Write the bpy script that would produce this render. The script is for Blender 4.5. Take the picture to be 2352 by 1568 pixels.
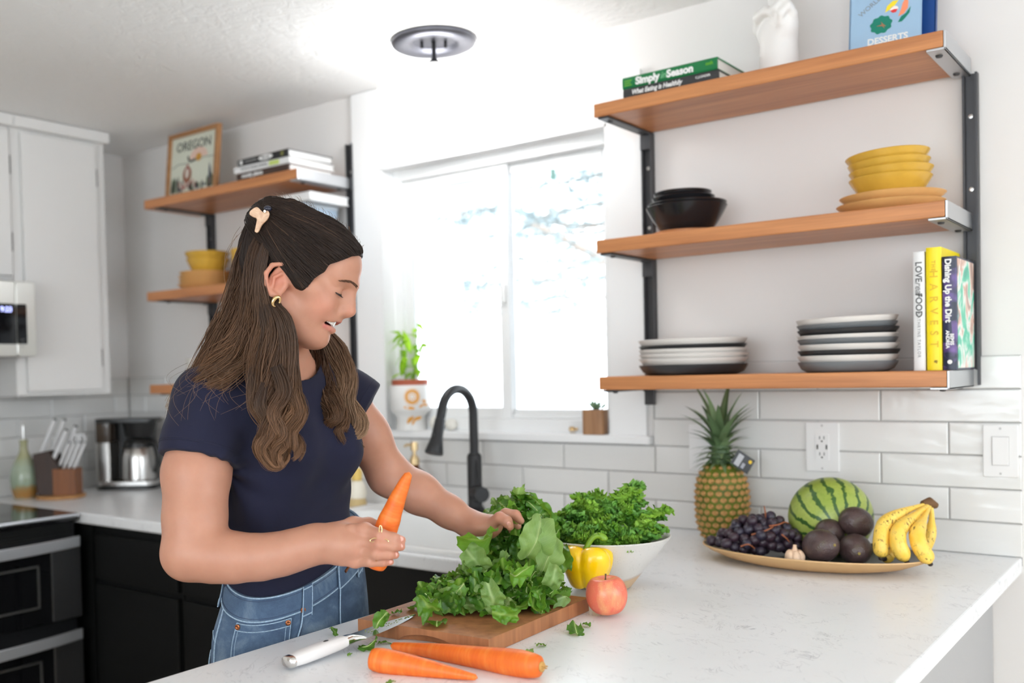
import bpy, bmesh, math, random
import numpy as np
from mathutils import Vector, Matrix, Euler, Quaternion, noise
PI = math.pi
R = math.radians
SC = bpy.context.scene
COL = SC.collection
for o in list(bpy.data.objects):
    bpy.data.objects.remove(o)

# ---------------------------------------------------------------- camera
CAM = Vector((1.29244, -2.66123, 1.37472))
FW = Vector((-0.62868707, 0.77727825, -0.02431249))
RT = Vector((0.77765207, 0.62824866, -0.02368284))
UP = Vector((0.00313387, 0.03379575, 0.99942385))
FPX, CX, CY = 2271.158, 1176 - 197.478, 784 + 127.265
cd = bpy.data.cameras.new('camera')
cam = bpy.data.objects.new('camera', cd)
COL.objects.link(cam)
cam.matrix_world = Matrix(((RT.x, UP.x, -FW.x, CAM.x), (RT.y, UP.y, -FW.y, CAM.y), (RT.z, UP.z, -FW.z, CAM.z), (0, 0, 0, 1)))
cd.sensor_width = 36
cd.lens = FPX / 2352 * 36
cd.shift_x = 197.478 / 2352
cd.shift_y = 127.265 / 2352
cd.clip_start = .05
cd.dof.use_dof = True
cd.dof.focus_distance = 1.78
cd.dof.aperture_fstop = 2.6
SC.camera = cam


def at(px, py, d):
    """world point seen at photo pixel (px, py) at depth d along the lens axis"""
    return CAM + (FW + RT * ((px - CX) / FPX) - UP * ((py - CY) / FPX)) * d


def atp(px, py, axis, v):
    """world point seen at photo pixel on the plane axis = v"""
    r = FW + RT * ((px - CX) / FPX) - UP * ((py - CY) / FPX)
    return CAM + r * ((v - CAM[axis]) / r[axis])


# ---------------------------------------------------------------- world, lights, exposure
W = bpy.data.worlds.new('daylight')
SC.world = W
W.use_nodes = True
bg = W.node_tree.nodes['Background']
bg.inputs[0].default_value = (.84, .93, 1, 1)
bg.inputs[1].default_value = 4.6


def area(name, loc, target, sx, sy, power, color=(1, 1, 1), spread=180):
    l = bpy.data.lights.new(name, 'AREA')
    l.shape = 'RECTANGLE'
    l.size, l.size_y, l.energy, l.color = sx, sy, power, color
    l.spread = R(spread)
    o = bpy.data.objects.new(name, l)
    COL.objects.link(o)
    o.location = loc
    o.rotation_euler = (Vector(target) - Vector(loc)).to_track_quat('-Z', 'Y').to_euler()
    return o


area('rear_area_fill', (1.2, -5.3, 1.75), (-.2, 0, 1.3), 3.2, 1.9, 11, (.96, .98, 1))  # added area fill standing in for unseen windows behind the camera
area('right_area_key', (2.35, -2.9, 2.0), (.1, -.5, 1.0), 1.5, 1.2, 7.8, (.96, .98, 1))  # added key panel in mid-room, placed so brightness falls off leftwards
SC.view_settings.view_transform = 'Standard'
SC.view_settings.look = 'None'
SC.view_settings.exposure = 0.42
SC.view_settings.gamma = 1
SC.view_settings.use_curve_mapping = False
try:
    SC.cycles.max_bounces = 10
    SC.cycles.diffuse_bounces = 5
    SC.cycles.transparent_max_bounces = 12
    SC.cycles.caustics_reflective = False
    SC.cycles.caustics_refractive = False
    SC.cycles.sample_clamp_indirect = 6
    SC.cycles.use_denoising = True
except Exception:
    pass

# ---------------------------------------------------------------- materials
MATS = {}


def lin(c):
    return tuple((x / 12.92 if x <= .04045 else ((x + .055) / 1.055) ** 2.4) for x in c)


def rgb(r, g, b):
    return lin((r / 255, g / 255, b / 255))


class NT:
    """a small node-graph writer"""
    def __init__(s, name):
        s.m = bpy.data.materials.new(name)
        s.m.use_nodes = True
        s.t = s.m.node_tree
        s.b = s.t.nodes['Principled BSDF']
        s.out = s.t.nodes['Material Output']

    def n(s, typ, **kw):
        nd = s.t.nodes.new(typ)
        for k, v in kw.items():
            if k in nd.inputs:
                s.set(nd.inputs[k], v)
            else:
                setattr(nd, k, v)
        return nd

    def set(s, inp, v):
        if hasattr(v, 'is_output') or hasattr(v, 'links'):
            s.t.links.new(v, inp)
        else:
            inp.default_value = v

    def noise(s, scale, detail=4, rough=.55, vec=None, dist=0):
        nd = s.n('ShaderNodeTexNoise', Scale=scale, Detail=detail, Roughness=rough, Distortion=dist)
        if vec is not None:
            s.t.links.new(vec, nd.inputs['Vector'])
        return nd.outputs['Fac']

    def coord(s, which='Object', scale=None, rot=None):
        o = s.n('ShaderNodeTexCoord').outputs[which]
        if scale or rot:
            mp = s.n('ShaderNodeMapping')
            s.t.links.new(o, mp.inputs[0])
            if scale:
                mp.inputs['Scale'].default_value = scale
            if rot:
                mp.inputs['Rotation'].default_value = rot
            o = mp.outputs[0]
        return o

    def ramp(s, fac, stops):
        nd = s.n('ShaderNodeValToRGB')
        e = nd.color_ramp.elements
        while len(e) < len(stops):
            e.new(.5)
        for el, (p, c) in zip(e, stops):
            el.position = p
            el.color = (*c, 1) if len(c) == 3 else c
        s.t.links.new(fac, nd.inputs[0])
        return nd.outputs[0]

    def mix(s, fac, a, b, mode='MIX'):
        nd = s.n('ShaderNodeMix', data_type='RGBA', blend_type=mode)
        for i, v in ((0, fac), (6, a), (7, b)):
            if isinstance(v, tuple) and len(v) == 3:
                v = (*v, 1)
            s.set(nd.inputs[i], v)
        return nd.outputs[2]

    def bump(s, h, strength=.3, dist=.002):
        nd = s.n('ShaderNodeBump', Strength=strength, Distance=dist)
        s.t.links.new(h, nd.inputs['Height'])
        s.t.links.new(nd.outputs[0], s.b.inputs['Normal'])

    def base(s, v):
        if isinstance(v, tuple) and len(v) == 3:
            v = (*v, 1)
        s.set(s.b.inputs['Base Color'], v)

    def p(s, **kw):
        for k, v in kw.items():
            s.set(s.b.inputs[k.replace('_', ' ')], v)


def mat(name, col, rough=.5, metal=0, spec=None, bumpscale=None, bumpstr=.2, bumpdist=.001, var=0, varscale=20, coat=0, sss=0, sheen=0):
    if name in MATS:
        return MATS[name]
    g = NT(name)
    if var:
        f = g.noise(varscale, 5, vec=g.coord())
        g.base(g.ramp(f, [(.3, tuple(c * (1 - var) for c in col)), (.7, tuple(min(1, c * (1 + var)) for c in col))]))
    else:
        g.base(col)
    g.p(Roughness=rough, Metallic=metal)
    if spec is not None:
        g.b.inputs['Specular IOR Level'].default_value = spec
    if bumpscale:
        g.bump(g.noise(bumpscale, 3, vec=g.coord()), bumpstr, bumpdist)
    if coat:
        g.b.inputs['Coat Weight'].default_value = coat
        g.b.inputs['Coat Roughness'].default_value = .08
    if sss:
        g.b.inputs['Subsurface Weight'].default_value = sss
        g.b.inputs['Subsurface Radius'].default_value = (.012, .004, .002)
        g.b.inputs['Subsurface Scale'].default_value = .5
    if sheen:
        g.b.inputs['Sheen Weight'].default_value = sheen
    MATS[name] = g.m
    return g.m


def wood(name, c1, c2, axis=0, scale=1.0, rough=.45, ring=26):
    """streaky grain along an axis"""
    if name in MATS:
        return MATS[name]
    g = NT(name)
    sc = [ring, ring, ring]
    sc[axis] = ring * .06
    v = g.coord('Object', scale=tuple(x * scale for x in sc))
    f1 = g.noise(1.0, 6, .6, v, .6)
    sc2 = [ring * 7, ring * 7, ring * 7]
    sc2[axis] = ring * .25
    v2 = g.coord('Object', scale=tuple(x * scale for x in sc2))
    f2 = g.noise(1.0, 3, .6, v2)
    a = g.ramp(f1, [(.3, c1), (.7, c2)])
    b = g.ramp(f2, [(.3, (.72, .68, .64)), (.65, (1, 1, 1))])
    g.base(g.mix(.75, a, b, 'MULTIPLY'))
    g.p(Roughness=rough)
    g.bump(f2, .12, .0006)
    MATS[name] = g.m
    return g.m


def emit(name, col, strength):
    if name in MATS:
        return MATS[name]
    g = NT(name)
    g.base((0, 0, 0))
    g.b.inputs['Emission Color'].default_value = (*col, 1)
    g.b.inputs['Emission Strength'].default_value = strength
    MATS[name] = g.m
    return g.m


# ---------------------------------------------------------------- mesh helpers
class MB:
    def __init__(s):
        s.v, s.f, s.mi = [], [], []

    def add(s, verts, faces, mi=0):
        o = len(s.v)
        s.v += [tuple(x) for x in verts]
        s.f += [tuple(i + o for i in f) for f in faces]
        s.mi += [mi] * len(faces)
        return s

    def box(s, c, d, rot=None, mi=0):
        hx, hy, hz = d[0] / 2, d[1] / 2, d[2] / 2
        vs = [Vector((x, y, z)) for x in (-hx, hx) for y in (-hy, hy) for z in (-hz, hz)]
        if rot is not None:
            m = rot if isinstance(rot, Matrix) else Euler(rot).to_matrix()
            vs = [m @ v for v in vs]
        vs = [v + Vector(c) for v in vs]
        return s.add(vs, [(0, 1, 3, 2), (4, 6, 7, 5), (0, 4, 5, 1), (2, 3, 7, 6), (0, 2, 6, 4), (1, 5, 7, 3)], mi)

    def b2(s, a, b, mi=0):
        a, b = Vector(a), Vector(b)
        return s.box((a + b) / 2, [abs(x) for x in (b - a)], None, mi)

    def lathe(s, prof, c=(0, 0, 0), n=32, m=None, mi=0, sx=1, sy=1):
        """prof: (radius, height) pairs; revolved about z; zero radius closes the end"""
        c = Vector(c)
        rows = []
        vs, fs = [], []
        for r, h in prof:
            if r <= 1e-6:
                rows.append([len(vs)])
                vs.append(Vector((0, 0, h)))
            else:
                rows.append(list(range(len(vs), len(vs) + n)))
                vs += [Vector((r * sx * math.cos(2 * PI * i / n), r * sy * math.sin(2 * PI * i / n), h)) for i in range(n)]
        for a, b in zip(rows, rows[1:]):
            for i in range(n):
                j = (i + 1) % n
                if len(a) == 1 and len(b) == 1:
                    continue
                if len(a) == 1:
                    fs.append((a[0], b[j], b[i]))
                elif len(b) == 1:
                    fs.append((a[i], a[j], b[0]))
                else:
                    fs.append((a[i], a[j], b[j], b[i]))
        if m is not None:
            vs = [m @ v for v in vs]
        return s.add([v + c for v in vs], fs, mi)

    def tube(s, pts, rad, n=10, cap=True, mi=0, flat=1.0, ref=None):
        """tube along points; rad a number or one per point; flat squashes along the second axis"""
        pts = [Vector(p) for p in pts]
        k = len(pts)
        if not hasattr(rad, '__len__'):
            rad = [rad] * k
        tg = [(pts[min(i + 1, k - 1)] - pts[max(i - 1, 0)]).normalized() for i in range(k)]
        a = Vector(ref) if ref is not None else Vector((0, 0, 1))
        if abs(tg[0].dot(a)) > .95 and ref is None:
            a = Vector((1, 0, 0))
        a = (a - tg[0] * a.dot(tg[0])).normalized()
        vs, fs = [], []
        for i in range(k):
            a = (a - tg[i] * a.dot(tg[i]))
            a = a.normalized() if a.length > 1e-6 else Vector((1, 0, 0))
            b = tg[i].cross(a)
            for q in range(n):
                t = 2 * PI * q / n
                vs.append(pts[i] + a * (math.cos(t) * rad[i] * flat) + b * (math.sin(t) * rad[i]))
        for i in range(k - 1):
            for q in range(n):
                j = (q + 1) % n
                fs.append((i * n + q, i * n + j, (i + 1) * n + j, (i + 1) * n + q))
        if cap:
            fs.append(tuple(range(n))[::-1])
            fs.append(tuple((k - 1) * n + q for q in range(n)))
        return s.add(vs, fs, mi)

    def ball(s, c, r, n=16, k=10, m=None, mi=0):
        if not hasattr(r, '__len__'):
            r = (r, r, r)
        prof = [(math.sin(PI * i / k), -math.cos(PI * i / k)) for i in range(k + 1)]
        prof[0] = (0, -1)
        prof[-1] = (0, 1)
        mm = Matrix.Diagonal(Vector(r))
        if m is not None:
            mm = m.to_3x3() @ mm
        return s.lathe(prof, c, n, mm, mi)

    def prism(s, poly, h0, h1, fn=None, mi=0):
        """poly of (x, y); extruded from h0 to h1 along z; fn maps (x, y, z) to a point"""
        fn = fn or (lambda x, y, z: (x, y, z))
        k = len(poly)
        vs = [fn(x, y, h0) for x, y in poly] + [fn(x, y, h1) for x, y in poly]
        fs = [tuple(range(k))[::-1], tuple(range(k, 2 * k))] + [(i, (i + 1) % k, k + (i + 1) % k, k + i) for i in range(k)]
        return s.add(vs, fs, mi)

    def grid(s, fn, nu, nv, closeu=False, mi=0):
        vs = [fn(u / (nu if closeu else max(1, nu - 1)), v / max(1, nv - 1)) for v in range(nv) for u in range(nu)]
        fs = []
        for v in range(nv - 1):
            for u in range(nu if closeu else nu - 1):
                a = v * nu + u
                b = v * nu + (u + 1) % nu
                fs.append((a, b, b + nu, a + nu))
        return s.add(vs, fs, mi)

    def mesh(s, name, mats, smooth=40, org=None):
        me = bpy.data.meshes.new(name)
        vs = s.v if org is None else [(x - org[0], y - org[1], z - org[2]) for x, y, z in s.v]
        me.from_pydata(vs, [], s.f)
        for m in (mats if isinstance(mats, (list, tuple)) else [mats]):
            me.materials.append(m)
        if any(s.mi):
            me.polygons.foreach_set('material_index', s.mi)
        if smooth:
            me.polygons.foreach_set('use_smooth', [True] * len(me.polygons))
            if smooth < 180:
                try:
                    me.set_sharp_from_angle(angle=R(smooth))
                except Exception:
                    pass
        me.update()
        return me

    def part(s, name, m, parent=None, smooth=40, bevel=0, seg=2, world=False, label=None, solid=0, sub=0, fix=True):
        org = None
        if world and parent is not None:
            org = tuple(base_of(parent))
        me = s.mesh(name, m, smooth, org)
        if fix:
            bm = bmesh.new()
            bm.from_mesh(me)
            bmesh.ops.recalc_face_normals(bm, faces=bm.faces)
            bm.to_mesh(me)
            bm.free()
        o = bpy.data.objects.new(name, me)
        COL.objects.link(o)
        if parent is not None:
            o.parent = parent
        if solid:
            md = o.modifiers.new('thickness', 'SOLIDIFY')
            md.thickness = solid
            md.offset = 0
        if bevel:
            md = o.modifiers.new('bevel', 'BEVEL')
            md.width = bevel
            md.segments = seg
            md.limit_method = 'ANGLE'
            md.angle_limit = R(35)
        if sub:
            md = o.modifiers.new('sub', 'SUBSURF')
            md.levels = md.render_levels = sub
        if label:
            o['label'] = label
        return o


def base_of(o):
    v = Vector((0, 0, 0))
    while o is not None:
        v += o.location
        o = o.parent
    return v


def thing(name, label, cat, loc=(0, 0, 0), rot=(0, 0, 0), group=None):
    o = bpy.data.objects.new(name, None)
    o.empty_display_size = .05
    COL.objects.link(o)
    o.location = loc
    o.rotation_euler = rot
    o['label'] = label
    o['category'] = cat
    if group:
        o['group'] = group
    return o


def tag(o, label, cat, group=None):
    o['label'] = label
    o['category'] = cat
    if group:
        o['group'] = group
    return o


def struct(o):
    o['kind'] = 'structure'
    return o


def copy_tree(o, parent=None):
    c = o.copy()
    COL.objects.link(c)
    if parent is not None:
        c.parent = parent
    for ch in list(o.children):
        copy_tree(ch, c)
    return c


def text_mesh(body, size, m, parent, loc, rot, name='lettering', sx=1.0, extrude=.0003, bold=0, align='CENTER', shear=0, spacing=1.0):
    cu = bpy.data.curves.new('txt', 'FONT')
    cu.body = body
    cu.size = size
    cu.extrude = extrude
    cu.offset = bold
    cu.align_x = align
    cu.align_y = 'CENTER'
    cu.shear = shear
    cu.space_character = spacing
    cu.resolution_u = 3
    tmp = bpy.data.objects.new('txt', cu)
    me = bpy.data.meshes.new_from_object(tmp)
    bpy.data.objects.remove(tmp)
    me.materials.clear()
    me.materials.append(m)
    o = bpy.data.objects.new(name, me)
    COL.objects.link(o)
    o.parent = parent
    o.location = loc
    o.rotation_euler = rot
    o.scale = (sx, 1, 1)
    return o


def rbox(mb, c, d, r, n=4, axis=2):
    """box with rounded corners seen along an axis"""
    hx = d[(axis + 1) % 3] / 2
    hy = d[(axis + 2) % 3] / 2
    poly = []
    for cx, cy, a0 in ((hx - r, hy - r, 0), (-hx + r, hy - r, 90), (-hx + r, -hy + r, 180), (hx - r, -hy + r, 270)):
        for i in range(n + 1):
            a = R(a0 + 90 * i / n)
            poly.append((cx + r * math.cos(a), cy + r * math.sin(a)))

    def fn(x, y, z):
        p = [0, 0, 0]
        p[(axis + 1) % 3] = x
        p[(axis + 2) % 3] = y
        p[axis] = z
        return Vector(p) + Vector(c)
    return mb.prism(poly, -d[axis] / 2, d[axis] / 2, fn)


def bez(p0, p1, p2, p3, n):
    out = []
    for i in range(n):
        t = i / (n - 1)
        out.append(p0 * (1 - t) ** 3 + p1 * 3 * t * (1 - t) ** 2 + p2 * 3 * t * t * (1 - t) + p3 * t ** 3)
    return out


def catmull(pts, n):
    """smooth curve through points, n samples"""
    pts = [Vector(p) for p in pts]
    k = len(pts)
    out = []
    for i in range(n):
        t = i / (n - 1) * (k - 1)
        j = min(int(t), k - 2)
        f = t - j
        a, b, c, d = pts[max(j - 1, 0)], pts[j], pts[j + 1], pts[min(j + 2, k - 1)]
        out.append(.5 * ((2 * b) + (c - a) * f + (2 * a - 5 * b + 4 * c - d) * f * f + (3 * b - a - 3 * c + d) * f ** 3))
    return out


# common materials
M_wall = mat('wall_paint', (.80, .775, .755), .6, bumpscale=90, bumpstr=.12, bumpdist=.0015)
M_trim = mat('white_trim_paint', (.87, .87, .87), .4)
M_vinyl = mat('white_vinyl', (.84, .845, .845), .35)
M_cab = mat('white_cabinet_paint', (.74, .73, .715), .4)
M_blackcab = mat('black_cabinet_paint', (.006, .006, .006), .5, spec=.2)
M_steel = mat('brushed_steel', (.62, .60, .58), .28, 1)
M_chrome = mat('polished_steel', (.75, .74, .72), .12, 1)
M_iron = mat('dark_grey_metal', (.075, .075, .08), .45, .6, bumpscale=150, bumpstr=.1)
M_alu = mat('pale_raw_metal', (.60, .61, .63), .38, .9)
M_black = mat('matte_black', (.012, .012, .014), .45)
M_blackplastic = mat('black_plastic', (.012, .012, .012), .3)
M_gold = mat('gold_metal', (.80, .60, .34), .22, 1)
M_glossblack = mat('black_glass', (.006, .006, .007), .05, 0, .6)
M_white = mat('white_gloss', (.82, .82, .81), .25)
M_paper = mat('paper_pages', (.82, .80, .75), .8)
M_ink = mat('black_ink', (.02, .02, .022), .6)
M_inkw = mat('white_ink', (.88, .88, .87), .6)
M_shelf = wood('acacia_shelf', rgb(218, 150, 96), rgb(182, 116, 70), 0, .7, .4)
M_shelfL = M_shelf
# ================================================================ THE SETTING
ZC = .91          # worktop height
HC = 2.385        # ceiling height
XL = -2.6         # left wall
WX0, WX1, WZ0, WZ1 = -1.035, -.135, 1.175, 2.10   # window opening


def ceiling_mat():
    g = NT('knockdown_ceiling')
    v = g.coord('Object')
    f = g.noise(22, 5, .55, v, .8)
    h = g.ramp(f, [(.40, (0, 0, 0)), (.56, (1, 1, 1))])
    g.base((.90, .90, .895))
    g.p(Roughness=.85)
    g.bump(h, .28, .005)
    return g.m


def floor_mat():
    return wood('oak_floor', rgb(214, 196, 172), rgb(196, 174, 146), 1, .5, .5)


fl = MB().b2((XL - .1, -5.5, -.1), (4.1, .12, 0)).part('floor', floor_mat())
struct(fl)
ce = MB().b2((XL - .1, -5.5, HC), (4.1, .12, HC + .1)).part('ceiling', ceiling_mat())
struct(ce)
wb = MB()
wb.b2((XL - .1, 0, 0), (WX0, .14, HC))
wb.b2((WX1, 0, 0), (4.1, .14, HC))
wb.b2((WX0, 0, 0), (WX1, .14, WZ0 - .025))
wb.b2((WX0, 0, WZ1), (WX1, .14, HC))
wall_back = struct(wb.part('wall_back', M_wall, smooth=0))
wall_left = struct(MB().b2((XL - .1, -5.5, 0), (XL, .02, HC)).part('wall_left', M_wall, smooth=0))
wr = MB()
wr.b2((4.0, -5.5, 0), (4.1, 0, .85)).b2((4.0, -5.5, 2.3), (4.1, 0, HC)).b2((4.0, -5.5, .85), (4.1, -2.7, 2.3)).b2((4.0, -.3, .85), (4.1, 0, 2.3))
struct(wr.part('wall_right', M_wall, smooth=0))
wr = MB()
wr.b2((XL, -5.5, 0), (4.0, -5.4, .8)).b2((XL, -5.5, 2.28), (4.0, -5.4, HC)).b2((XL, -5.5, .8), (-.5, -5.4, 2.28)).b2((2.9, -5.5, .8), (4.0, -5.4, 2.28))
struct(wr.part('wall_rear', M_wall, smooth=0))

# ---------------------------------------------------------------- window
M_reveal = mat('white_reveal', (.84, .84, .84), .45)
win = MB()
fy0, fy1 = .045, .115
fw_ = .042


def ring(mb, x0, x1, z0, z1, w, y0, y1, wb_=None, wt=None):
    wb_ = w if wb_ is None else wb_
    wt = w if wt is None else wt
    mb.b2((x0, y0, z0), (x0 + w, y1, z1)).b2((x1 - w, y0, z0), (x1, y1, z1))
    mb.b2((x0 + w, y0, z0), (x1 - w, y1, z0 + wb_)).b2((x0 + w, y0, z1 - wt), (x1 - w, y1, z1))


ring(win, WX0, WX1, WZ0, WZ1, fw_, fy0, fy1)
win.b2((WX0 + fw_, fy0 + .03, WZ0 + fw_), (WX1 - fw_, fy0 + .036, WZ0 + fw_ + .012))
win1 = struct(win.part('window_1', M_vinyl, smooth=0, bevel=.004))
XM = -.56
sa = MB()
ring(sa, WX0 + fw_, XM + .012, WZ0 + fw_, WZ1 - fw_, .036, .062, .084)
sa = sa.part('sash', M_vinyl, win1, smooth=0, bevel=.003)
sb = MB()
ring(sb, XM - .02, WX1 - fw_ + .002, WZ0 + fw_, WZ1 - fw_, .03, .084, .106)
sb = sb.part('sash', M_vinyl, win1, smooth=0, bevel=.003)
g = NT('window_glass')
g.t.nodes.remove(g.b)
tr = g.n('ShaderNodeBsdfTransparent')
gl = g.n('ShaderNodeBsdfGlossy', Roughness=.02)
fr = g.n('ShaderNodeFresnel', IOR=1.45)
mx = g.n('ShaderNodeMixShader')
g.t.links.new(fr.outputs[0], mx.inputs[0])
g.t.links.new(tr.outputs[0], mx.inputs[1])
g.t.links.new(gl.outputs[0], mx.inputs[2])
g.t.links.new(mx.outputs[0], g.out.inputs[0])
M_glass = g.m
MB().b2((WX0 + fw_ + .034, .071, WZ0 + fw_ + .034), (XM - .022, .075, WZ1 - fw_ - .034)).part('glass_pane', M_glass, win1, smooth=0)
MB().b2((XM + .008, .093, WZ0 + fw_ + .028), (WX1 - fw_ - .026, .097, WZ1 - fw_ - .028)).part('glass_pane', M_glass, win1, smooth=0)
MB().b2((XM - .016, .052, 1.60), (XM + .004, .063, 1.66)).part('latch', M_vinyl, win1, bevel=.003)
# sill, casings, tile edging below the sill
sl = MB().b2((-1.165, -.03, WZ0 - .024), (-.008, .05, WZ0)).part('trim_1', M_trim, smooth=0, bevel=.003)
struct(sl)
cs = MB().b2((-1.165, -.018, WZ0), (WX0, .0, HC - .002)).part('trim_2', M_trim, smooth=0, bevel=.002)
struct(cs)
cs = MB().b2((WX1, -.018, WZ0), (-.022, .0, 2.24)).part('trim_3', M_trim, smooth=0, bevel=.002)
struct(cs)
cs = MB().b2((WX0, -.018, WZ1), (WX1, .0, 2.24)).part('trim_4', M_trim, smooth=0, bevel=.002)
struct(cs)
rv = MB().b2((WX0 - .001, -.018, WZ0), (WX0 + .006, fy0, WZ1)).b2((WX1 - .006, -.018, WZ0), (WX1 + .001, fy0, WZ1)).b2((WX0, -.018, WZ1 - .006), (WX1, fy0, WZ1 + .001))
struct(rv.part('trim_5', M_reveal, smooth=0))

# ---------------------------------------------------------------- wall tiles


def tile_mat():
    g = NT('glazed_tile')
    v = g.coord('Object')
    oi = g.n('ShaderNodeObjectInfo').outputs['Random']
    c = g.ramp(oi, [(0, (.72, .71, .69)), (1, (.78, .77, .755))])
    g.base(c)
    g.p(Roughness=.16)
    sc = g.coord('Object', scale=(1, 1, 2.2))
    f = g.noise(9, 2, .5, sc, .3)
    g.bump(f, .25, .012)
    return g.m


M_tile = tile_mat()
M_grout = mat('grout', (.44, .43, .415), .85)
P_, L_ = .079, .3083
GAP = .0028


def tile(parent, a0, a1, r, wall, h0=None, h1=None):
    """one tile between a0 and a1 along the wall in row r"""
    z0 = ZC + r * P_ + GAP / 2 if h0 is None else h0
    z1 = ZC + (r + 1) * P_ - GAP / 2 if h1 is None else h1
    if a1 - a0 < .012:
        return
    a0 += GAP / 2
    a1 -= GAP / 2
    cz, ca = (z0 + z1) / 2, (a0 + a1) / 2
    mb = MB()
    t, e = .009, .0025
    hx, hz = (a1 - a0) / 2, (z1 - z0) / 2
    vs = []
    for (y, k) in ((0, 0), (-(t - e), 0), (-t, e)):
        vs += [(-hx + k, y, -hz + k), (hx - k, y, -hz + k), (hx - k, y, hz - k), (-hx + k, y, hz - k)]
    fs = [(8, 9, 10, 11)]
    for L in (0, 4):
        fs += [(L + i, L + (i + 1) % 4, L + 4 + (i + 1) % 4, L + 4 + i) for i in range(4)]
    mb.add(vs, fs)
    o = mb.part('tile', M_tile, parent, smooth=0)
    jz = random.uniform(-.4, .4)
    if wall == 'back':
        o.location = (ca, -.001, cz)
        o.rotation_euler = (R(random.uniform(-.25, .25)), 0, R(random.uniform(-.2, .2)))
    else:
        o.location = (XL + .001, ca, cz)
        o.rotation_euler = (0, R(random.uniform(-.25, .25)), R(90 + random.uniform(-.2, .2)))
    return o


random.seed(4)
TX1 = .925
for r in range(6):
    ks = [k for k in range(-18, 9) if (k + r) % 2 == 0]
    for k in ks:
        a0, a1 = k * L_ / 2, (k + 2) * L_ / 2
        a0, a1 = max(a0, XL + .01), min(a1, TX1)
        if r < 3:
            segs = [(a0, a1)]
        else:
            segs = [(a0, min(a1, -1.168)), (max(a0, -.004), a1)]
        for s0, s1 in segs:
            if s1 - s0 > .012:
                # leave the places of the cover plates whole: they sit on top
                tile(wall_back, s0, s1, r, 'back')
gb = MB().b2((XL, -.004, ZC - .02), (-1.166, 0, ZC + 6 * P_)).b2((-1.166, -.004, ZC - .02), (-.006, 0, ZC + 3 * P_ + .002)).b2((-.006, -.004, ZC - .02), (TX1 - .002, 0, ZC + 6 * P_))
gb.part('grout', M_grout, wall_back, smooth=0)
for r in range(6):
    y = -.004 - (0 if r % 2 else L_ / 2) + .0
    y0 = 0.0
    first = True
    while y0 > -1.75:
        y1 = y0 - (L_ if (not first or r % 2) else L_ * .28)
        if first and r % 2:
            y1 = y0 - L_ * .78
        tile(wall_left, max(y1, -1.75), min(y0, -.012), r, 'left')
        y0 = y1
        first = False
MB().b2((XL, -1.75, ZC - .02), (XL + .004, 0, ZC + 6 * P_)).part('grout', M_grout, wall_left, smooth=0)

# ---------------------------------------------------------------- worktop: one continuous slab round the room


def quartz():
    g = NT('white_quartz')
    v = g.coord('Object')
    w = g.n('ShaderNodeTexNoise', Scale=7, Detail=3)
    g.t.links.new(v, w.inputs['Vector'])
    vm = g.n('ShaderNodeVectorMath', operation='MULTIPLY_ADD')
    g.t.links.new(w.outputs['Color'], vm.inputs[0])
    vm.inputs[1].default_value = (.09, .09, .09)
    g.t.links.new(v, vm.inputs[2])
    st = g.n('ShaderNodeMapping')
    st.inputs['Scale'].default_value = (1, 1.0, 1)
    st.inputs['Rotation'].default_value = (0, 0, .8)
    g.t.links.new(vm.outputs[0], st.inputs[0])
    st2 = g.n('ShaderNodeMapping')
    st2.inputs['Scale'].default_value = (.6, 1.4, 1)
    g.t.links.new(st.outputs[0], st2.inputs[0])
    n1 = g.noise(24, 4, .6, st2.outputs[0], .9)
    a = g.n('ShaderNodeMath', operation='SUBTRACT')
    g.t.links.new(n1, a.inputs[0])
    a.inputs[1].default_value = .5
    ab = g.n('ShaderNodeMath', operation='ABSOLUTE')
    g.t.links.new(a.outputs[0], ab.inputs[0])
    vein = g.ramp(ab.outputs[0], [(.0, (.8, .8, .8)), (.010, (.22, .22, .22)), (.030, (0, 0, 0))])
    br = g.ramp(g.noise(17, 4, .65, v), [(.46, (0, 0, 0)), (.64, (1, 1, 1))])
    m = g.mix(1.0, vein, br, 'MULTIPLY')
    cl = g.ramp(g.noise(3, 4, .6, v), [(.3, (.82, .83, .845)), (.7, (.86, .87, .885))])
    c = g.mix(m, cl, (.44, .45, .48))
    g.base(c)
    g.p(Roughness=.32)
    return g.m


M_quartz = quartz()
YF = -.725        # front of the sink run
XS = -1.85        # front of the left run
SX0, SX1, SY0, SY1 = -1.0, -.13, -.665, -.17      # sink opening
PX1 = .922        # right edge of the peninsula
cells = []
xs = [XL, XS, SX0, SX1, 0.0, PX1]
ys = [-2.35, YF, SY0, SY1, 0.0]


def solid_cell(i, j):
    x, y = (xs[i] + xs[i + 1]) / 2, (ys[j] + ys[j + 1]) / 2
    if SX0 < x < SX1 and SY0 < y < SY1:
        return False
    return y > YF or x > 0


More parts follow.
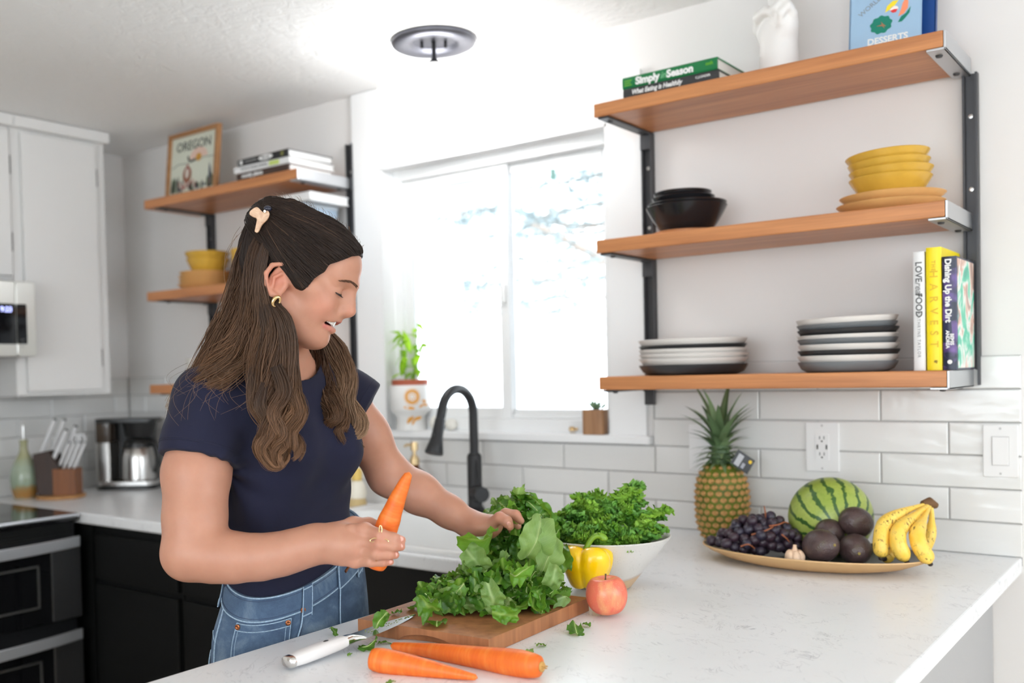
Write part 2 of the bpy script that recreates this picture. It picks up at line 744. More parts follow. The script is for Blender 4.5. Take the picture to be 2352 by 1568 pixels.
def slab(xs, ys, ok, z0, z1):
    mb = MB()
    idx = {}

    def vid(i, j, k):
        if (i, j, k) not in idx:
            idx[(i, j, k)] = len(mb.v)
            mb.v.append((xs[i], ys[j], (z0, z1)[k]))
        return idx[(i, j, k)]
    F = []
    nx, ny = len(xs) - 1, len(ys) - 1
    S = lambda i, j: 0 <= i < nx and 0 <= j < ny and ok(i, j)
    for i in range(nx):
        for j in range(ny):
            if not S(i, j):
                continue
            F.append((vid(i, j, 1), vid(i + 1, j, 1), vid(i + 1, j + 1, 1), vid(i, j + 1, 1)))
            F.append((vid(i, j, 0), vid(i, j + 1, 0), vid(i + 1, j + 1, 0), vid(i + 1, j, 0)))
            for di, dj, a, b in ((-1, 0, (i, j), (i, j + 1)), (1, 0, (i + 1, j), (i + 1, j + 1)), (0, -1, (i, j), (i + 1, j)), (0, 1, (i, j + 1), (i + 1, j + 1))):
                if not S(i + di, j + dj):
                    F.append((vid(*a, 0), vid(*b, 0), vid(*b, 1), vid(*a, 1)))
    mb.f = F
    mb.mi = [0] * len(F)
    return mb


wt = slab(xs, ys, solid_cell, ZC - .038, ZC).part('worktop', M_quartz, smooth=0, bevel=.006, seg=3)
tag(wt, 'white quartz worktop with thin grey veins running round the sink and onto the peninsula', 'worktop')

# ---------------------------------------------------------------- base cabinets (black)


def base_unit(label, x0, x1, y0, y1, face, zt=ZC - .039, split=None, kick=.09, group='black base cabinets'):
    """face: the side the doors are on, '-y', '-x' or '+x'"""
    c = thing('base_cabinet', label, 'cabinet', ((x0 + x1) / 2, (y0 + y1) / 2, 0), group=group)
    cx, cy = (x0 + x1) / 2, (y0 + y1) / 2
    MB().b2((x0 - cx, y0 - cy, kick if face != 'panel' else 0), (x1 - cx, y1 - cy, zt)).part('carcass', M_blackcab, c, smooth=0)
    k = .05
    MB().b2((x0 - cx + k, y0 - cy + k, 0), (x1 - cx - k, y1 - cy - k, kick)).part('plinth', M_blackcab, c, smooth=0)
    n = split or 1
    zd = zt - .205
    t = .018
    for q in range(n):
        if face == '-y':
            w = (x1 - x0) / n
            a, b = x0 - cx + q * w + .012, x0 - cx + (q + 1) * w - .012
            for nm, z0, z1 in (('drawer_front', zd + .012, zt - .035), ('door', kick + .02, zd - .008)):
                MB().b2((a, y0 - cy - t, z0), (b, y0 - cy + .001, z1)).part(nm, M_blackcab, c, smooth=0, bevel=.004)
        elif face == '-x':
            w = (y1 - y0) / n
            a, b = y0 - cy + q * w + .012, y0 - cy + (q + 1) * w - .012
            for nm, z0, z1 in (('drawer_front', zd + .012, zt - .035), ('door', kick + .02, zd - .008)):
                MB().b2((x0 - cx - t, a, z0), (x0 - cx + .001, b, z1)).part(nm, M_blackcab, c, smooth=0, bevel=.004)
    return c


base_unit('black base cabinet in the corner beside the double oven', XS + .02, -1.34, YF + .045, -.03, '-y')
base_unit('black base cabinet with drawer front behind the woman, left of the sink', -1.335, -1.02, YF + .045, -.03, '-y')
c = base_unit('wide black sink cabinet under the white sink', -1.015, -.05, YF + .045, -.03, '-y', zt=ZC - .28, split=2)
MB().b2((-.48, -.325, ZC - .28 - 0), (.48, -.301, ZC - .04)).part('front_rail', M_blackcab, c, smooth=0)
base_unit('black base cabinets under the left edge of the peninsula', .06, .62, -2.3, -.74, '-x', split=3)
# back panel of the peninsula, painted pale grey
pk = MB().b2((.64, -2.3, 0), (.86, -.002, ZC - .039)).part('peninsula_back_panel', mat('pale_grey_paint', (.44, .44, .445), .55, bumpscale=120, bumpstr=.25), smooth=0)
tag(pk, 'pale grey painted half wall under the right edge of the peninsula', 'panel')
base_unit('plain black corner base unit beneath the left worktop and knife block', XL + .01, XS + .015, YF + .03, -.03, 'none')

# ---------------------------------------------------------------- white upper cabinets
def upper(label, y0, y1, z0, z1, doors, trim=True):
    x0, x1 = XL + .002, -2.27
    c = thing('wall_cabinet', label, 'cabinet', (x0, y0, z0), group='white wall cabinets')
    MB().b2((0, 0, 0), (x1 - x0, y1 - y0, z1 - z0)).part('body', M_cab, c, smooth=0, bevel=.003)
    for a, b, h0, h1 in doors:
        MB().b2((x1 - x0, a - y0, h0 - z0), (x1 - x0 + .019, b - y0, h1 - z0)).part('door', M_cab, c, smooth=0, bevel=.004, seg=2)
        for hz in (h1 - .13, h0 + .13):
            mb = MB().tube([(x1 - x0 + .008, b - y0 + .004, hz - z0 - .035), (x1 - x0 + .008, b - y0 + .004, hz - z0 + .035)], .0045, 8)
            mb.part('hinge', M_iron, c)
    if trim:
        MB().b2((0, -.0, z1 - z0 - .045), (x1 - x0 + .03, y1 - y0 + .012, z1 - z0)).part('top_trim', M_cab, c, smooth=0, bevel=.004)
    return c


upper('tall white wall cabinet with one flat door nearest the corner', -.72, -.315, 1.322, HC - .003, [(-.682, -.362, 1.338, 2.325)])
upper('short white wall cabinet above the microwave', -1.6, -.722, 1.76, HC - .003, [(-1.13, -.70 - .03, 1.775, 2.325), (-1.58, -1.14, 1.775, 2.325)])

# ---------------------------------------------------------------- microwave
MX = -2.145
mw = thing('microwave', 'stainless steel over-range microwave with dark glass door and lit clock', 'microwave', (MX, -.705, 1.47))
MB().b2((-.44, -.76, 0), (-.025, 0, .275)).part('body', mat('grey_metal_case', (.25, .25, .25), .5, .5), mw, smooth=0)
M_mwsteel = mat('satin_steel', (.80, .80, .76), .3, .85)
dr = MB()
rbox(dr, (-.012, -.42, .1375), (.03, .68, .275), .008, axis=0)
door = dr.part('door', M_mwsteel, mw, smooth=30, bevel=.003)
pn = MB()
rbox(pn, (-.012, -.0395, .1375), (.03, .077, .275), .012, axis=0)
panel = pn.part('control_panel', M_mwsteel, mw, smooth=30, bevel=.003)
gd = MB().b2((.003, -.70, .045), (.006, -.081, .192)).part('door_glass', M_glossblack, door, smooth=0)
gd2 = MB()
rbox(gd2, (.0045, -.059, .1185), (.003, .038, .147), .006, axis=0)
gd2.part('panel_glass', M_glossblack, panel, smooth=0)
M_led = emit('blue_led', (.45, .5, 1.0), 2.2)
text_mesh('9:23', .026, M_led, door, (.0066, -.118, .170), (R(90), 0, R(90)), 'clock_digits', bold=.0006)
for q in range(3):
    text_mesh('o o', .010, mat('panel_print', (.35, .36, .36), .5), panel, (.0064, -.058, .062 - q * .013), (R(90), 0, R(90)), 'button_print')

# ---------------------------------------------------------------- range / double oven
SF = -1.865
st = thing('range_cooker', 'black glass-top double oven range with steel bow handles', 'oven', (SF, -.735, 0))
MB().b2((-.70, -.76, .02), (-.02, 0, .885)).part('body', M_black, st, smooth=0)
tp = MB()
rbox(tp, (-.345, -.38, .8985), (.72, .765, .027), .01)
M_cook = mat('cooktop_glass', (.008, .008, .009), .06, 0, .6)
tp.part('cooktop', M_cook, st, smooth=30, bevel=.004)
MB().tube([(.014, -.762, .905), (.014, 0.0, .905)], .006, 8).part('cooktop_edge_trim', mat('bright_edge_trim', (.72, .76, .82), .25, .5), st)
for q in range(4):
    MB().b2((-.02, -.70, .872 - q * .011), (.004 - q * .002, -.03, .878 - q * .011)).part('vent_slat', M_blackplastic, st, smooth=0)
M_ovensteel = mat('dark_steel', (.20, .20, .205), .3, .9)
for (z0, z1, nm) in ((.545, .80, 'upper'), (.06, .475, 'lower')):
    d = MB()
    d.b2((-.02, -.755, z0), (.018, -.004, z1))
    d = d.part('oven_door', M_glossblack, st, smooth=0, bevel=.004)
    MB().b2((.017, -.115, z0 + .004), (.024, -.004, z1 - .004)).part('steel_side_panel', M_ovensteel, d, smooth=0, bevel=.003)
    MB().b2((.017, -.755, z0 + .004), (.024, -.645, z1 - .004)).part('steel_side_panel', M_ovensteel, d, smooth=0, bevel=.003)
    fr = MB()
    for a, b in (((.018, -.60, z0 + .06), (.022, -.16, z0 + .066)), ((.018, -.60, z1 - .055), (.022, -.16, z1 - .049)), ((.018, -.166, z0 + .06), (.022, -.16, z1 - .05)), ((.018, -.60, z0 + .06), (.022, -.594, z1 - .05))):
        fr.b2(a, b)
    fr.part('window_frame', mat('window_frame_steel', (.45, .45, .44), .3, .9), d, smooth=0)
for zc in (.815, .49):
    h = MB()
    pts = []
    for i in range(17):
        t = i / 16
        pts.append((.028 + .042 * math.sin(PI * t) ** .8, -.75 + .74 * t, zc))
    for i in range(16):
        a, b = Vector(pts[i]), Vector(pts[i + 1])
    vs, fs = [], []
    for p in pts:
        vs += [(p[0] - .006, p[1], p[2] - .017), (p[0] + .006, p[1], p[2] - .019), (p[0] + .006, p[1], p[2] + .019), (p[0] - .006, p[1], p[2] + .017)]
    for i in range(16):
        for q in range(4):
            fs.append((i * 4 + q, i * 4 + (q + 1) % 4, i * 4 + 4 + (q + 1) % 4, i * 4 + 4 + q))
    fs += [(0, 1, 2, 3), (64, 67, 66, 65)]
    h.add(vs, fs)
    h.part('handle', mat('handle_steel', (.66, .68, .72), .3, .55), st, smooth=60, bevel=.002)
    for yy in (-.74, -.02):
        MB().b2((.01, yy - .008, zc - .015), (.034, yy + .008, zc + .015)).part('handle_bracket', M_ovensteel, st, smooth=0, bevel=.002)

# ---------------------------------------------------------------- open shelves
def shelves(label, x0, x1, zs, depth, ups, zlo, ztop):
    t = thing('shelf_unit', label, 'shelf', (x0, 0, 0), group='open shelf units')
    th = .036
    for z in zs:
        s = MB().b2((0, -depth, z - th), (x1 - x0, -.012, z)).part('shelf_board', M_shelf, t, smooth=0, bevel=.003)
    for ux, zhi in zip(ups, ztop):
        u = MB()
        u.b2((ux - x0 - .016, -.010, zlo), (ux - x0 + .016, -.001, zhi))
        u.b2((ux - x0 - .016, -.024, zlo), (ux - x0 - .011, -.010, zhi)).b2((ux - x0 + .011, -.024, zlo), (ux - x0 + .016, -.010, zhi))
        up = u.part('wall_upright', M_iron, t, smooth=0)
        for hz in np.linspace(zlo + .12, zhi - .1, 4):
            MB().lathe([(0, -.001), (.006, -.001), (.005, .003), (0, .004)], (0, 0, 0), 10, Matrix.Rotation(R(90), 4, 'X')).part('screw', M_steel if hz > zlo + .3 else M_iron, up).location = (ux - x0, -.0105, hz)
        right = ux > (x0 + x1) / 2
        for z in zs:
            br = MB()
            if right:   # flat bracket: side plate beside the board and a lip under it
                sx = x1 - x0
                br.b2((sx, -depth, z - th - .006), (sx + .005, -.008, z + .0))
                br.b2((sx - .034, -depth + .0, z - th - .006), (sx + .005, -.008, z - th - .0005))
                b = br.part('bracket', M_alu, t, smooth=0, bevel=.0015)
                px = sx - .017
            else:
                br.b2((ux - x0 - .016, -depth + .004, z - th - .006), (ux - x0 + .016, -.008, z - th - .0005))
                br.b2((ux - x0 - .016, -.03, z - th - .05), (ux - x0 + .016, -.022, z - th))
                b = br.part('bracket', M_iron, t, smooth=0, bevel=.0015)
                px = ux - x0
            for yy in (-depth + .045, -.055):
                MB().lathe([(0, 0), (.008, 0), (.006, -.004), (0, -.005)], (px, yy, z - th - .006), 10).part('bracket_screw', M_iron, b)
    return t


ZS = (1.353, 1.722, 2.087)
shelves('three-board open wood shelf unit with metal brackets right of the window', -.03, .822, ZS, .28, (-.004, .826), 1.315, (2.05, 2.05))
shelves('three-board open wood shelf unit left of the window, behind the woman', -2.055, -1.18, ZS, .28, (-1.975, -1.176), 1.315, (2.05, 2.21))

# ---------------------------------------------------------------- sink, tap, soap
M_sink = mat('white_enamel', (.80, .80, .79), .12)
sk = thing('sink', 'white drop-in kitchen sink with raised rolled rim', 'sink', (0, 0, 0))
rim = MB()


def rrect(x0, x1, y0, y1, r, n=5):
    out = []
    for cx, cy, a0 in ((x1 - r, y1 - r, 0), (x0 + r, y1 - r, 90), (x0 + r, y0 + r, 180), (x1 - r, y0 + r, 270)):
        for i in range(n + 1):
            a = R(a0 + 90 * i / n)
            out.append((cx + r * math.cos(a), cy + r * math.sin(a)))
    return out


def rings(mb, loops, close_last=True):
    n = len(loops[0])
    vs = [v for lp in loops for v in lp]
    fs = []
    for a in range(len(loops) - 1):
        for i in range(n):
            j = (i + 1) % n
            fs.append((a * n + i, a * n + j, a * n + n + j, a * n + n + i))
    if close_last:
        fs.append(tuple((len(loops) - 1) * n + i for i in range(n)))
    return mb.add(vs, fs)


def loop(x0, x1, y0, y1, r, z):
    return [(x, y, z) for x, y in rrect(x0, x1, y0, y1, r)]


ox0, ox1, oy0, oy1 = SX0 - .03, SX1 + .03, YF + .025, -.06
L = [loop(ox0, ox1, oy0, oy1, .03, ZC + .0005), loop(ox0, ox1, oy0, oy1, .03, ZC + .008), loop(ox0 + .006, ox1 - .006, oy0 + .006, oy1 - .006, .028, ZC + .014),
     loop(ox0 + .022, ox1 - .022, oy0 + .022, oy1 - .022, .026, ZC + .014), loop(ox0 + .030, ox1 - .030, oy0 + .030, oy1 - .09, .05, ZC + .008), loop(ox0 + .04, ox1 - .04, oy0 + .04, oy1 - .12, .05, ZC + .004),
     loop(SX0 + .015, SX1 - .015, SY0 + .012, SY1 - .02, .05, ZC - .02), loop(SX0 + .03, SX1 - .03, SY0 + .03, SY1 - .035, .06, ZC - .2), loop(SX0 + .07, SX1 - .07, SY0 + .07, SY1 - .07, .06, ZC - .225)]
rings(rim, L)
rim.part('basin', M_sink, sk, smooth=50)
MB().lathe([(0, 0), (.04, 0), (.042, .003), (.036, .004), (.02, .001), (0, .001)], (-.55, -.4, ZC - .2245), 20).part('drain', M_chrome, sk)

fc = thing('kitchen_tap', 'matte black gooseneck kitchen tap with pull-down spray head', 'tap', (-.582, -.105, ZC + .014))
MB().b2((0, 0, 0), (0, 0, 0))
bp = MB()
rbox(bp, (.0, 0, .004), (.27, .062, .008), .03, 8)
bp.part('base_plate', M_black, fc, smooth=40, bevel=.002)
MB().lathe([(0, .008), (.032, .008), (.027, .016), (.0235, .022), (.0235, .178), (.021, .186), (.017, .19), (0, .19)], (0, 0, 0), 28).part('body', M_black, fc)
# gooseneck: up, over to the left-front, down to the spray head
dirv = Vector((-.02, -1, 0)).normalized()
H0, RAD = .318, .080
pts = [Vector((0, 0, .18)), Vector((0, 0, .25))]
for i in range(15):
    a = PI * i / 14 * .93
    pts.append(dirv * (RAD - RAD * math.cos(a)) + Vector((0, 0, H0 + RAD * math.sin(a))))
end = pts[-1]
dn = (pts[-1] - pts[-2]).normalized()
MB().tube(pts + [end + dn * .03], .0145, 16).part('spout', M_black, fc, smooth=60)
sp = MB()
ps = [end + dn * t for t in (.028, .032, .085, .095, .135, .14)]
sp.tube(ps, [.0145, .0165, .018, .020, .029, .027], 20)
head = sp.part('spray_head', M_black, fc, smooth=50)
hz = (dirv + Vector((0, 0, .35))).normalized()
MB().ball(end + dn * .08 + dirv * .021, (.005, .005, .012), 10, 6).part('spray_button', M_blackplastic, head)
hd = Vector((.80, -.60, 0))
MB().tube([Vector((0, 0, .065)), Vector((0, 0, .065)) + hd * .075, Vector((0, 0, .065)) + hd * .078], [.0245, .0245, .023], 22).part('handle_hub', M_black, fc, smooth=50)
MB().tube([Vector((0, 0, .08)) + hd * .055 + Vector((0, 0, .01)), Vector((0, 0, .17)) + hd * .022], [.006, .0055], 10).part('lever', M_black, fc)

sb_ = thing('soap_bottle', 'amber glass soap bottle with gold pump behind the sink', 'bottle', (-.835, -.10, ZC + .001))
g = NT('amber_glass')
g.base(rgb(120, 62, 14))
g.p(Roughness=.06)
g.b.inputs['Transmission Weight'].default_value = .35
M_amber = g.m
MB().lathe([(0, 0), (.035, 0), (.038, .004), (.038, .115), (.034, .130), (.020, .142), (.015, .147), (.015, .158), (0, .158)], (0, 0, 0), 28).part('bottle_glass', M_amber, sb_)
pm = MB().lathe([(0, .156), (.0165, .156), (.0165, .178), (.012, .180), (.012, .186), (.006, .188), (.006, .202), (.013, .204), (.013, .228), (.009, .232), (0, .232)], (0, 0, 0), 20)
pump = pm.part('pump', M_gold, sb_)
MB().tube([(0, 0, .222), (-.025, -.012, .222), (-.032, -.015, .216)], [.005, .0045, .004], 8).part('nozzle', M_gold, pump)
br_ = thing('scrub_brush', 'pale wooden pot brush with a yellow top standing behind the sink', 'brush', (-1.085, -.12, ZC + .001))
MB().lathe([(0, 0), (.032, 0), (.034, .01), (.030, .03), (0, .03)], (0, 0, 0), 20).part('bristles', mat('tan_bristle', rgb(205, 180, 130), .8, bumpscale=300, bumpstr=.6), br_)
MB().lathe([(0, .03), (.032, .03), (.034, .045), (.03, .075), (.022, .09), (0, .095)], (0, 0, 0), 20).part('brush_back', mat('cream_handle', (.80, .74, .62), .4), br_)
MB().lathe([(0, .092), (.018, .092), (.02, .12), (.014, .135), (0, .137)], (0, 0, 0), 16).part('knob', mat('yellow_wood', rgb(226, 192, 104), .5), br_)

# ---------------------------------------------------------------- ceiling lamp
LX, LY = -.575, -.275
lp = thing('ceiling_lamp', 'dark disc ceiling lamp with lit opal glass globe', 'lamp', (LX, LY, HC))
M_pew = mat('pewter_metal', (.10, .10, .115), .42, .8)
MB().lathe([(.0, 0), (.128, 0), (.130, -.008), (.126, -.016), (.116, -.021), (.100, -.022), (.082, -.019), (.072, -.014), (.068, -.006), (.062, -.005), (0, -.005)], (0, 0, 0), 56).part('canopy', M_pew, lp, smooth=60)
for dx in (-.036, .036):
    MB().lathe([(0, -.005), (.005, -.005), (.005, -.024), (.003, -.026), (0, -.026)], (dx * RT.x, dx * RT.y, 0), 12).part('canopy_screw', M_black, lp)
MB().lathe([(0, -.004), (.0065, -.004), (.0065, -.052), (.010, -.060), (.026, -.072), (.040, -.077), (.040, -.079), (0, -.079)], (0, 0, 0), 28).part('stem', M_black, lp)
M_opal = mat('opal_neck', (.85, .84, .83), .3)
MB().lathe([(.040, -.078), (.041, -.083), (.036, -.092), (.033, -.104), (.031, -.104), (.034, -.090), (.038, -.082)], (0, 0, 0), 28).part('glass_neck', M_opal, lp)
gm = emit('lit_globe', (.98, .99, 1), 21)
gb_ = MB().lathe([(0, -.285)] + [(.098 * math.sin(a), -.192 - .094 * math.cos(a)) for a in np.linspace(.12, PI - .38, 18)] + [(.032, -.100)], (0, 0, 0), 40).part('globe', gm, lp, smooth=180)

# ---------------------------------------------------------------- cover plates on the tiles
M_plate = mat('white_plate', (.80, .79, .785), .35)


def plate(label, x0, x1, z0, z1, kind):
    t = thing('outlet_cover' if kind != 'switch' else 'light_switch', label, 'outlet' if kind != 'switch' else 'switch', ((x0 + x1) / 2, -.0095, (z0 + z1) / 2))
    w, h = x1 - x0, z1 - z0
    mb = MB()
    rbox(mb, (0, -.003, 0), (w, .006, h), .004, axis=1)
    # rbox seen along y: axes order (z, x)
    p = MB()
    rbox(p, (0, -.003, 0), (w, .006, h), .004, 4, 1)
    p.part('plate', M_plate, t, smooth=30, bevel=.0015)
    for s in (-1, 1):
        MB().lathe([(0, 0), (.003, 0), (.0025, -.001), (0, -.0012)], (0, -.006, s * h * .43), 8, Matrix.Rotation(R(-90), 4, 'X')).part('plate_screw', mat('screw_grey', (.5, .5, .5), .4), t)
    if kind == 'switch':
        MB().b2((-.0165, -.009, -.033), (.0165, -.005, .033)).part('rocker', M_plate, t, smooth=0, bevel=.001)
        MB().b2((-.0185, -.0068, -.035), (.0185, -.0058, .035)).part('rocker_frame', mat('frame_grey', (.62, .61, .6), .5), t, smooth=0)  # frame a little greyer than the plate
    if kind == 'outlet':
        MB().b2((-.0175, -.0075, -.034), (.0175, -.005, .034)).part('socket_face', M_plate, t, smooth=0, bevel=.001)
        dk = mat('slot_dark', (.03, .028, .025), .6)
        for s in (-1, 1):
            z = s * .021
            for dx in (-.0055, .0055):
                MB().b2((dx - .001, -.0079, z - .001), (dx + .001, -.0074, z + .007)).part('slot', dk, t, smooth=0)
            MB().lathe([(0, 0), (.0024, 0), (.0024, -.0006), (0, -.0006)], (0, -.0074, z - .006), 10, Matrix.Rotation(R(-90), 4, 'X')).part('slot', dk, t)
        for dx in (-.0115, .0115):
            MB().b2((dx - .002, -.0079, -.006), (dx + .002, -.0074, .006)).part('slot', dk, t, smooth=0)
    return t


plate('white double socket with two usb ports behind the watermelon', .433, .517, 1.093, 1.222, 'outlet')
plate('white blank cover plate half hidden behind the pineapple', .108, .190, 1.082, 1.213, 'blank')
plate('white rocker light switch at the right end of the tiles', .845, .918, 1.098, 1.221, 'switch')
# ================================================================ THINGS ON THE SHELVES AND WORKTOPS
M_fontink = M_ink


def book(label, loc, rot, w, h, t, cover, name='book', cat='book', group=None, pages=M_paper, hard=.003):
    """lying or standing book in its own axes: x = along the spine (height h), y = depth w (spine at y=0, pages towards +y), z = thickness t"""
    b = thing(name, label, cat, loc, rot, group)
    mb = MB()
    mb.b2((0, 0, 0), (h, w, hard)).b2((0, 0, t - hard), (h, w, t))
    vs, fs = [], []
    k = 6
    for i in range(k + 1):
        a = PI * i / k
        yy, zz = -.004 * math.sin(a), t / 2 - t / 2 * math.cos(a)
        vs += [(0, yy, zz), (h, yy, zz)]
    for i in range(k):
        fs.append((2 * i, 2 * i + 1, 2 * i + 3, 2 * i + 2))
    vs2 = [(0, .004, 0), (h, .004, 0), (0, .004, t), (h, .004, t)]
    mb.add(vs + vs2, fs + [tuple(2 * i for i in range(k + 1)) + (16, 14), tuple(2 * i + 1 for i in range(k + 1)) + (17, 15), (14, 16, 17, 15)])
    mb.part('cover', cover, b, smooth=30)
    MB().b2((.003, .004, hard), (h - .003, w - .004, t - hard)).part('page_block', pages, b, smooth=0)
    return b


def cov(name, c, rough=.4):
    return mat(name, c, rough)


M_pagew = mat('bright_pages', (.80, .80, .79), .7, bumpscale=400, bumpstr=.15)
# --- lower shelf, right unit: four standing books (spine faces the room)
zb = 1.3535
stand = (R(90), R(-90), R(0))


def stand_book(label, x0, t, h, w, cover, yf=-.215, group='books standing on the lowest right shelf'):
    # own x -> world z, own y -> world +y, own z -> world -x ... place by its left face
    b = book(label, (x0 + t, yf, zb), (0, 0, 0), w, h, t, cover, group=group)
    # x->z, y->y, z->-x
    m = Matrix(((0, 0, -1), (0, 1, 0), (1, 0, 0))).to_4x4()
    b.rotation_euler = m.to_euler()
    return b


def spine_text(b, t, body, size, m, along, across=.5, sx=1.0, bold=.0004, shear=0, spacing=1.0):
    """title reading down the spine; along = fraction from the top, measured to the text centre"""
    h = max(v.co.x for v in b.children[0].data.vertices)
    # text baseline runs towards -x (down); letters' up towards ... +x world = own -z
    m3 = Matrix(((-1, 0, 0), (0, 0, -1), (0, -1, 0))).transposed()
    # columns: text x -> (-1,0,0), text y -> (0,0,-1) , text z -> (0,-1,0)
    mm = Matrix(((-1, 0, 0), (0, 0, -1), (0, -1, 0)))
    return text_mesh(body, size, m, b, (h * (1 - along), -.0046, t * (1 - across)), mm.to_euler(), 'title', sx, .0002, bold, shear=shear, spacing=spacing)


c_white = cov('white_cover', (.80, .80, .80))
c_yellow = cov('yellow_cover', rgb(252, 226, 10))


def navy_cover():
    g = NT('navy_floral_cover')
    v = g.coord('Object')
    vo = g.n('ShaderNodeTexVoronoi', Scale=28)
    g.t.links.new(v, vo.inputs['Vector'])
    c = g.ramp(vo.outputs['Color'], [(0, rgb(18, 26, 52)), (.45, rgb(24, 34, 66)), (.6, rgb(120, 84, 160)), (.78, rgb(34, 60, 110)), (.9, rgb(40, 140, 130))])
    f = g.noise(18, 3, .5, v)
    g.base(g.mix(g.ramp(f, [(.45, (0, 0, 0)), (.6, (1, 1, 1))]), rgb(20, 28, 54), c))
    g.p(Roughness=.35)
    return g.m


def teal_cover():
    g = NT('teal_pattern_cover')
    v = g.coord('Object')
    f = g.noise(14, 4, .55, v, .8)
    c = g.ramp(f, [(.30, rgb(60, 160, 140)), (.42, rgb(90, 205, 170)), (.50, rgb(240, 240, 235)), (.56, rgb(225, 180, 160)), (.64, rgb(130, 130, 128)), (.72, rgb(150, 200, 200))])
    g.base(c)
    g.p(Roughness=.35)
    return g.m


b1 = stand_book('white book with grey script on its spine, leftmost of the four standing', .742, .0245, .268, .2, c_white)
spine_text(b1, .0245, 'LOVE', .019, mat('dark_grey_ink', (.12, .12, .12), .6), .17)
spine_text(b1, .0245, 'real', .020, mat('mid_grey_ink', (.3, .3, .3), .6), .31, shear=.3)
spine_text(b1, .0245, 'FOOD', .019, mat('dark_grey_ink', (.12, .12, .12), .6), .45)
spine_text(b1, .0245, 'KATHRYNE TAYLOR', .009, mat('mid_grey_ink', (.3, .3, .3), .6), .70, spacing=1.3, bold=.0001)
b2 = stand_book('tall yellow book standing right of the white one', .7695, .031, .275, .2, c_yellow)
spine_text(b2, .031, 'HARVEST', .023, mat('mustard_ink', rgb(226, 186, 24), .5), .50, spacing=2.1, bold=.0003)
spine_text(b2, .031, 'THE', .011, mat('mustard_ink', rgb(226, 186, 24), .5), .15, spacing=1.3)
spine_text(b2, .031, '*', .018, mat('brown_ink', rgb(150, 120, 20), .5), .93)
b3 = stand_book('navy flowered spine book with teal patterned front cover at the right end', .802, .029, .252, .19, navy_cover())
spine_text(b3, .029, 'Dishing Up the Dirt', .0175, M_inkw, .30, .42, bold=.0007)
spine_text(b3, .029, 'ANDREA', .010, M_inkw, .73, .36, bold=.0004)
spine_text(b3, .029, 'BEMIS', .010, M_inkw, .73, .66, bold=.0004)
MB().b2((.004, .006, -.0006), (.248, .186, .0002)).part('front_cover_art', teal_cover(), b3, smooth=0)
MB().lathe([(0, 0), (.005, 0), (.005, -.0006), (0, -.0006)], (.018, -.0042, .0145), 12, Matrix.Rotation(R(-90), 4, 'X')).part('spine_emblem', M_inkw, b3)

# --- top shelf, right unit
zt = 2.0875
bk = book('black book lying under the green one on the top shelf', (.052, -.262, zt), (0, 0, R(0)), .19, .262, .026, cov('charcoal_cover', rgb(52, 52, 54)), group='books lying on the top right shelf')
tm = Euler((R(90), 0, 0))
text_mesh("What Eating is Healthily", .017, M_inkw, bk, (.095, -.0046, .013), tm, 'title', .85, .0002, .0005, shear=.25)
text_mesh("C.J.LEADER", .008, M_inkw, bk, (.222, -.0046, .015), tm, 'author', 1, .0002, .0001)
bk = book('green book lying on the black one on the top shelf', (.048, -.258, zt + .0265), (0, 0, R(-.6)), .19, .262, .031, cov('green_cover', rgb(18, 118, 66), .3), group='books lying on the top right shelf')
text_mesh("Simply", .026, M_inkw, bk, (.073, -.0047, .0145), tm, 'title', 1, .0002, .0012)
text_mesh("in", .024, mat('pale_green_ink', rgb(130, 200, 150), .5), bk, (.118, -.0047, .0145), tm, 'title', 1, .0002, .0001, shear=.3)
text_mesh("Season", .026, M_inkw, bk, (.164, -.0047, .0145), tm, 'title', 1, .0002, .0012)
M_lime = mat('lime_ink', rgb(110, 180, 40), .5)
for q, wv in enumerate((.022, .018, .022)):
    MB().b2((.006, -.0049, .007 + q * .006), (.006 + wv, -.0040, .0095 + q * .006)).part('spine_line', M_lime, bk, smooth=0)
text_mesh("nnh", .013, M_lime, bk, (.243, -.0047, .018), tm, 'spine_print', 1, .0002, .0003)

# white ceramic hand making a two-finger sign
M_ceram = mat('white_bisque', (.83, .81, .79), .45, bumpscale=40, bumpstr=.05)
hd = thing('hand_sculpture', 'white ceramic hand with two raised fingers on the top shelf', 'sculpture', (.432, -.17, zt), (0, 0, R(-38)))


def skin_obj(name, joints, edges, m, parent, sub=2, label=None):
    """skin-modifier surface over joints (x, y, z, radius) baked to a mesh"""
    me = bpy.data.meshes.new(name)
    me.from_pydata([j[:3] for j in joints], edges, [])
    o = bpy.data.objects.new(name, me)
    COL.objects.link(o)
    md = o.modifiers.new('skin', 'SKIN')
    md.use_smooth_shade = True
    sv = me.skin_vertices[0].data
    for i, j in enumerate(joints):
        rr = j[3]
        sv[i].radius = rr if hasattr(rr, '__len__') else (rr, rr)
        sv[i].use_root = (i == 0)
    if sub:
        s2 = o.modifiers.new('sub', 'SUBSURF')
        s2.levels = s2.render_levels = sub
    dg = bpy.context.evaluated_depsgraph_get()
    ev = o.evaluated_get(dg)
    me2 = bpy.data.meshes.new_from_object(ev)
    bpy.data.objects.remove(o)
    me2.materials.clear()
    me2.materials.append(m)
    me2.polygons.foreach_set('use_smooth', [True] * len(me2.polygons))
    o = bpy.data.objects.new(name, me2)
    COL.objects.link(o)
    o.parent = parent
    if label:
        o['label'] = label
    return o


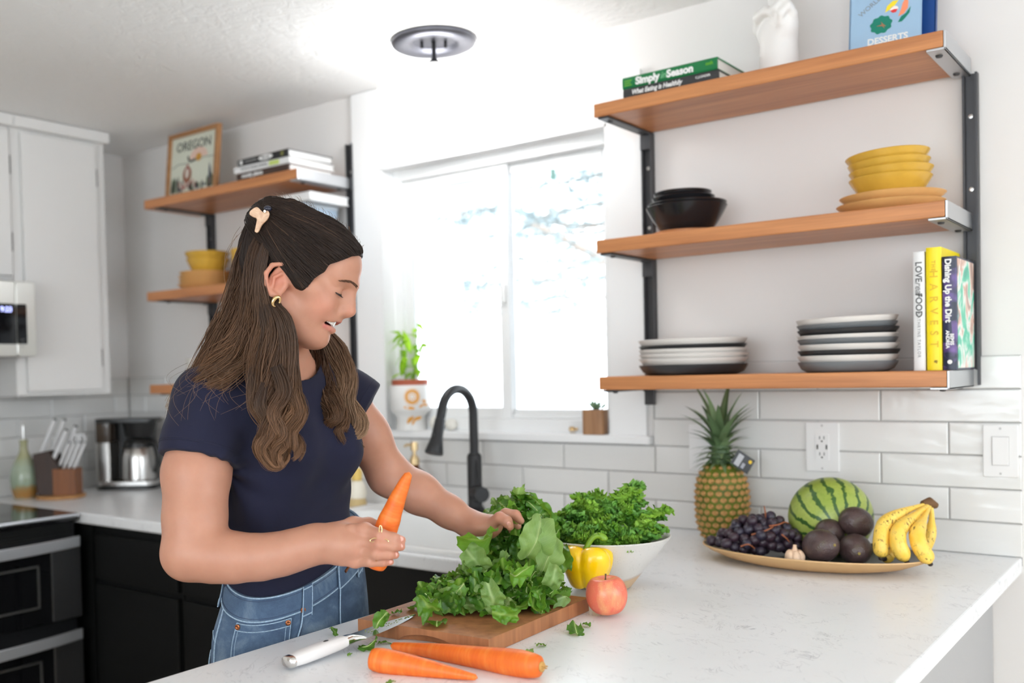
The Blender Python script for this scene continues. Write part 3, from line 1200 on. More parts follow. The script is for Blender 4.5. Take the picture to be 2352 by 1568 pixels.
# (built with the body surfacer in the figure section; see below)
# leaning card / book pair
M_blue = cov('powder_blue_cover', rgb(160, 192, 220), .45)
db = thing('book', 'powder blue book with fruit drawings leaning on the top shelf', 'book', (.606, -.205, zt), (R(-9), 0, R(3)), 'books leaning on the top right shelf')
MB().b2((0, 0, 0), (.152, .004, .23)).b2((0, .016, 0), (.152, .020, .23)).b2((0, .0, 0), (.004, .02, .23)).part('cover', M_blue, db, smooth=0)
MB().b2((.004, .004, .002), (.150, .016, .228)).part('page_block', M_pagew, db, smooth=0)
text_mesh('DESSERTS', .021, mat('white_print', (.85, .85, .84), .6), db, (.084, -.0004, .030), tm, 'title', .95, .0002, .0007)
text_mesh('WORLD', .016, mat('grey_print', (.25, .27, .3), .6), db, (.046, -.0004, .118), (R(90), R(-38), 0), 'title', 1, .0002, 0)


def flat(poly, m, name, y=-.0008, th=.0006, parent=None):
    mb = MB()
    mb.prism(poly, 0, th, lambda x, z, q: (x, y + q, z))
    return mb.part(name, m, parent, smooth=0)


def blob(cx, cz, rx, rz, rot=0, n=24, wob=0, lob=0):
    out = []
    for i in range(n):
        a = 2 * PI * i / n
        k = 1 + wob * math.cos(lob * a)
        x, z = rx * k * math.cos(a), rz * k * math.sin(a)
        c, s = math.cos(rot), math.sin(rot)
        out.append((cx + x * c - z * s, cz + x * s + z * c))
    return out


flat(blob(.070, .068, .023, .021, .2, 48, .07, 9), mat('leaf_print', rgb(10, 128, 106), .6), 'leaf_drawing', parent=db)
flat([(.060, .066), (.072, .068), (.069, .076), (.074, .069), (.081, .062), (.075, .064), (.078, .057), (.072, .064)], mat('vein_print', rgb(168, 116, 84), .6), 'leaf_drawing', -.0014, parent=db)
flat([(.106, .066), (.112, .078), (.122, .084), (.132, .098), (.130, .084), (.122, .074), (.114, .066)], mat('leaf_print', rgb(10, 128, 106), .6), 'leaf_drawing', parent=db)
flat([(.078, .096), (.082, .110), (.094, .120), (.106, .119), (.098, .108), (.088, .100)], mat('lemon_print', rgb(252, 226, 50), .6), 'fruit_drawing', parent=db)
flat(blob(.097, .100, .009, .007), mat('pale_print', rgb(250, 240, 235), .6), 'fruit_drawing', parent=db)
flat([(.089, .097), (.097, .099), (.105, .098), (.101, .091), (.094, .091)], mat('radish_print', rgb(226, 60, 60), .6), 'fruit_drawing', -.0014, parent=db)
flat([(.106, .080), (.118, .084), (.126, .096), (.127, .112), (.121, .120), (.115, .110), (.112, .096)], mat('grapefruit_print', rgb(250, 150, 110), .6), 'fruit_drawing', parent=db)
nb = thing('book', 'dark blue book leaning behind the powder blue one on the top shelf', 'book', (.632, -.150, zt), (R(-12), 0, R(4)), 'books leaning on the top right shelf')
MB().b2((0, 0, 0), (.146, .003, .21)).b2((0, .019, 0), (.146, .022, .21)).b2((.143, 0, 0), (.146, .022, .21)).part('cover', cov('royal_blue_cover', rgb(18, 70, 140)), nb, smooth=0)
MB().b2((0, .003, .002), (.143, .019, .208)).part('page_block', M_pagew, nb, smooth=0)
text_mesh('C', .018, M_inkw, nb, (.1465, .011, .015), (R(90), 0, R(90)), 'title', 1, .0002, .0005)

# --- bowls and plates


def bowl_prof(rb, rt, h, t=.004, curve=.6):
    out = [(0, .0), (rb, 0)]
    for i in range(1, 9):
        f = i / 8
        out.append((rb + (rt - rb) * f ** curve, h * f))
    out.append((rt - t * .4, h + t * .4))
    inn = []
    for i in range(8, -1, -1):
        f = i / 8
        inn.append((max(.001, rb + (rt - rb) * f ** curve - t), t + (h - t) * f))
    return out + inn + [(0, t)]


def bowl(label, loc, rb, rt, h, m, name='bowl', cat='bowl', group=None, curve=.6, t=.004, foot=None, n=40):
    o = MB().lathe(bowl_prof(rb, rt, h, t, curve), (0, 0, 0), n).part(name, m, None, smooth=35)
    o.location = loc
    tag(o, label, cat, group)
    return o


M_bb = mat('black_glaze', (.012, .012, .014), .22)
M_yb = mat('ochre_glaze', rgb(212, 168, 66), .25, var=.06, varscale=30)
M_tan = mat('tan_glaze', rgb(228, 180, 116), .4, var=.05, varscale=30)
M_tanwood = wood('tan_wood_plate', rgb(206, 160, 112), rgb(176, 128, 84), 0, .8, .5)
zm = 1.7225
cx, cy = .172, -.15
pl = MB().lathe([(0, 0), (.085, 0), (.09, .004), (.09, .010), (.086, .012), (0, .012)], (0, 0, 0), 40).part('trivet', wood('trivet_wood', rgb(205, 138, 84), rgb(170, 104, 60), 0, .7), None)
pl.location = (cx, cy, zm)
tag(pl, 'round wooden trivet under the black bowls', 'trivet')
bowl('wide black bowl at the bottom of the black stack', (cx, cy, zm + .0125), .062, .106, .066, M_bb, group='black bowls', curve=.75)
bowl('second wide black bowl nested in the bottom black one', (cx + .002, cy, zm + .0265), .058, .103, .060, M_bb, group='black bowls', curve=.75)
bowl('small black bowl resting inside the wide black bowls', (cx - .008, cy, zm + .068), .058, .082, .036, M_bb, group='black bowls', curve=.7)
bowl('topmost small black bowl of the black stack', (cx - .010, cy, zm + .083), .056, .076, .034, M_bb, group='black bowls', curve=.7)
yx, yy = .680, -.15


def dish(rb, rt, h, t=.004):
    return [(0, 0), (rb, 0), (rb + (rt - rb) * .35, h * .18), (rt - .003, h * .85), (rt, h), (rt - t * .8, h + .001), (rb + (rt - rb) * .3, h * .25 + t * .6), (0, t)]


def plate_(label, loc, rb, rt, h, mats_, name='plate', group=None, prof=None):
    """plate whose outside and inside glaze may differ"""
    p = dish(rb, rt, h)
    mb = MB().lathe(p[:5], (0, 0, 0), 44, mi=0)
    mb.lathe(p[4:], (0, 0, 0), 44, mi=1 if isinstance(mats_, list) else 0)
    o = mb.part(name, mats_, None, smooth=45)
    o.location = loc
    tag(o, label, 'plate', group)
    return o


for q, nm in enumerate(('lowest', 'upper')):
    plate_('%s tan plate under the yellow bowls on the right shelf unit' % nm, (yx + .004 * q, yy, zm + .001 + q * .019), .085, .118 - .003 * q, .021, M_tan, group='tan plates, right shelf unit')
ynames = ('deep ochre bowl at the bottom of the right-hand stack', 'second ochre bowl up in the right-hand stack', 'third ochre bowl up in the right-hand stack', 'topmost ochre bowl of the right-hand stack')
for q in range(4):
    b = bowl(ynames[q], (yx + (.001, .003, -.001, -.003)[q], yy, zm + .036 + q * .0185), .058, .0905 + (.0, .001, -.001, .001)[q], .046, M_yb, group='ochre bowls, right shelf unit', curve=.8)
    b.rotation_euler = (0, R((0, -1, -1.5, -3)[q]), 0)
# lower shelf: square-ish plates, white and black
M_cream = mat('cream_glaze', (.74, .70, .66), .28)
M_char = mat('charcoal_glaze', (.028, .028, .03), .4)
M_slate = mat('slate_glaze', (.17, .18, .19), .4)


def sqplate(label, loc, w, h, m_out, m_in, group, rz=0, tilt=0):
    t = None
    mb = MB()

    def lp(k, z):
        ww = w * k
        return [(x, y, z) for x, y in rrect(-ww / 2, ww / 2, -ww / 2, ww / 2, ww * .44, 8)]
    rings(mb, [lp(.30, 0), lp(.80, .0), lp(.92, h * .3), lp(.985, h * .8), lp(1, h), lp(.985, h + .001)], False)
    n0 = len(mb.f)
    rings(mb, [lp(.985, h + .001), lp(.95, h * .6), lp(.85, .004), lp(.3, .004)], True)
    mb.mi = [0] * n0 + [1] * (len(mb.f) - n0)
    mb.f.append(tuple(range(len(lp(1, 0))))[::-1])
    mb.mi.append(0)
    o = mb.part('plate', [m_out, m_in], None, smooth=45)
    o.location = loc
    o.rotation_euler = (0, R(tilt), R(rz))
    tag(o, label, 'plate', group)
    return o


zl = 1.3535
gl_ = 'plates in the wide low stack'
sx_, sy_ = .185, -.155
order = [('charcoal plate at the bottom of the wide low stack', M_char, .026, .274), ('cream plate resting on the charcoal one in the wide low stack', M_cream, .022, .276), ('third plate up in the wide low stack, cream', M_cream, .022, .277),
         ('fourth plate up in the wide low stack, cream', M_cream, .022, .277), ('thin charcoal plate near the top of the wide low stack', M_char, .020, .272), ('cream plate on top of the wide low stack', M_cream, .024, .276)]
z = zl
for q, (lb, m, h, w) in enumerate(order):
    sqplate(lb, (sx_ + random.uniform(-.002, .002), sy_, z), w, h, m, M_cream, gl_, 40, 0 if q < 4 else -.3)
    z += (.021, .0125, .012, .0125, .0115, .0)[q]
gr_ = 'plates in the tall mixed stack'
order = [('slate grey plate at the bottom of the tall mixed stack', M_slate, .024, .218), ('cream plate on the bottom slate one in the tall mixed stack', M_cream, .022, .220), ('charcoal plate below the middle of the tall mixed stack', M_char, .020, .222),
         ('cream plate in the middle of the tall mixed stack', M_cream, .021, .220), ('slate plate above the middle of the tall mixed stack', M_slate, .02, .219), ('cream plate three down from the top of the tall mixed stack', M_cream, .02, .220),
         ('charcoal plate second from the top edge of the tall mixed stack', M_char, .02, .221), ('slate plate just under the top plate of the tall mixed stack', M_slate, .02, .219), ('cream plate on top of the tall mixed stack', M_cream, .024, .222)]
z = zl
for q, (lb, m, h, w) in enumerate(order):
    sqplate(lb, (.583 + random.uniform(-.002, .002), -.165, z), w, h, m, M_cream, gr_, 35, -.35 * max(0, q - 3))
    z += (.017, .0145, .013, .0145, .0095, .0145, .0125, .0095, 0)[q]

# --- left unit: framed print, books, bowls, plates, mug, boxes
fp = thing('framed_print', 'tan wood frame with an illustrated print on the left top shelf', 'picture', (-1.875, -.19, zt + .0025), (R(-6), 0, R(0)))
fw2, fh2, bw = .315, .268, .018
fr = MB()
fr.b2((-fw2 / 2, -.008, 0), (fw2 / 2, .012, bw)).b2((-fw2 / 2, -.008, fh2 - bw), (fw2 / 2, .012, fh2)).b2((-fw2 / 2, -.008, bw), (-fw2 / 2 + bw, .012, fh2 - bw)).b2((fw2 / 2 - bw, -.008, bw), (fw2 / 2, .012, fh2 - bw))
fr.part('frame', wood('oak_frame', rgb(186, 138, 92), rgb(160, 112, 70), 0, 1), fp, smooth=0, bevel=.002)
M_pp = mat('print_paper', rgb(214, 218, 202), .6)
MB().b2((-fw2 / 2 + bw - .002, .002, bw - .002), (fw2 / 2 - bw + .002, .008, fh2 - bw + .002)).part('print_sheet', M_pp, fp, smooth=0)
M_pi = mat('print_ink', rgb(62, 64, 60), .7)
text_mesh('OREGON', .052, M_pi, fp, (.0, .0018, .208), tm, 'print_lettering', .98, .0002, .0008)
flat(blob(.035, .155, .018, .016), mat('sun_print', rgb(206, 150, 60), .7), 'sun_drawing', .0012, parent=fp)
flat([(-.035, .155)] + [(.035 + .055 * math.cos(a), .155 + .04 * math.sin(a)) for a in np.linspace(PI, 0, 12)] + [(.0, .15)], mat('sunray_print', rgb(226, 196, 180), .7), 'sun_drawing', .0015, .0003, parent=fp)
MB().tube([(-.13, .0016, .128), (-.09, .0016, .142), (-.04, .0016, .138), (.0, .0016, .142), (.07, .0016, .150), (.135, .0016, .146)], .0012, 5).part('hill_drawing', M_pi, fp)
MB().tube([(-.03, .0014, .165), (-.025, .0014, .150), (-.005, .0014, .143), (.015, .0014, .150)], .004, 6).part('moon_drawing', M_pi, fp)
flat(blob(-.032, .092, .027, .034), mat('gnome_print', rgb(140, 86, 56), .7), 'figure_drawing', .0012, parent=fp)
flat([(-.055, .100), (-.010, .100), (-.031, .138)], mat('gnome_hat_print', rgb(150, 70, 56), .7), 'figure_drawing', .0008, parent=fp)
flat(blob(-.032, .098, .012, .020), mat('gnome_beard_print', rgb(214, 206, 196), .7), 'figure_drawing', .0004, parent=fp)
random.seed(9)
for q in range(46):
    x = random.uniform(-.135, .135)
    h = random.uniform(.012, .04) + (.05 if abs(x) > .085 else 0) * random.random()
    c = random.choice([rgb(60, 66, 62), rgb(84, 96, 80), rgb(70, 72, 96), rgb(176, 120, 110), rgb(96, 110, 84)])
    nm = 'flower_print_%d' % int(c[0] * 999)
    z0 = .022 + random.uniform(0, .02)
    flat([(x - .005, z0), (x + .005, z0), (x + .006, z0 + h * .7), (x + random.uniform(-.006, .006), z0 + h), (x - .006, z0 + h * .6)], mat(nm, c, .7), 'flower_drawing', .0004 + .0001 * (q % 8), .0004, parent=fp)

lb = 'books lying on the left top shelf'
bk = book('lowest of three books on the left shelf, dark brown spine with pale lettering', (-1.497, -.272, zt), (0, 0, 0), .215, .272, .024, cov('dark_brown_cover', rgb(66, 46, 38)), group=lb, pages=M_pagew)
text_mesh('mostly plants', .021, M_inkw, bk, (.085, -.0046, .012), tm, 'title', 1, .0002, .0006)
bk = book('middle of three books on the left shelf, white spine', (-1.507, -.275, zt + .0245), (0, 0, R(1)), .225, .285, .024, c_white, group=lb, pages=M_pagew)
text_mesh('BETTER ON TOAST', .0085, M_ink, bk, (.075, -.0046, .012), tm, 'title', 1, .0002, .0002)
text_mesh('JILL DONENFELD', .0085, M_ink, bk, (.145, -.0046, .012), tm, 'title', 1, .0002, .0002)
MB().b2((.185, -.0047, .004), (.235, -.0040, .020)).part('spine_label', mat('lime_label', rgb(196, 214, 120), .5), bk, smooth=0)
bk = book('topmost of three books on the left shelf, black spine with white patches', (-1.495, -.268, zt + .049), (0, 0, R(-1)), .215, .268, .026, cov('black_cover', rgb(34, 34, 36)), group=lb, pages=M_pagew)
flat(blob(.022, .013, .008, .008), M_inkw, 'spine_label', -.0052, parent=bk)
text_mesh('THOUGHTFUL', .010, mat('grey_ink', (.4, .4, .4), .6), bk, (.075, -.0046, .013), tm, 'title', 1, .0002, .0002)
flat(blob(.155, .013, .038, .009), M_inkw, 'spine_label', -.0052, parent=bk)
text_mesh('Harvest', .013, M_ink, bk, (.155, -.0054, .013), tm, 'title', 1, .0002, .0002)
MB().b2((.235, -.0050, .005), (.248, -.0042, .021)).part('spine_label', mat('olive_label', rgb(120, 120, 60), .5), bk, smooth=0)

# left mid shelf
lx, ly = -1.83, -.165
for q in range(4):
    plate_('%s tan plate below the two ochre bowls on the left shelf unit' % ('lowest', 'second', 'third', 'topmost')[q], (lx - .002 + .004 * (q % 2), ly, zm + .001 + q * .0155), .080, .107 - .002 * q, .019, M_tan, group='tan plates, left shelf unit')
bowl('lower ochre bowl of the pair on the left shelf unit', (lx + .02, ly, zm + .064), .056, .084, .052, M_yb, group='ochre bowls, left shelf unit', curve=.8)
bowl('upper ochre bowl of the pair on the left shelf unit', (lx + .016, ly, zm + .064 + .031), .058, .087, .047, M_yb, group='ochre bowls, left shelf unit', curve=.8)
o = bowl('tall ochre bowl half hidden by the womans hair on the left shelf', (-1.565, -.16, zm + .001), .05, .075, .13, M_yb, curve=.7)
tag(o, 'tall ochre bowl half hidden behind hair on the left shelf unit', 'bowl')
bx = None
for q, (h, c) in enumerate(((.10, rgb(176, 192, 208)), (.085, rgb(190, 204, 216)), (.075, rgb(168, 186, 204)))):
    z0 = zm + .0005 + sum((.10, .085, .075)[:q])
    t = thing('storage_tin', 'pale blue storage tin, %s of three stacked on the left shelf' % ('lowest', 'middle', 'topmost')[q], 'tin', (-1.30, -.13, z0), group='pale blue tins')
    MB().b2((-.085, -.085, 0), (.085, .085, h - .012)).part('body', mat('pale_blue_tin_%d' % q, c, .35, .2), t, smooth=0, bevel=.006)
    MB().b2((-.087, -.087, h - .014), (.087, .087, h - .001)).part('lid', mat('pale_blue_tin_lid', rgb(205, 214, 222), .35), t, smooth=0, bevel=.004)
t = book('thick white book lying on top of the pale blue tins', (-1.42, -.235, zm + .262), (0, 0, R(2)), .2, .25, .03, c_white, group=None, pages=M_pagew)
# left low shelf mug
M_mug = mat('white_mug', (.66, .63, .58), .3)
mg = thing('mug', 'white mug with dark marks on the lowest left shelf', 'mug', (-1.865, -.19, zl))
MB().lathe([(0, 0), (.038, 0), (.042, .006), (.043, .10), (.040, .101), (.038, .012), (0, .01)], (0, 0, 0), 28).part('cup', M_mug, mg)
MB().tube([(.04, 0, .08), (.06, 0, .083), (.070, 0, .06), (.062, 0, .032), (.04, 0, .028)], .006, 8).part('handle', M_mug, mg)
for a in (-125, -100, -72, -50):
    fa = R(a)
    m = Matrix.Translation((.0434 * math.cos(fa), .0434 * math.sin(fa), .05)) @ Matrix.Rotation(fa, 4, 'Z')
    MB().ball((0, 0, 0), (.0012, .004, .010), 8, 6, None).part('painted_mark', M_ink, mg).matrix_local = m
mg2 = copy_tree(mg)
mg2.location = (-1.745, -.17, zl)
mg2['label'] = 'second white mug with dark marks, nearer the woman on the lowest left shelf'

# ---------------------------------------------------------------- left worktop
ZT = ZC + .0006


def crock():
    g = NT('celadon_glaze')
    tc = g.n('ShaderNodeTexCoord').outputs['Object']
    sp = g.n('ShaderNodeSeparateXYZ')
    g.t.links.new(tc, sp.inputs[0])
    n_ = g.noise(30, 3, .6, tc)
    ad = g.n('ShaderNodeMath', operation='MULTIPLY_ADD')
    g.t.links.new(n_, ad.inputs[0])
    ad.inputs[1].default_value = .05
    g.t.links.new(sp.outputs['Z'], ad.inputs[2])
    c = g.ramp(ad.outputs[0], [(.02, rgb(170, 160, 120)), (.045, rgb(168, 118, 60)), (.065, rgb(160, 130, 80)), (.08, rgb(150, 164, 140)), (.15, rgb(168, 180, 158)), (.2, rgb(170, 168, 130))])
    g.base(c)
    g.p(Roughness=.12)
    return g.m


oil = thing('oil_bottle', 'pale green glazed ceramic oil bottle with a metal pour spout', 'bottle', (-2.455, -.60, ZT))
MB().lathe([(0, 0), (.040, 0), (.043, .006), (.052, .04), (.0565, .075), (.052, .115), (.036, .15), (.022, .175), (.0155, .195), (.0145, .222), (.017, .228), (.017, .234), (.012, .235), (0, .228)], (0, 0, 0), 36).part('body', crock(), oil, smooth=60)
sp = MB().lathe([(0, .226), (.011, .226), (.011, .236), (.004, .24), (.004, .27), (.0035, .285), (.002, .295), (0, .295)], (0, 0, 0), 14).part('pour_spout', M_chrome, oil)
rb_ = thing('trivet', 'round light wood board under the knife block', 'board', (-2.335, -.515, ZT))
MB().lathe([(0, 0), (.092, 0), (.096, .004), (.096, .010), (.092, .013), (0, .013)], (0, 0, 0), 40).part('disc', wood('light_board', rgb(206, 160, 104), rgb(180, 130, 80), 0, 1), rb_)
kb = thing('knife_block', 'brown wood knife block holding white-handled knives', 'knife block', (-2.335, -.515, ZT + .0135), (0, 0, R(38)))
M_kb = wood('walnut_block', rgb(150, 92, 48), rgb(120, 70, 36), 2, 1)
M_kbd = wood('dark_walnut_block', rgb(60, 36, 22), rgb(44, 26, 16), 2, 1)
# own x -> right in view, own y -> away from the viewer
MB().b2((-.012, -.05, 0), (.078, .03, .105)).part('front_block', M_kb, kb, smooth=0, bevel=.002)
bb = MB()
bb.prism([(-.075, 0), (-.016, 0), (.012, .112), (-.03, .178), (-.092, .165)], -.045, .055, lambda x, z, y: (x, y, z))
bb.part('slanted_block', M_kbd, kb, smooth=0, bevel=.002)
M_kh = mat('white_knife_handle', (.70, .69, .69), .3)


def knife_handle(base, tip, r, nm='knife_handle', ringtop=False):
    base, tip = Vector(base), Vector(tip)
    d = tip - base
    mb = MB()
    mb.tube([base, base + d * .15, base + d * .6, base + d * .9, tip], [r * .85, r, r * 1.05, r * 1.1, r * .9], 10, flat=.7)
    h = mb.part(nm, M_kh, kb, smooth=50)
    MB().tube([base - d * .06, base + d * .01], [r * .95, r * .95], 10, flat=.72).part('bolster', M_steel, h)
    MB().tube([tip - d * .004, tip + d * .04], [r * .95, r * .8], 10, flat=.72).part('end_cap', M_iron, h)
    return h


for q, (bx_, by_, l) in enumerate(((-.072, -.01, .15), (-.045, .02, .16), (-.02, -.025, .13), (.0, .02, .155))):
    knife_handle((bx_, by_, .16 - q * .012), (bx_ + .055, by_ + .012, .16 - q * .012 + l * .92), .0125)
for q in range(4):
    x = .002 + q * .021
    knife_handle((x, -.02, .108), (x + .040, -.005, .205), .0085)
for q in range(2):
    c_ = Vector((.064 + q * .022, .008, .215))
    MB().tube([c_ + Vector((.017 * math.cos(a), .0, .022 * math.sin(a))) for a in np.linspace(0, 2 * PI, 18)], .0045, 8).part('scissor_loop', M_kh, kb)
MB().tube([(.075, .008, .19), (.06, .004, .10)], .004, 6).part('scissor_shank', M_steel, kb)

cm = thing('coffee_maker', 'black and steel coffee maker with thermal carafe in the corner', 'coffee maker', (-2.375, -.165, ZT), (0, 0, R(38)))
# own x -> right in view, own -y -> towards the viewer
bp = MB()
rbox(bp, (0, 0, .008), (.255, .15, .016), .04, 6)
bp.part('base', M_blackplastic, cm, smooth=40)
bp = MB()
rbox(bp, (.0, 0, .025), (.25, .146, .02), .038, 6)
bp.part('steel_band', M_steel, cm, smooth=40, bevel=.003)
cl = MB()
rbox(cl, (-.095, .0, .117), (.062, .12, .165), .012, 4)
cl.part('column', M_steel, cm, smooth=40)
g = NT('smoked_tank')
g.base(rgb(70, 58, 48))
g.p(Roughness=.12)
tk = MB()
rbox(tk, (-.092, .0, .242), (.066, .125, .085), .012, 4)
tk.part('water_tank', g.m, cm, smooth=40)
tp = MB()
rbox(tp, (.0, .0, .292), (.26, .14, .018), .03, 5)
tp.part('lid', M_blackplastic, cm, smooth=40, bevel=.003)
MB().lathe([(0, .216), (.056, .216), (.062, .225), (.074, .285), (0, .285)], (.05, -.005, 0), 28).part('brew_basket', M_blackplastic, cm)
MB().b2((-.06, .03, .036), (.10, .068, .285)).part('spine', M_blackplastic, cm, smooth=0, bevel=.006)
ca = MB().lathe([(0, .036), (.064, .036), (.070, .041), (.069, .13), (.062, .172), (.056, .178), (0, .178)], (.045, -.02, 0), 36).part('carafe', M_steel, cm, smooth=50)
MB().lathe([(0, .174), (.058, .174), (.060, .190), (.050, .208), (.02, .214), (0, .214)], (.045, -.02, 0), 28).part('carafe_lid', M_blackplastic, cm)
MB().tube([(.090, -.03, .198), (.122, -.036, .195), (.138, -.038, .165), (.138, -.038, .11), (.114, -.034, .07)], [.010, .011, .010, .009, .007], 10).part('carafe_handle', M_blackplastic, cm)

# ---------------------------------------------------------------- window sill
ZS_ = WZ0 + .0006
pot = thing('planter', 'white footed planter printed with an orange sun and branch', 'planter', (-.935, .005, ZS_))
M_pw = mat('white_stoneware', (.80, .79, .77), .3)
PR = .071
MB().lathe([(0, 0), (.052, 0), (.053, .01), (.049, .045), (.056, .058), (PR - .004, .066), (PR, .075), (PR, .155), (PR - .002, .158), (PR - .007, .156), (PR - .008, .08), (0, .075)], (0, 0, 0), 48).part('vessel', M_pw, pot, smooth=45)
M_or = mat('orange_transfer', rgb(224, 158, 62), .45)


def on_pot(poly, name, m, r=PR, a0=0, n=1):
    """flat print wrapped round the planter: poly of (arc metres, height)"""
    mb = MB()
    vs = []
    for off in (.0002, .0007):
        vs += [((r + off) * math.cos(a0 + x / r), (r + off) * math.sin(a0 + x / r), z) for x, z in poly]
    k = len(poly)
    mb.add(vs, [tuple(range(k))[::-1], tuple(range(k, 2 * k))] + [(i, (i + 1) % k, k + (i + 1) % k, k + i) for i in range(k)])
    return mb.part(name, m, pot, smooth=0)


A0 = math.atan2(-.78, .63) + .12
ringp = []
for i in range(40):
    a = 2 * PI * i / 40
    ringp.append((.027 * math.cos(a), .118 + .027 * math.sin(a)))
for i in range(20):    # sun ring in segments so that it follows the curve
    a, b = 2 * PI * i / 20, 2 * PI * (i + 1) / 20
    on_pot([(-.001 + r_ * math.cos(t_), .118 + r_ * math.sin(t_)) for r_, t_ in ((.015, a), (.024, a), (.024, b), (.015, b))], 'sun_print', M_or, a0=A0)
for i in range(30):
    a = 2 * PI * i / 30
    on_pot([(-.001 + r_ * math.cos(t_), .118 + r_ * math.sin(t_)) for r_, t_ in ((.0235, a - .07), (.033, a), (.0235, a + .07))], 'sun_ray_print', M_or, a0=A0)
for i in range(6):
    a = 2 * PI * i / 6
    on_pot([(-.001 + .009 * math.cos(a) + .003 * math.cos(t_), .118 + .009 * math.sin(a) + .003 * math.sin(t_)) for t_ in np.linspace(0, 2 * PI, 9)[:-1]], 'sun_dot_print', M_or, a0=A0)
for (x, z, w, h, rt_) in ((-.012, .080, .020, .0055, -.15), (.032, .086, .010, .004, .5), (.046, .098, .009, .0035, .9), (.040, .104, .007, .003, .3), (.052, .088, .010, .004, .2)):
    on_pot(blob(x, z, w, h, rt_, 14), 'leaf_print', M_or, a0=A0)
for (x, z, w, h, rt_) in ((.020, .042, .017, .006, .25), (-.012, .036, .005, .013, -.4), (-.004, .040, .005, .013, -.6), (.004, .030, .004, .011, -.5)):
    on_pot(blob(x, z, w, h, rt_, 14), 'leaf_print', M_or, .0515, A0)
ip = thing('plant_pot', 'terracotta inner pot set in the white sun planter', 'pot', (-.935, .005, ZS_ + .082))
M_terra = mat('terracotta', rgb(176, 92, 66), .7)
MB().lathe([(0, 0), (.045, 0), (.056, .07), (.062, .072), (.064, .078), (.064, .094), (.060, .095), (.057, .085), (0, .083)], (0, 0, 0), 36).part('pot', M_terra, ip)
MB().lathe([(0, .08), (.056, .08), (.056, .086), (0, .088)], (0, 0, 0), 24).part('soil', mat('potting_soil', rgb(60, 44, 34), .9, bumpscale=200, bumpstr=.6), ip)
bas = thing('basil_plant', 'bright green basil plant growing from the terracotta pot', 'plant', (-.935, .005, ZS_ + .168))


def leafmat(name, c1, c2, rough=.4, trans=.35, scale=30, veins=None):
    if name in MATS:
        return MATS[name]
    g = NT(name)
    oi = g.n('ShaderNodeObjectInfo').outputs['Random']
    f = g.noise(scale, 3, .6, g.coord())
    a = g.n('ShaderNodeMath', operation='MULTIPLY_ADD')
    g.t.links.new(oi, a.inputs[0])
    a.inputs[1].default_value = .6
    g.t.links.new(f, a.inputs[2])
    c = g.ramp(a.outputs[0], [(.35, c1), (1.0, c2)])
    if veins:
        sp = g.n('ShaderNodeSeparateXYZ')
        g.t.links.new(g.coord(), sp.inputs[0])

        def mth(op, x, y=None, z=None):
            n_ = g.n('ShaderNodeMath', operation=op)
            for i_, v_ in enumerate((x, y, z)):
                if v_ is not None:
                    g.set(n_.inputs[i_], v_)
            return n_.outputs[0]
        ax = mth('ABSOLUTE', sp.outputs['X'])
        wob = g.noise(60, 2, .5, g.coord())
        ph = mth('ADD', mth('MULTIPLY_ADD', ax, -1.3, sp.outputs['Y']), mth('MULTIPLY', wob, .006))
        sv = mth('ABSOLUTE', mth('SINE', mth('MULTIPLY', ph, 300)))
        side = g.ramp(sv, [(.0, (1, 1, 1)), (.16, (0, 0, 0))])
        mid = g.ramp(ax, [(.0006, (1, 1, 1)), (.0014, (0, 0, 0))])
        vn = g.mix(1, g.mix(1, side, (.45, .45, .45), 'MULTIPLY'), mid, 'LIGHTEN')
        c = g.mix(vn, c, veins)
        g.bump(g.mix(.5, vn, g.noise(150, 3, .6, g.coord())), .5, .0012)
    else:
        g.bump(g.noise(110, 3, .6, g.coord()), .35, .0015)
    g.base(c)
    g.p(Roughness=rough)
    td = g.n('ShaderNodeBsdfTranslucent')
    g.t.links.new(g.mix(.6, c, (.5, .75, .08)), td.inputs[0])
    mx = g.n('ShaderNodeMixShader')
    mx.inputs[0].default_value = trans
    g.t.links.new(g.b.outputs[0], mx.inputs[1])
    g.t.links.new(td.outputs[0], mx.inputs[2])
    g.t.links.new(mx.outputs[0], g.out.inputs[0])
    MATS[name] = g.m
    return g.m


M_basil = leafmat('basil_leaf', rgb(120, 180, 20), rgb(176, 220, 40), .4, .6)
M_stem = mat('green_stem', rgb(130, 160, 60), .5)


def leaf_mesh(l, w, fold=.25, curl=.3, seed=0):
    rr = random.Random(seed)
    ph = rr.uniform(0, 6)

    def fn(u, v):
        t = v
        wd = w * (math.sin(PI * min(1, t * 1.02)) ** .8) * (1 - .35 * t)
        x = (u - .5) * 2
        y = t * l
        z = abs(x) * wd * fold + curl * l * (-(t ** 2)) + .03 * l * math.sin(t * 9 + ph) * x
        return (x * wd, y, z)
    return MB().grid(fn, 5, 8)


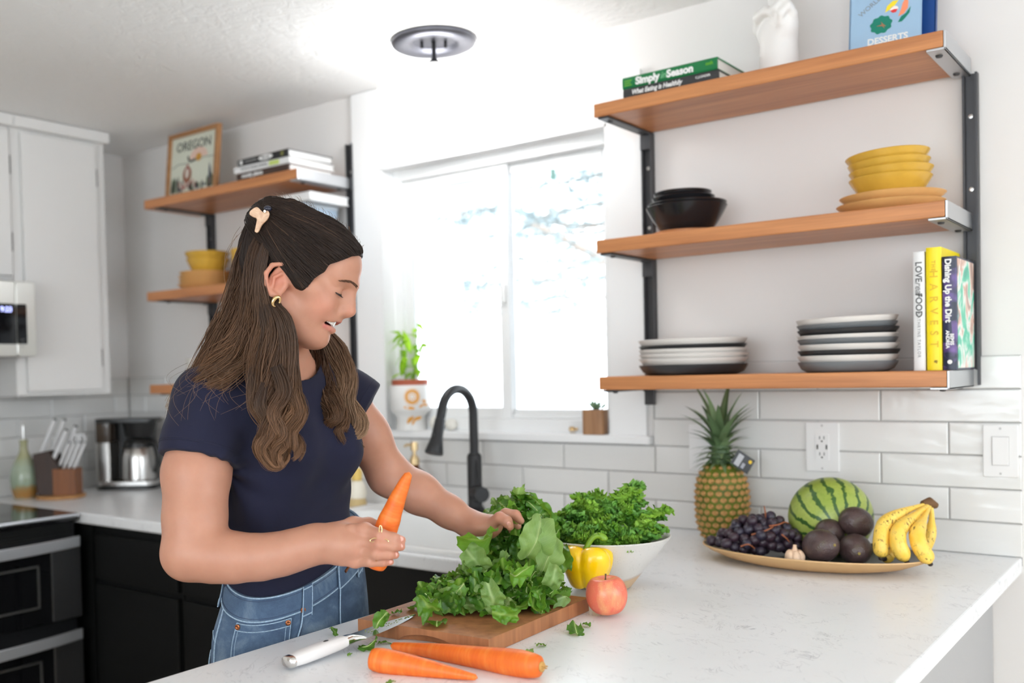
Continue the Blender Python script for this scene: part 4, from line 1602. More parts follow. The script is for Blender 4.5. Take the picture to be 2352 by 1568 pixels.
random.seed(21)
lm_ = [leaf_mesh(.055, .014, .3, .35, 1).mesh('leaf', M_basil, 180), leaf_mesh(.045, .011, .4, .7, 2).mesh('leaf', M_basil, 180), leaf_mesh(.085, .013, .35, .25, 3).mesh('leaf', M_basil, 180)]
stems = [((-.012, 0, 0), (-.02, -.005, .08), (-.022, -.003, .165)), ((.008, .004, 0), (.02, 0, .09), (.035, -.004, .20)), ((.015, 0, 0), (.035, -.01, .07), (.062, -.012, .135))]
rv3 = Vector((RT.x, RT.y, 0)).normalized()
for si, sp_ in enumerate(stems):
    pts_ = catmull([rv3 * p[0] + Vector((0, p[1], p[2])) for p in sp_], 10)
    MB().tube(pts_, [.0028 - .0014 * i / 9 for i in range(10)], 6).part('stem', M_stem, bas)
    for i in range(2, 10):
        nl = 3 if i > 5 else 2
        for q in range(nl):
            lf = bpy.data.objects.new('leaf', random.choice(lm_[:2]))
            COL.objects.link(lf)
            lf.parent = bas
            lf.location = pts_[i]
            az = random.uniform(0, 360)
            lf.rotation_euler = (R(random.uniform(-25, 35)), R(random.uniform(-20, 20)), R(az))
            s_ = random.uniform(.55, 1.0)
            lf.scale = (s_ * 1.15, s_, s_)
for (px_, py_, a_) in ((-.022, .02, 8), (.012, .10, -18)):
    lf = bpy.data.objects.new('leaf', lm_[2])
    COL.objects.link(lf)
    lf.parent = bas
    lf.location = rv3 * px_ + Vector((0, -.01, py_))
    lf.rotation_euler = (R(82), R(a_), R(38))
    lf.scale = (1.2, 1.1, 1)
for q, (x, s_) in enumerate(((-.83, 1.0), (-.775, .8))):
    e = MB().lathe([(0, 0), (.012, .001), (.024, .012), (.027, .026), (.022, .040), (.012, .048), (0, .050)], (0, 0, 0), 24).part('ceramic_egg', mat('matte_white_ceramic', (.76, .74, .68), .6), None, smooth=180)
    e.location = (x, .02 if q == 0 else .03, ZS_)
    e.scale = (s_, s_, s_)
    tag(e, ('larger white ceramic egg behind the tap on the sill', 'smaller white ceramic egg behind the tap on the sill')[q], 'ornament', 'ceramic eggs')
bug = thing('bee_figurine', 'tiny gold bee figurine on the window sill', 'ornament', (-.292, .02, ZS_), (0, 0, R(30)))
MB().ball((0, 0, .012), (.012, .007, .007), 12, 8).ball((.013, 0, .013), (.005, .005, .005), 10, 6).part('body', M_gold, bug)
for s_ in (-1, 1):
    MB().ball((-.002, s_ * .007, .019), (.009, .005, .0012), 10, 6, Matrix.Rotation(R(20 * s_), 4, 'X')).part('wing', M_gold, bug)
    for dx in (-.006, 0, .006):
        MB().tube([(dx, s_ * .004, .009), (dx + .001, s_ * .008, 0)], .0009, 5).part('leg', M_gold, bug)
wp = thing('wooden_planter', 'small oak block planter holding a succulent on the sill', 'planter', (-.205, .01, ZS_), (0, 0, R(12)))
bl = MB()
rbox(bl, (0, 0, .0375), (.068, .062, .075), .012, 4)
bl.part('block', wood('oak_block', rgb(190, 146, 106), rgb(150, 106, 70), 2, 1), wp, smooth=40, bevel=.002)
MB().lathe([(0, 0), (.018, 0), (.018, .001), (0, .001)], (0, 0, .075), 20).part('soil', mat('potting_soil', rgb(60, 44, 34), .9), wp)
suc = thing('succulent', 'grey green succulent in the oak block planter', 'plant', (-.205, .01, ZS_ + .076), (0, 0, R(12)))
M_suc = mat('succulent_leaf', rgb(128, 160, 128), .5)
for q in range(11):
    a = q * 2.4
    tl = 70 - q * 5
    d = Vector((math.sin(R(tl)) * math.cos(a), math.sin(R(tl)) * math.sin(a), math.cos(R(tl))))
    l = .036 - q * .0008
    MB().tube([Vector((0, 0, 0)), d * l * .35, d * l * .7 + Vector((0, 0, .002)), d * l + Vector((0, 0, .007))], [.003, .0055, .004, .0006], 8, flat=.6).part('leaf', M_suc, suc)
MB().tube([(.02, 0, 0), (.03, 0, .01), (.036, 0, .02)], [.002, .003, .001], 6).part('leaf', M_suc, suc)

# ---------------------------------------------------------------- outside the window
M_snow = mat('pale_ground', (.78, .80, .82), .8)
gr = MB().b2((-30, .6, -.4), (20, 40, -.3)).part('pale_yard_ground', M_snow, None, smooth=0)
struct(gr)
M_bark = mat('pine_bark', rgb(150, 136, 126), .9)
M_need = mat('pine_needles', rgb(152, 164, 166), .8, var=.2)
tp0 = at(1590, 900, 9.0)
pine = thing('pine_tree', 'pine tree with sweeping branches outside the window', 'tree', (tp0.x, tp0.y, -.3))
MB().tube([(0, 0, 0), (.05, 0, 2.5), (0, .05, 5.5)], [.24, .20, .12], 12).part('trunk', M_bark, pine)
random.seed(3)
nd = MB()
po_ = Vector(pine.location)
# boughs: bends (seen through the panes), depth, thickness, needle tufts
for bends, d_, r_, nt in (([(1560, 690), (1440, 622), (1335, 570), (1262, 532), (1195, 505)], 8.6, .055, 70), ([(1560, 560), (1420, 600), (1330, 612), (1262, 636), (1196, 664)], 8.3, .022, 60), ([(1560, 430), (1400, 402), (1300, 416), (1190, 432)], 8.9, .03, 150),
                          ([(1580, 470), (1340, 520), (1145, 478), (1060, 492), (985, 512)], 9.2, .03, 190), ([(1580, 620), (1330, 640), (1145, 648), (1080, 664), (1000, 692)], 8.8, .022, 110), ([(1580, 690), (1330, 680), (1145, 706), (1080, 722), (1015, 738)], 8.5, .020, 70),
                          ([(1560, 600), (1300, 600), (1140, 598), (1085, 622), (1060, 645)], 9.0, .02, 60), ([(1560, 720), (1330, 700), (1262, 716), (1212, 702)], 8.4, .018, 45), ([(1560, 500), (1400, 470), (1320, 478), (1240, 500), (1192, 540)], 8.7, .028, 130), ([(1570, 520), (1260, 540), (1100, 540), (1010, 560)], 9.3, .02, 60), ([(1560, 740), (1200, 800), (1090, 820), (1030, 845)], 8.6, .016, 16)):
    pb = catmull([at(x, y, d_) - po_ for x, y in bends], 14)
    MB().tube(pb, [r_ * (1 - .7 * i / 13) for i in range(14)], 6).part('branch', M_bark, pine)
    for q in range(nt):
        t = random.uniform(.12, 1) * 12.99
        i = int(t)
        p = pb[i].lerp(pb[i + 1], t - i) + Vector((random.gauss(0, .07), random.gauss(0, .12), random.gauss(-.02, .075)))
        for k in range(7):
            d = Vector((random.gauss(0, 1), random.gauss(0, 1), random.gauss(.1, .7))).normalized() * random.uniform(.07, .13)
            s_ = d.cross(Vector((random.random(), random.random(), random.random()))).normalized() * .010
            nd.add([p - s_, p + s_, p + d], [(0, 1, 2)])
o = nd.part('needles', M_need, pine, smooth=0, fix=False)
o['kind'] = 'stuff'
bp_ = atp(1270, 392, 1, 2.54)
be = MB().box((bp_.x + .2, 2.6, bp_.z + .085), (6.0, .10, .16)).part('pergola_beam', mat('white_beam', (.8, .8, .8), .6), None, smooth=0)
tag(be, 'white pergola beam running past the top of the window outside', 'beam')
for px_ in (-3.4, 3.4):
    pb_ = MB().box((bp_.x + px_ * .8, 2.6, (bp_.z - .3) / 2), (.1, .1, bp_.z + .3)).part('pergola_post', mat('white_beam', (.8, .8, .8), .6), None, smooth=0)
    tag(pb_, 'white pergola post outside the window, %s of the view' % ('left' if px_ < 0 else 'right'), 'post')
sl_ = thing('string_light', 'outdoor string light bulb hanging past the right pane', 'lamp', (bp_.x, 2.54, bp_.z))
MB().tube([(-2.5, 0, .12), (-1.2, 0, .0), (0, 0, .03), (1.3, 0, .10)], .006, 6).part('cable', M_black, sl_)
MB().lathe([(0, .03), (.018, .02), (.02, -.05), (.014, -.06), (0, -.06)], (0, 0, 0), 12).part('socket', mat('green_socket', rgb(60, 90, 80), .5), sl_)
MB().lathe([(0, -.06), (.014, -.06), (.03, -.10), (.026, -.14), (0, -.16)], (0, 0, 0), 14).part('bulb', mat('clear_bulb_glass', (.5, .55, .55), .1), sl_)
# ================================================================ FOOD AND TOOLS ON THE PENINSULA
ZBT = .936        # top of the cutting board
rvx = Vector((RT.x, RT.y, 0)).normalized()      # horizontal direction to the right of the view
fvx = Vector((FW.x, FW.y, 0)).normalized()      # horizontal direction away from the viewer
zv = Vector((0, 0, 1))
A = atp(822, 1421, 2, ZBT)
B = atp(1122, 1468, 2, ZBT)
C_ = atp(1352, 1372, 2, ZBT)
# square the corners up
eAB = (B - A)
eBC = (C_ - B)
D_ = A + eBC


def board_mat():
    g = NT('butcher_block')
    v = g.coord('Object')
    sc = g.coord('Object', scale=(46, 46, 3), rot=(0, 0, math.atan2(eAB.y, eAB.x)))
    f = g.noise(1, 5, .6, sc, .4)
    c1 = g.ramp(f, [(.3, rgb(186, 126, 82)), (.7, rgb(150, 96, 60))])
    n2 = g.noise(8, 4, .6, v)
    c2 = g.ramp(n2, [(.3, (.85, .82, .8)), (.7, (1, 1, 1))])
    g.base(g.mix(.8, c1, c2, 'MULTIPLY'))
    g.p(Roughness=.55)
    g.bump(f, .12, .0008)
    return g.m


bo = thing('cutting_board', 'thick wooden chopping board with a finger groove under the greens', 'board', ((A + C_) / 2)[:2] + (ZC + .0006,))
o0 = Vector(((A + C_) / 2)[:2] + (ZC + .0006,))
poly = [(p - o0).to_2d() for p in (A, B, C_, D_)]
slabb = MB().prism(poly, 0, ZBT - ZC - .0006)
blk = slabb.part('block', board_mat(), None, smooth=0)
# finger groove cut into the near long side
mid = ((A + B) / 2 + (B - A) * .05 - o0)
nrm = Vector((eAB.y, -eAB.x, 0)).normalized()
cut = MB().ball(Vector((mid.x, mid.y, -.004)) + nrm * .0, (.062, .018, .019), 32, 16, Matrix.Rotation(math.atan2(eAB.y, eAB.x), 4, 'Z')).part('cut', M_black, None, smooth=0)
md = blk.modifiers.new('groove', 'BOOLEAN')
md.object = cut
md.operation = 'DIFFERENCE'
md.solver = 'EXACT'
bpy.context.view_layer.update()
me_ = bpy.data.meshes.new_from_object(blk.evaluated_get(bpy.context.evaluated_depsgraph_get()))
bpy.data.objects.remove(cut)
blk.modifiers.clear()
blk.data = me_
me_.materials.clear()
me_.materials.append(board_mat())
blk.parent = bo
bv = blk.modifiers.new('bevel', 'BEVEL')
bv.width = .005
bv.segments = 3
bv.limit_method = 'ANGLE'
bv.angle_limit = R(60)


def frame_m(o, x, z):
    """matrix with local x along x, local z near z"""
    x = x.normalized()
    y = z.cross(x).normalized()
    z = x.cross(y)
    return Matrix(((x.x, y.x, z.x, o.x), (x.y, y.y, z.y, o.y), (x.z, y.z, z.z, o.z), (0, 0, 0, 1)))


# ---------------------------------------------------------------- chef's knife: handle on the worktop, blade on the board
kp0 = atp(659, 1521, 2, ZC + .013)
kp2 = atp(953, 1411, 2, ZBT + .0035)
kn = thing('chef_knife', 'white-handled chef knife with its blade resting on the board', 'knife')
kn.matrix_world = frame_m(kp0, kp2 - kp0, zv)
KL = (kp2 - kp0).length
hl = KL * .44
M_wh = mat('white_handle', (.82, .80, .79), .3)


def sec_loft(mb, secs):
    """secs: (x, half width y, half height z, y shift, z shift) elliptical sections along x"""
    n = 14
    vs, fs = [], []
    for x, wy, hz, sy, sz in secs:
        for q in range(n):
            a = 2 * PI * q / n
            ca, sa = math.cos(a), math.sin(a)
            e = .75
            vs.append((x, sy + wy * math.copysign(abs(ca) ** e, ca), sz + hz * math.copysign(abs(sa) ** e, sa)))
    for i in range(len(secs) - 1):
        for q in range(n):
            fs.append((i * n + q, i * n + (q + 1) % n, (i + 1) * n + (q + 1) % n, (i + 1) * n + q))
    fs += [tuple(range(n))[::-1], tuple((len(secs) - 1) * n + q for q in range(n))]
    mb.add(vs, fs)
    return mb


h_ = sec_loft(MB(), [(.008, .0135, .0095, 0, 0), (.03, .015, .011, 0, 0), (.07, .0155, .0115, .001, 0), (.11, .0145, .0105, .001, 0), (hl - .008, .0125, .009, 0, 0)]).part('handle', M_wh, kn, smooth=60)
sec_loft(MB(), [(0, .0125, .0085, 0, 0), (.002, .0137, .0097, 0, 0), (.009, .0139, .0099, 0, 0)]).part('end_cap', M_chrome, kn, smooth=60)
MB().ball((.085, .001, .0108), (.006, .003, .0015), 12, 6).part('rivet', mat('handle_rivet', (.10, .10, .10), .3, .8), h_)
sec_loft(MB(), [(hl - .009, .0125, .0088, 0, 0), (hl + .004, .0105, .008, 0, 0), (hl + .012, .011, .0065, 0, 0), (hl + .022, .018, .0032, -.003, 0), (hl + .025, .019, .0022, -.003, 0)]).part('bolster', M_chrome, kn, smooth=60)
bl_ = MB()
x0_ = hl + .022
prof_top, prof_bot = [], []
N_ = 14
for i in range(N_ + 1):
    t = i / N_
    x = x0_ + (KL - x0_) * t
    prof_top.append((x, .0165 - .006 * t - .012 * t ** 4))
    prof_bot.append((x, -.0225 + .020 * t ** 2.6 + .0005))
vs, fs = [], []
for (xt, yt), (xb, yb) in zip(prof_top, prof_bot):
    yb = min(yb, yt - .0008)
    th = .0012
    ym = yb + (yt - yb) * .3
    vs += [(xt, yt, th), (xt, ym, th * .8), (xt, yb, 0), (xt, ym, -th * .8), (xt, yt, -th)]
for i in range(N_):
    for q in range(5):
        fs.append((i * 5 + q, i * 5 + (q + 1) % 5, i * 5 + 5 + (q + 1) % 5, i * 5 + 5 + q))
fs += [(0, 1, 2, 3, 4), tuple(N_ * 5 + q for q in (4, 3, 2, 1, 0))]
bl_.add(vs, fs)
M_blade = mat('blade_steel', (.40, .41, .41), .22, 1, bumpscale=200, bumpstr=.04)
blade = bl_.part('blade', M_blade, kn, smooth=20)
fl_ = MB()
random.seed(5)
for q in range(60):
    t = random.uniform(.15, .98)
    x = x0_ + (KL - x0_) * t
    y = random.uniform(-.014 + .012 * t, .010 - .01 * t)
    r_ = random.uniform(.0004, .0014)
    fl_.ball((x, y, .0014), (r_ * 1.6, r_, .0005), 6, 4)
o_ = fl_.part('leaf_flecks', mat('green_flecks', rgb(150, 165, 96), .6), blade)
o_['kind'] = 'stuff'


# ---------------------------------------------------------------- carrots
def carrot_mat():
    g = NT('carrot_skin')
    v = g.coord('Object', scale=(90, 16, 16))
    f = g.noise(1, 4, .65, v, .3)
    c = g.ramp(f, [(.30, rgb(224, 98, 24)), (.55, rgb(234, 116, 34)), (.75, rgb(240, 140, 62))])
    g.base(c)
    g.p(Roughness=.48)
    g.b.inputs['Subsurface Weight'].default_value = .15
    g.b.inputs['Subsurface Radius'].default_value = (.01, .004, .001)
    g.b.inputs['Subsurface Scale'].default_value = .4
    vo = g.n('ShaderNodeTexNoise', Scale=1.0, Detail=3)
    mp = g.coord('Object', scale=(420, 60, 60))
    g.t.links.new(mp, vo.inputs['Vector'])
    g.bump(vo.outputs['Fac'], .35, .0012)
    return g.m


M_carrot = carrot_mat()
M_ctop = mat('carrot_crown', rgb(196, 150, 84), .8, bumpscale=300, bumpstr=.6)


def carrot(label, p0, p1, radii, bend=0, seed=0, crown=True, group='carrots', up=zv):
    """p0: thick end. radii: list along the length"""
    t = thing('carrot', label, 'carrot', group=group)
    t.matrix_world = frame_m(p0, p1 - p0, up)
    L = (p1 - p0).length
    rr = random.Random(seed)
    n, k = 46, 20
    vs, fs = [], []
    rad = catmull([(0, r, 0) for r in radii], n)
    for i in range(n):
        f = i / (n - 1)
        r = max(.0006, rad[i].y)
        if f < .035:
            r *= math.sqrt(max(.03, 1 - (1 - f / .035) ** 2)) * .98 + .02
        if f > .97:
            r *= math.sqrt(max(.02, 1 - ((f - .97) / .03) ** 2))
        for q in range(k):
            a = 2 * PI * q / k
            w = 1 + .025 * noise.noise(Vector((f * 11 + seed, math.cos(a) * .6, math.sin(a) * .6))) + .018 * noise.noise(Vector((f * 55, seed, a * .4)))
            vs.append((f * L, math.cos(a) * r * w + bend * math.sin(PI * f), math.sin(a) * r * w))
    for i in range(n - 1):
        for q in range(k):
            fs.append((i * k + q, i * k + (q + 1) % k, (i + 1) * k + (q + 1) % k, (i + 1) * k + q))
    fs += [tuple(range(k))[::-1], tuple((n - 1) * k + q for q in range(k))]
    MB().add(vs, fs).part('root', M_carrot, t, smooth=180)
    if crown:
        mb = MB().ball((0.001, 0, 0), (.004, radii[0] * .5, radii[0] * .5), 12, 8)
        for q in range(7):
            a = rr.uniform(0, 6.28)
            d = rr.uniform(0, radii[0] * .35)
            mb.tube([(0, d * math.cos(a), d * math.sin(a)), (-rr.uniform(.004, .009), d * 1.1 * math.cos(a), d * 1.1 * math.sin(a))], [.0016, .001], 5)
        mb.part('crown', M_ctop, t)
    return t


carrot('shorter carrot lying nearest the viewer, its thick rounded end at left', atp(850, 1512, 2, ZC + .019), atp(1097, 1556, 2, ZC + .0065), [.0175, .0192, .0185, .0165, .0145, .012, .0095, .0070, .0045], .002, 1, False)
carrot('longer carrot lying against the board, stem end at right', atp(1246, 1531, 2, ZC + .0205), atp(897, 1482, 2, ZC + .007), [.0165, .0205, .0205, .0185, .017, .0155, .0135, .011, .0085, .0062], -.002, 2, True)
HC0, HC1 = at(859, 1306, 1.642), at(940, 1084, 1.617)
carrot('carrot held upright in the womans right hand', HC0, HC1, [.017, .0205, .0205, .0200, .0195, .0185, .0160, .0142, .0120, .0095, .0062], .004, 3, False, up=-FW)


# ---------------------------------------------------------------- yellow pepper, apple
def glossfruit(name, c1, c2, rough=.2, scale=14, sss=.12, coat=.3):
    g = NT(name)
    f = g.noise(scale, 4, .55, g.coord())
    g.base(g.ramp(f, [(.35, c1), (.65, c2)]))
    g.p(Roughness=rough)
    g.b.inputs['Subsurface Weight'].default_value = sss
    g.b.inputs['Subsurface Radius'].default_value = (.02, .012, .003)
    g.b.inputs['Subsurface Scale'].default_value = .5
    g.b.inputs['Coat Weight'].default_value = coat
    g.b.inputs['Coat Roughness'].default_value = .12
    return g.m


pc = atp(1349, 1350, 2, ZBT)
pe = thing('bell_pepper', 'yellow bell pepper with a curled green stem on the board', 'pepper', (pc.x, pc.y, ZBT + .0005))
M_pep = glossfruit('yellow_pepper_skin', rgb(250, 196, 0), rgb(255, 214, 20), .22)
H_ = .086


PP_ = catmull([(.0030, 0, .007), (.012, 0, .0035), (.022, 0, .0005), (.031, 0, .0045), (.0375, 0, .015), (.0435, 0, .030), (.0485, 0, .046), (.0510, 0, .060), (.0500, 0, .071), (.0450, 0, .0795), (.0360, 0, .0845), (.0260, 0, .0845), (.0160, 0, .0790), (.0075, 0, .0740), (.0005, 0, .0730)], 60)


def pep(u, v):
    th = 2 * PI * u
    q = PP_[min(59, int(round(v * 59)))]
    lob = abs(math.cos(2 * (th - 1.05))) ** .55      # 4 lobes
    amp = .10 + .16 * abs(q.z / .085 - .5) * 2
    r = q.x * (1.05 - amp * (1 - lob) + .02 * math.sin(th + 1))
    z = q.z - .0075 * (1 - lob) * max(0, (q.z - .05) / .035) + .004 * (1 - lob) * max(0, 1 - q.z / .02) - .003 * math.sin(th) * (q.z / .085)
    return (r * math.cos(th), r * math.sin(th), z)


MB().grid(pep, 72, 60, True).part('body', M_pep, pe, smooth=180)
M_gst = mat('pepper_stem_green', rgb(120, 160, 40), .4, bumpscale=200, bumpstr=.2)
sp_ = [Vector((0, 0, H_ * .84)), Vector((0, 0, H_ * .93)), rvx * .007 + zv * (H_ * 1.08), rvx * .016 + zv * (H_ * 1.19), rvx * .026 + zv * (H_ * 1.215), rvx * .034 + zv * (H_ * 1.16), rvx * .035 + zv * (H_ * 1.09)]
st_ = MB().tube(catmull(sp_, 18), [.0105, .0080, .0068, .0062, .0058, .0056, .0055, .0055, .0056, .0058, .0060, .0064, .0068, .0074, .0082, .0086, .0080, .0050], 12)
st_.part('stem', M_gst, pe, smooth=60)


def apple_mat():
    g = NT('apple_skin')
    v = g.coord('Object')
    f = g.noise(20, 4, .6, g.coord('Object', scale=(1, 1, .25)))
    c = g.ramp(f, [(.32, rgb(236, 130, 100)), (.55, rgb(228, 112, 88)), (.72, rgb(240, 176, 120))])
    vo = g.n('ShaderNodeTexVoronoi', Scale=330)
    g.t.links.new(v, vo.inputs['Vector'])
    dots = g.ramp(vo.outputs['Distance'], [(.10, (1, 1, 1)), (.24, (0, 0, 0))])
    g.base(g.mix(g.mix(1, dots, (.55, .55, .55), 'MULTIPLY'), c, rgb(244, 190, 160)))
    g.p(Roughness=.3)
    g.b.inputs['Subsurface Weight'].default_value = .1
    g.b.inputs['Subsurface Radius'].default_value = (.01, .004, .002)
    return g.m


ac = atp(1398, 1414, 2, ZC)
ap = thing('apple', 'blushed red apple standing beside the board corner', 'apple', (ac.x, ac.y, ZC + .0008))


def apl(u, v):
    th = 2 * PI * u
    a = PI * (v * .985 + .0075)
    r = .0395 * (math.sin(a) ** .82) * (1 + .02 * math.cos(5 * th) * (1 - v) + .0 * v)
    r *= (.93 + .10 * v)
    z = .0385 - .0385 * math.cos(a)
    z += -.010 * math.exp(-((1 - v) / .12) ** 2) + .005 * math.exp(-(v / .12) ** 2)
    return (r * math.cos(th), r * math.sin(th), z * 1.02)


MB().grid(apl, 40, 28, True).part('body', apple_mat(), ap, smooth=180)
MB().tube([(0, 0, .066), (.001, 0, .074), (.002, 0, .079)], [.0018, .0014, .002], 7).part('stem', mat('brown_stem', rgb(110, 84, 50), .7), ap)
ap.rotation_euler = (R(3), R(-3), 0)

# ---------------------------------------------------------------- bowl of kale
kc = Vector((.262, -.795, ZC + .0006))


def speckle():
    g = NT('speckled_stoneware')
    v = g.coord('Object')
    vo = g.n('ShaderNodeTexVoronoi', Scale=420)
    g.t.links.new(v, vo.inputs['Vector'])
    d = g.ramp(vo.outputs['Distance'], [(.12, (1, 1, 1)), (.25, (0, 0, 0))])
    br = g.ramp(g.noise(60, 3, .6, v), [(.5, (0, 0, 0)), (.62, (1, 1, 1))])
    c = g.mix(g.mix(1, d, br, 'MULTIPLY'), (.66, .635, .60), (.16, .13, .11))
    sp = g.n('ShaderNodeSeparateXYZ')
    g.t.links.new(v, sp.inputs[0])
    nn = g.noise(7, 2, .5, v)
    ad = g.n('ShaderNodeMath', operation='MULTIPLY_ADD')
    g.t.links.new(nn, ad.inputs[0])
    ad.inputs[1].default_value = .05
    g.t.links.new(sp.outputs['Z'], ad.inputs[2])
    band = g.ramp(ad.outputs[0], [(.052, (1, 1, 1)), (.054, (0, 0, 0))])
    line = g.ramp(ad.outputs[0], [(.050, (0, 0, 0)), (.053, (1, 1, 1)), (.057, (0, 0, 0))])
    c = g.mix(band, c, rgb(206, 176, 140))
    c = g.mix(g.mix(1, line, (.6, .6, .6), 'MULTIPLY'), c, rgb(150, 110, 84))
    g.base(c)
    g.p(Roughness=.4)
    return g.m


kb_ = MB().lathe([(0, 0), (.050, 0), (.055, .003), (.070, .022), (.105, .066), (.134, .103), (.139, .110), (.137, .112), (.133, .111), (.10, .067), (.065, .026), (.05, .01), (0, .008)], (0, 0, 0), 64).part('serving_bowl', speckle(), None, smooth=50)
kb_.location = kc
tag(kb_, 'large speckled stoneware bowl with tan foot, full of kale', 'bowl')
M_kale = [leafmat('kale_leaf_a', rgb(92, 160, 40), rgb(168, 216, 84), .5, .4, 60), leafmat('kale_leaf_b', rgb(72, 140, 50), rgb(136, 196, 90), .42, .35, 60)]


def kale_mesh(seed, m):
    rr = random.Random(seed)
    l, w = rr.uniform(.046, .060), rr.uniform(.019, .025)
    p1, p2, p3 = rr.uniform(0, 9), rr.uniform(0, 9), rr.uniform(0, 9)
    cu = rr.uniform(.3, .8)

    def fn(u, v):
        x = (u - .5) * 2
        e = abs(x)
        wd = w * (math.sin(PI * (v * .86 + .07)) ** .5)
        tip = math.exp(-((1 - v) / .25) ** 2)
        rf = max(e ** 1.3, tip * .9)
        ang = v * 40 + p1 + 5 * x * (1 if x > 0 else -1)
        zz = rf * (.0060 * math.sin(ang) + .0042 * math.sin(v * 83 + p2 - 9 * x) + .0035 * math.sin(x * 31 + p3 + v * 9))
        fr = 1 + .22 * rf * math.cos(ang * 1.3) + .10 * rf * math.sin(v * 97 + p3)
        yy = v * l * (1 + .07 * tip * math.sin(x * 19 + p2)) + rf * .0042 * math.cos(v * 61 + p3)
        z0 = e * wd * .45 - cu * l * v * v
        return (x * wd * fr, yy, z0 + zz)
    return MB().grid(fn, 27, 34).mesh('kale_leaf', m, 180)


km = [kale_mesh(s, M_kale[s % 2]) for s in range(10)]
random.seed(12)
kale_spots = []
# leaves fill the bowl and pile up to a mound; the outer ones stay inside the rim
for ring_, n_, rad_, zz, tilt in ((0, 26, .083, .114, 14), (1, 24, .078, .120, 20), (2, 20, .066, .136, 34), (3, 16, .050, .150, 28), (4, 11, .030, .164, 20), (5, 6, .012, .172, 10)):
    for q in range(n_):
        a = 2 * PI * (q + random.uniform(-.3, .3)) / n_ + ring_
        kale_spots.append((a, rad_ * random.uniform(.84, 1.04), zz + random.uniform(-.010, .012), tilt + (random.uniform(-30, 25) if ring_ > 1 else random.uniform(-20, 6))))
for (dx, dy, zz, t_) in ((.030, .0, .200, 8), (.048, -.005, .192, 22), (.038, .01, .198, -5), (.022, -.01, .188, 5), (.055, .0, .180, 20), (-.035, 0, .176, 15), (-.05, .0, .166, 20), (.085, -.01, .160, 24), (.092, 0, .152, 28), (-.08, -.01, .148, 30), (.0, -.02, .18, 5), (.015, .0, .19, 0)):
    p = rvx * dx + fvx * dy
    kale_spots.append((math.atan2(p.y, p.x), p.length, zz, t_))
for i, (a, rd, zz, tl) in enumerate(kale_spots):
    lf = bpy.data.objects.new('kale_leaf', km[i % 10])
    COL.objects.link(lf)
    lf.location = kc + Vector((rd * math.cos(a), rd * math.sin(a), zz - .036))
    lf.rotation_euler = (R(90 - tl), random.uniform(-.5, .5), a - PI / 2 + random.uniform(-.7, .7))
    s_ = random.uniform(.85, 1.15)
    lf.scale = (s_, s_, s_)
    dv = Vector((math.cos(a), math.sin(a), 0)) * rd
    zone = 'on the crest of the heap' if zz > .17 else 'at the left of the heap' if dv.dot(rvx) < -.05 else 'at the right of the heap' if dv.dot(rvx) > .05 else 'at the front of the heap' if dv.dot(fvx) < 0 else 'at the back of the heap'
    tag(lf, '%s curly kale leaf %s in the speckled bowl' % (('bright green', 'bluish green')[(i % 10) % 2], zone), 'kale', 'kale leaves in the bowl')

# ---------------------------------------------------------------- chopped greens
M_gr = [leafmat('greens_top', rgb(52, 104, 24), rgb(100, 152, 44), .38, .3, 25, rgb(150, 182, 90)), leafmat('greens_under', rgb(104, 140, 70), rgb(144, 174, 102), .5, .3, 25, rgb(176, 200, 136)), leafmat('greens_dark', rgb(36, 82, 20), rgb(74, 124, 36), .34, .25, 25, rgb(120, 156, 72))]
M_rib = mat('leaf_rib', rgb(180, 200, 130), .5)


def green_mesh(seed, m):
    rr = random.Random(seed)
    l, w = rr.uniform(.032, .060), rr.uniform(.022, .038)
    cx_, cy_ = rr.uniform(-26, 36), rr.uniform(-16, 24)
    p = [rr.uniform(0, 6.28) for _ in range(6)]
    jag = [rr.uniform(.84, 1.06) for _ in range(40)]
    tw = rr.uniform(-.8, .8)

    def fn(u, v):
        x, y = (u - .5) * w, (v - .5) * l
        eu, ev = abs(u - .5) * 2, abs(v - .5) * 2
        k = 1 - .20 * max(0, eu + ev - 1.05) ** 1.2
        ju = 1 + (.10 * math.sin(v * 9 + p[4]) + .05 * math.sin(v * 23 + p[5])) * eu ** 3
        jv = 1 + (.10 * math.sin(u * 8 + p[3]) + .05 * math.sin(u * 21 + p[2])) * ev ** 3
        x *= k * ju
        y *= k * jv
        ruf = max(eu, ev) ** 2
        z = cx_ * x * x + cy_ * y * y + ruf * .0032 * math.sin(u * 9 + v * 13 + p[0]) + .0022 * math.sin(v * 8 + p[1]) * math.sin(u * 7 + p[2]) + tw * x * y * 14
        return (x, y, z)
    mb = MB().grid(fn, 9, 12)
    if seed % 3 == 0:
        mb.tube([Vector(fn(.5 + .04 * math.sin(p[3]) * (v - .5), v)) + Vector((0, 0, .0006)) for v in np.linspace(0.02, .98, 8)], [.0013 - .0007 * i / 7 for i in range(8)], 5, mi=1)
    return mb.mesh('chopped_green', [m, M_rib], 180)


gm_ = [green_mesh(s, M_gr[(0, 2, 1, 2, 0, 0)[s % 6]]) for s in range(24)]
random.seed(31)
hp = []     # (centre, normal-ish, size)
c1 = atp(1138, 1392, 2, ZBT)
c2 = atp(1180, 1345, 2, ZBT)


